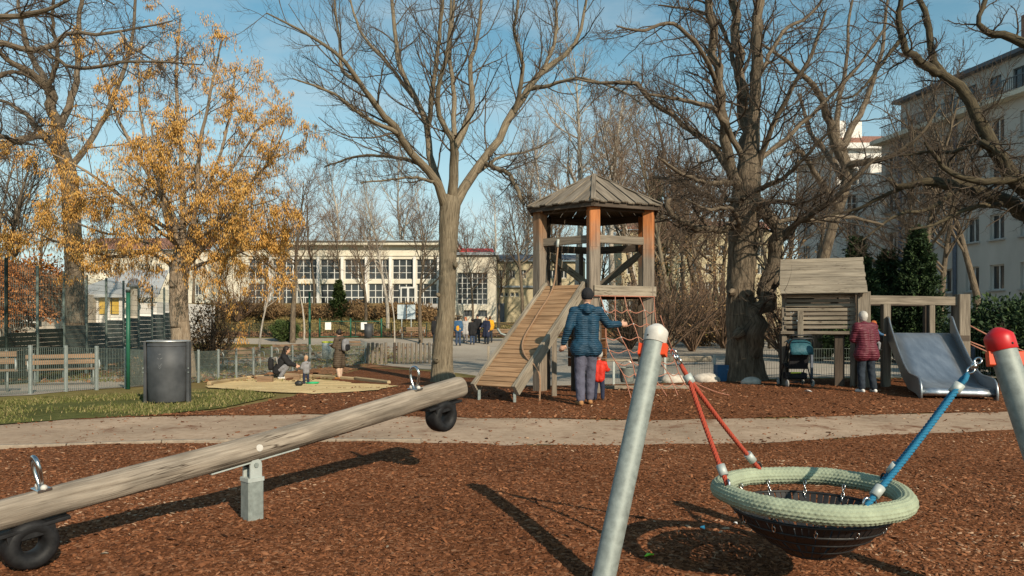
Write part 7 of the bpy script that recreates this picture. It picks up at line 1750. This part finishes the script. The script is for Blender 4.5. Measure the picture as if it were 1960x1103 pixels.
# man with the beanie (seen from behind, right arm on the net)
mp_ = gp(1122, 776)
pose = dict(shL=(-.185, .0, 1.41), elL=(-.275, -.06, 1.16), wrL=(-.34, .02, .93), shR=(.185, .0, 1.41), elR=(.35, .10, 1.22), wrR=(.55, .17, 1.22), knL=(-.095, .02, .51), anL=(-.095, -.10, .09), hiR=(.085, 0, .93), knR=(.078, .08, .51), anR=(.066, .08, .09), hea=(.02, .03, 1.625))
person(mp_, 0.05, 1.85, 'man in teal quilted jacket and black beanie reaching for the rope net', 'jacket_teal', 'trousers_grey', 'shoe_yellow', 'black_cloth', pose, 'beanie', .18, .012, .85, hood=True)
cp_ = gp(1148, 769); cp_.y += .12
CH_ = dict(pel=(0, 0, .78), che=(0, 0, 1.12), nec=(0, 0, 1.34), hea=(0, .02, 1.56), shL=(-.19, 0, 1.27), elL=(-.27, .06, 1.02), wrL=(-.26, .22, .92), shR=(.19, 0, 1.27), elR=(.27, .10, 1.06), wrR=(.33, .28, 1.05), hiL=(-.09, 0, .78), knL=(-.12, .03, .43), anL=(-.13, -.02, .09), hiR=(.09, 0, .78), knR=(.12, .03, .43), anR=(.13, -.02, .09))
person(cp_, -.15, .86, 'toddler in red jacket and pale knit hat standing behind the man', 'red_cloth', 'navy_cloth', 'shoe_black', 'hat_grey', CH_, 'beanie', None, .010, 1.5, headr=1.45)
# woman in burgundy with a baby
wp_ = gp(1659, 752)
pose = dict(che=(0, .05, 1.26), nec=(0, .10, 1.43), hea=(.01, .16, 1.585), shL=(-.175, .06, 1.38), shR=(.175, .06, 1.38), elL=(-.22, .12, 1.12), wrL=(-.06, .30, 1.10), elR=(.26, .10, 1.13), wrR=(.22, .32, 1.15), anL=(-.12, -.02, .09), anR=(.14, -.04, .09), knL=(-.1, .04, .51), knR=(.115, .03, .51))
WT, WJ, ws = person(wp_, .12, 1.66, 'white haired woman in burgundy quilted jacket seen from behind, holding a baby', 'jacket_burgundy', 'jeans_dark', 'shoe_white', 'hair_white', pose, 'short', .30, .012, 1.7)
bp_ = Vector(wp_) + Vector((.27, .28, .92)); BB = dict(CH_); BB.update(knL=(-.12, .25, .62), anL=(-.12, .22, .35), knR=(.12, .25, .62), anR=(.12, .22, .35), elR=(.25, .15, 1.1), wrR=(.32, .3, 1.05))
person(bp_ - Vector((0, 0, .20)), -1.2, .72, 'baby in blue jacket and orange hat held by the woman in burgundy', 'blue_cloth', 'grey_cloth', 'shoe_black', 'hair_red', BB, 'beanie', None, .010, 1.4, headr=1.45)
# sandbox: crouching woman, toddler, woman in long coat
q = gp(537, 726); SQ = dict(pel=(0, -.12, .30), che=(0, .06, .62), nec=(0, .14, .80), hea=(0, .20, .97), shL=(-.17, .12, .74), shR=(.17, .12, .74), elL=(-.2, .28, .52), wrL=(-.12, .46, .46), elR=(.2, .28, .52), wrR=(.1, .48, .45), hiL=(-.09, -.12, .30), hiR=(.09, -.12, .30), knL=(-.13, .26, .48), knR=(.13, .26, .48), anL=(-.12, .0, .09), anR=(.12, 0, .09))
person(q, -1.35, 1.70, 'dark haired woman in black jacket crouching at the sandbox edge', 'black_cloth', 'grey_cloth', 'shoe_white', 'hair_dark', SQ, 'long', None, .013, 1.5)
def rbox(c, size, fwd):
    """soft padded bag: superellipsoid facing fwd"""
    m = MB(); m.ball((0, 0, 0), 1.0, 20, 12); f = Vector(fwd).normalized(); sd_ = Vector((f.y, -f.x, 0)); P_ = []
    for v in m.v:
        q = [math.copysign(abs(x) ** .6, x) for x in v]; P_.append(tuple(Vector(c) + sd_ * q[0] * size[0] / 2 + f * q[1] * size[1] / 2 + Vector((0, 0, q[2] * size[2] / 2))))
    m.v = P_; return m
fw_ = Vector((.976, .22, 0)); bc = q - fw_ * .30 + Vector((0, 0, .50)); bo = thing('backpack', bc - Vector((0, 0, .2)), 'black backpack on the back of the crouching woman', 'backpack'); rbox(bc, (.30, .17, .42), fw_).build('bag', 'black_cloth', bo)
m = MB(); m.tube([bc + Vector((.06, -.13, .16)), bc + Vector((.24, -.17, .22)), bc + Vector((.26, -.17, .0))], .014, 6); m.build('strap', 'grey_light', bo)
tq = gp(586, 738); person(tq, .75, .82, 'bare headed toddler in grey hoodie and navy trousers standing in the sand', 'grey_cloth', 'navy_cloth', 'shoe_tan', 'hair_blond', CH_, 'bald', None, .012, 1.3, headr=1.45, hood=True)
cq = gp(650, 726); pose = dict(elL=(-.22, .06, 1.16), wrL=(-.12, .26, 1.18), elR=(.22, .06, 1.16), wrR=(.10, .27, 1.18), hea=(0, .05, 1.61), anL=(-.10, -.06, .09), anR=(.10, .05, .09))
person(cq, 1.15, 1.60, 'woman in long brown quilted coat with dark bun looking at her hands', 'coat_brown', 'leg_pale', 'shoe_tan', 'hair_dark', pose, 'bun', .98, .014, 1.5)
fw_ = Vector((-.91, .41, 0)); bc = cq - fw_ * .235 + Vector((0, 0, 1.10)); bo = thing('backpack', bc - Vector((0, 0, .2)), 'grey backpack on the back of the woman in the long coat', 'backpack')
rbox(bc, (.28, .16, .40), fw_).build('bag', 'grey_cloth', bo); rbox(bc - fw_ * .085 - Vector((0, 0, .07)), (.22, .07, .2), fw_).build('pocket', 'black_cloth', bo)
m = MB(); m.tube([bc + fw_ * .06 + Vector((-.08, -.12, .18)), bc + fw_ * .3 + Vector((-.03, -.15, .14)), bc + fw_ * .3 + Vector((-.03, -.15, -.1)), bc + fw_ * .06 + Vector((-.08, -.12, -.16))], .016, 6); m.build('strap', 'black_cloth', bo)
# the group on the far pavement
def far(px, py, rz, H, label, top, legs, hairm, hair='short', coat=None, shoes='shoe_black', **k):
    return person(gp(px, py), rz, H, label, top, legs, shoes, hairm, k.pop('pose', None), hair, coat, .027, 1.5, **k)
far(877, 662, -.1, 1.80, 'person in blue and yellow jacket and jeans, leftmost of the far group', 'blue_cloth', 'jeans', 'hair_dark', coat=None)
y0 = gp(877, 662); m = MB(); m.lathe([(.195, .92), (.215, 1.0), (.215, 1.18), (.20, 1.24)], y0, 18); m.v = [(v[0], y0.y + (v[1] - y0.y) * .72, v[2]) for v in m.v]; jb = m.build('jacket_panel', 'yellow_cloth'); jb.parent = [o for o in bpy.data.objects if o.get('label', '').startswith('person in blue and yellow')][0]; jb.matrix_parent_inverse = Matrix(); jb.location = (0, 0, 0)
import mathutils
for v in jb.data.vertices: v.co = Vector((v.co.x - y0.x, v.co.y - y0.y, v.co.z - y0.z))
far(891, 656, 2.9, 1.66, 'person with reddish hair in pale grey coat within the far group', 'grey_light', 'grey_cloth', 'hair_red', 'long', .7)
far(904, 660, .1, 1.66, 'person in black coat with their back turned in the far group', 'black_cloth', 'jeans', 'hair_dark', coat=.5)
far(914, 657, 3.0, 1.84, 'tall person in black with a pale chest print in the far group', 'black_cloth', 'jeans_dark', 'black_cloth', 'beanie', None)
far(931, 659, 2.6, 1.76, 'person in long dark coat holding a paper in the far group', 'navy_cloth', 'jeans_dark', 'hair_dark', coat=.9, pose=dict(elR=(.24, .08, 1.15), wrR=(.22, .32, 1.05)))
far(938, 656, .4, 1.72, 'person in yellow jacket mostly hidden at the right of the far group', 'yellow_cloth', 'jeans_dark', 'hair_brown')
far(834, 662, .3, 1.80, 'person in black jacket half hidden behind the pale tree trunk', 'black_cloth', 'jeans_dark', 'hair_dark', coat=.3)

p = onx(456, 62.5); p.z = zof(606, 62.5); T = thing('blue_container', p, 'flat blue container at the left end of the school bank', 'container'); m = MB(); m.box(p + Vector((0, 0, .6)), (1.7, 1.0, 1.2)); m.build('body', 'blue_box', T); m = MB(); m.box(p + Vector((0, 0, 1.24)), (1.8, 1.1, .08)); m.build('lid', 'sign_grey', T)
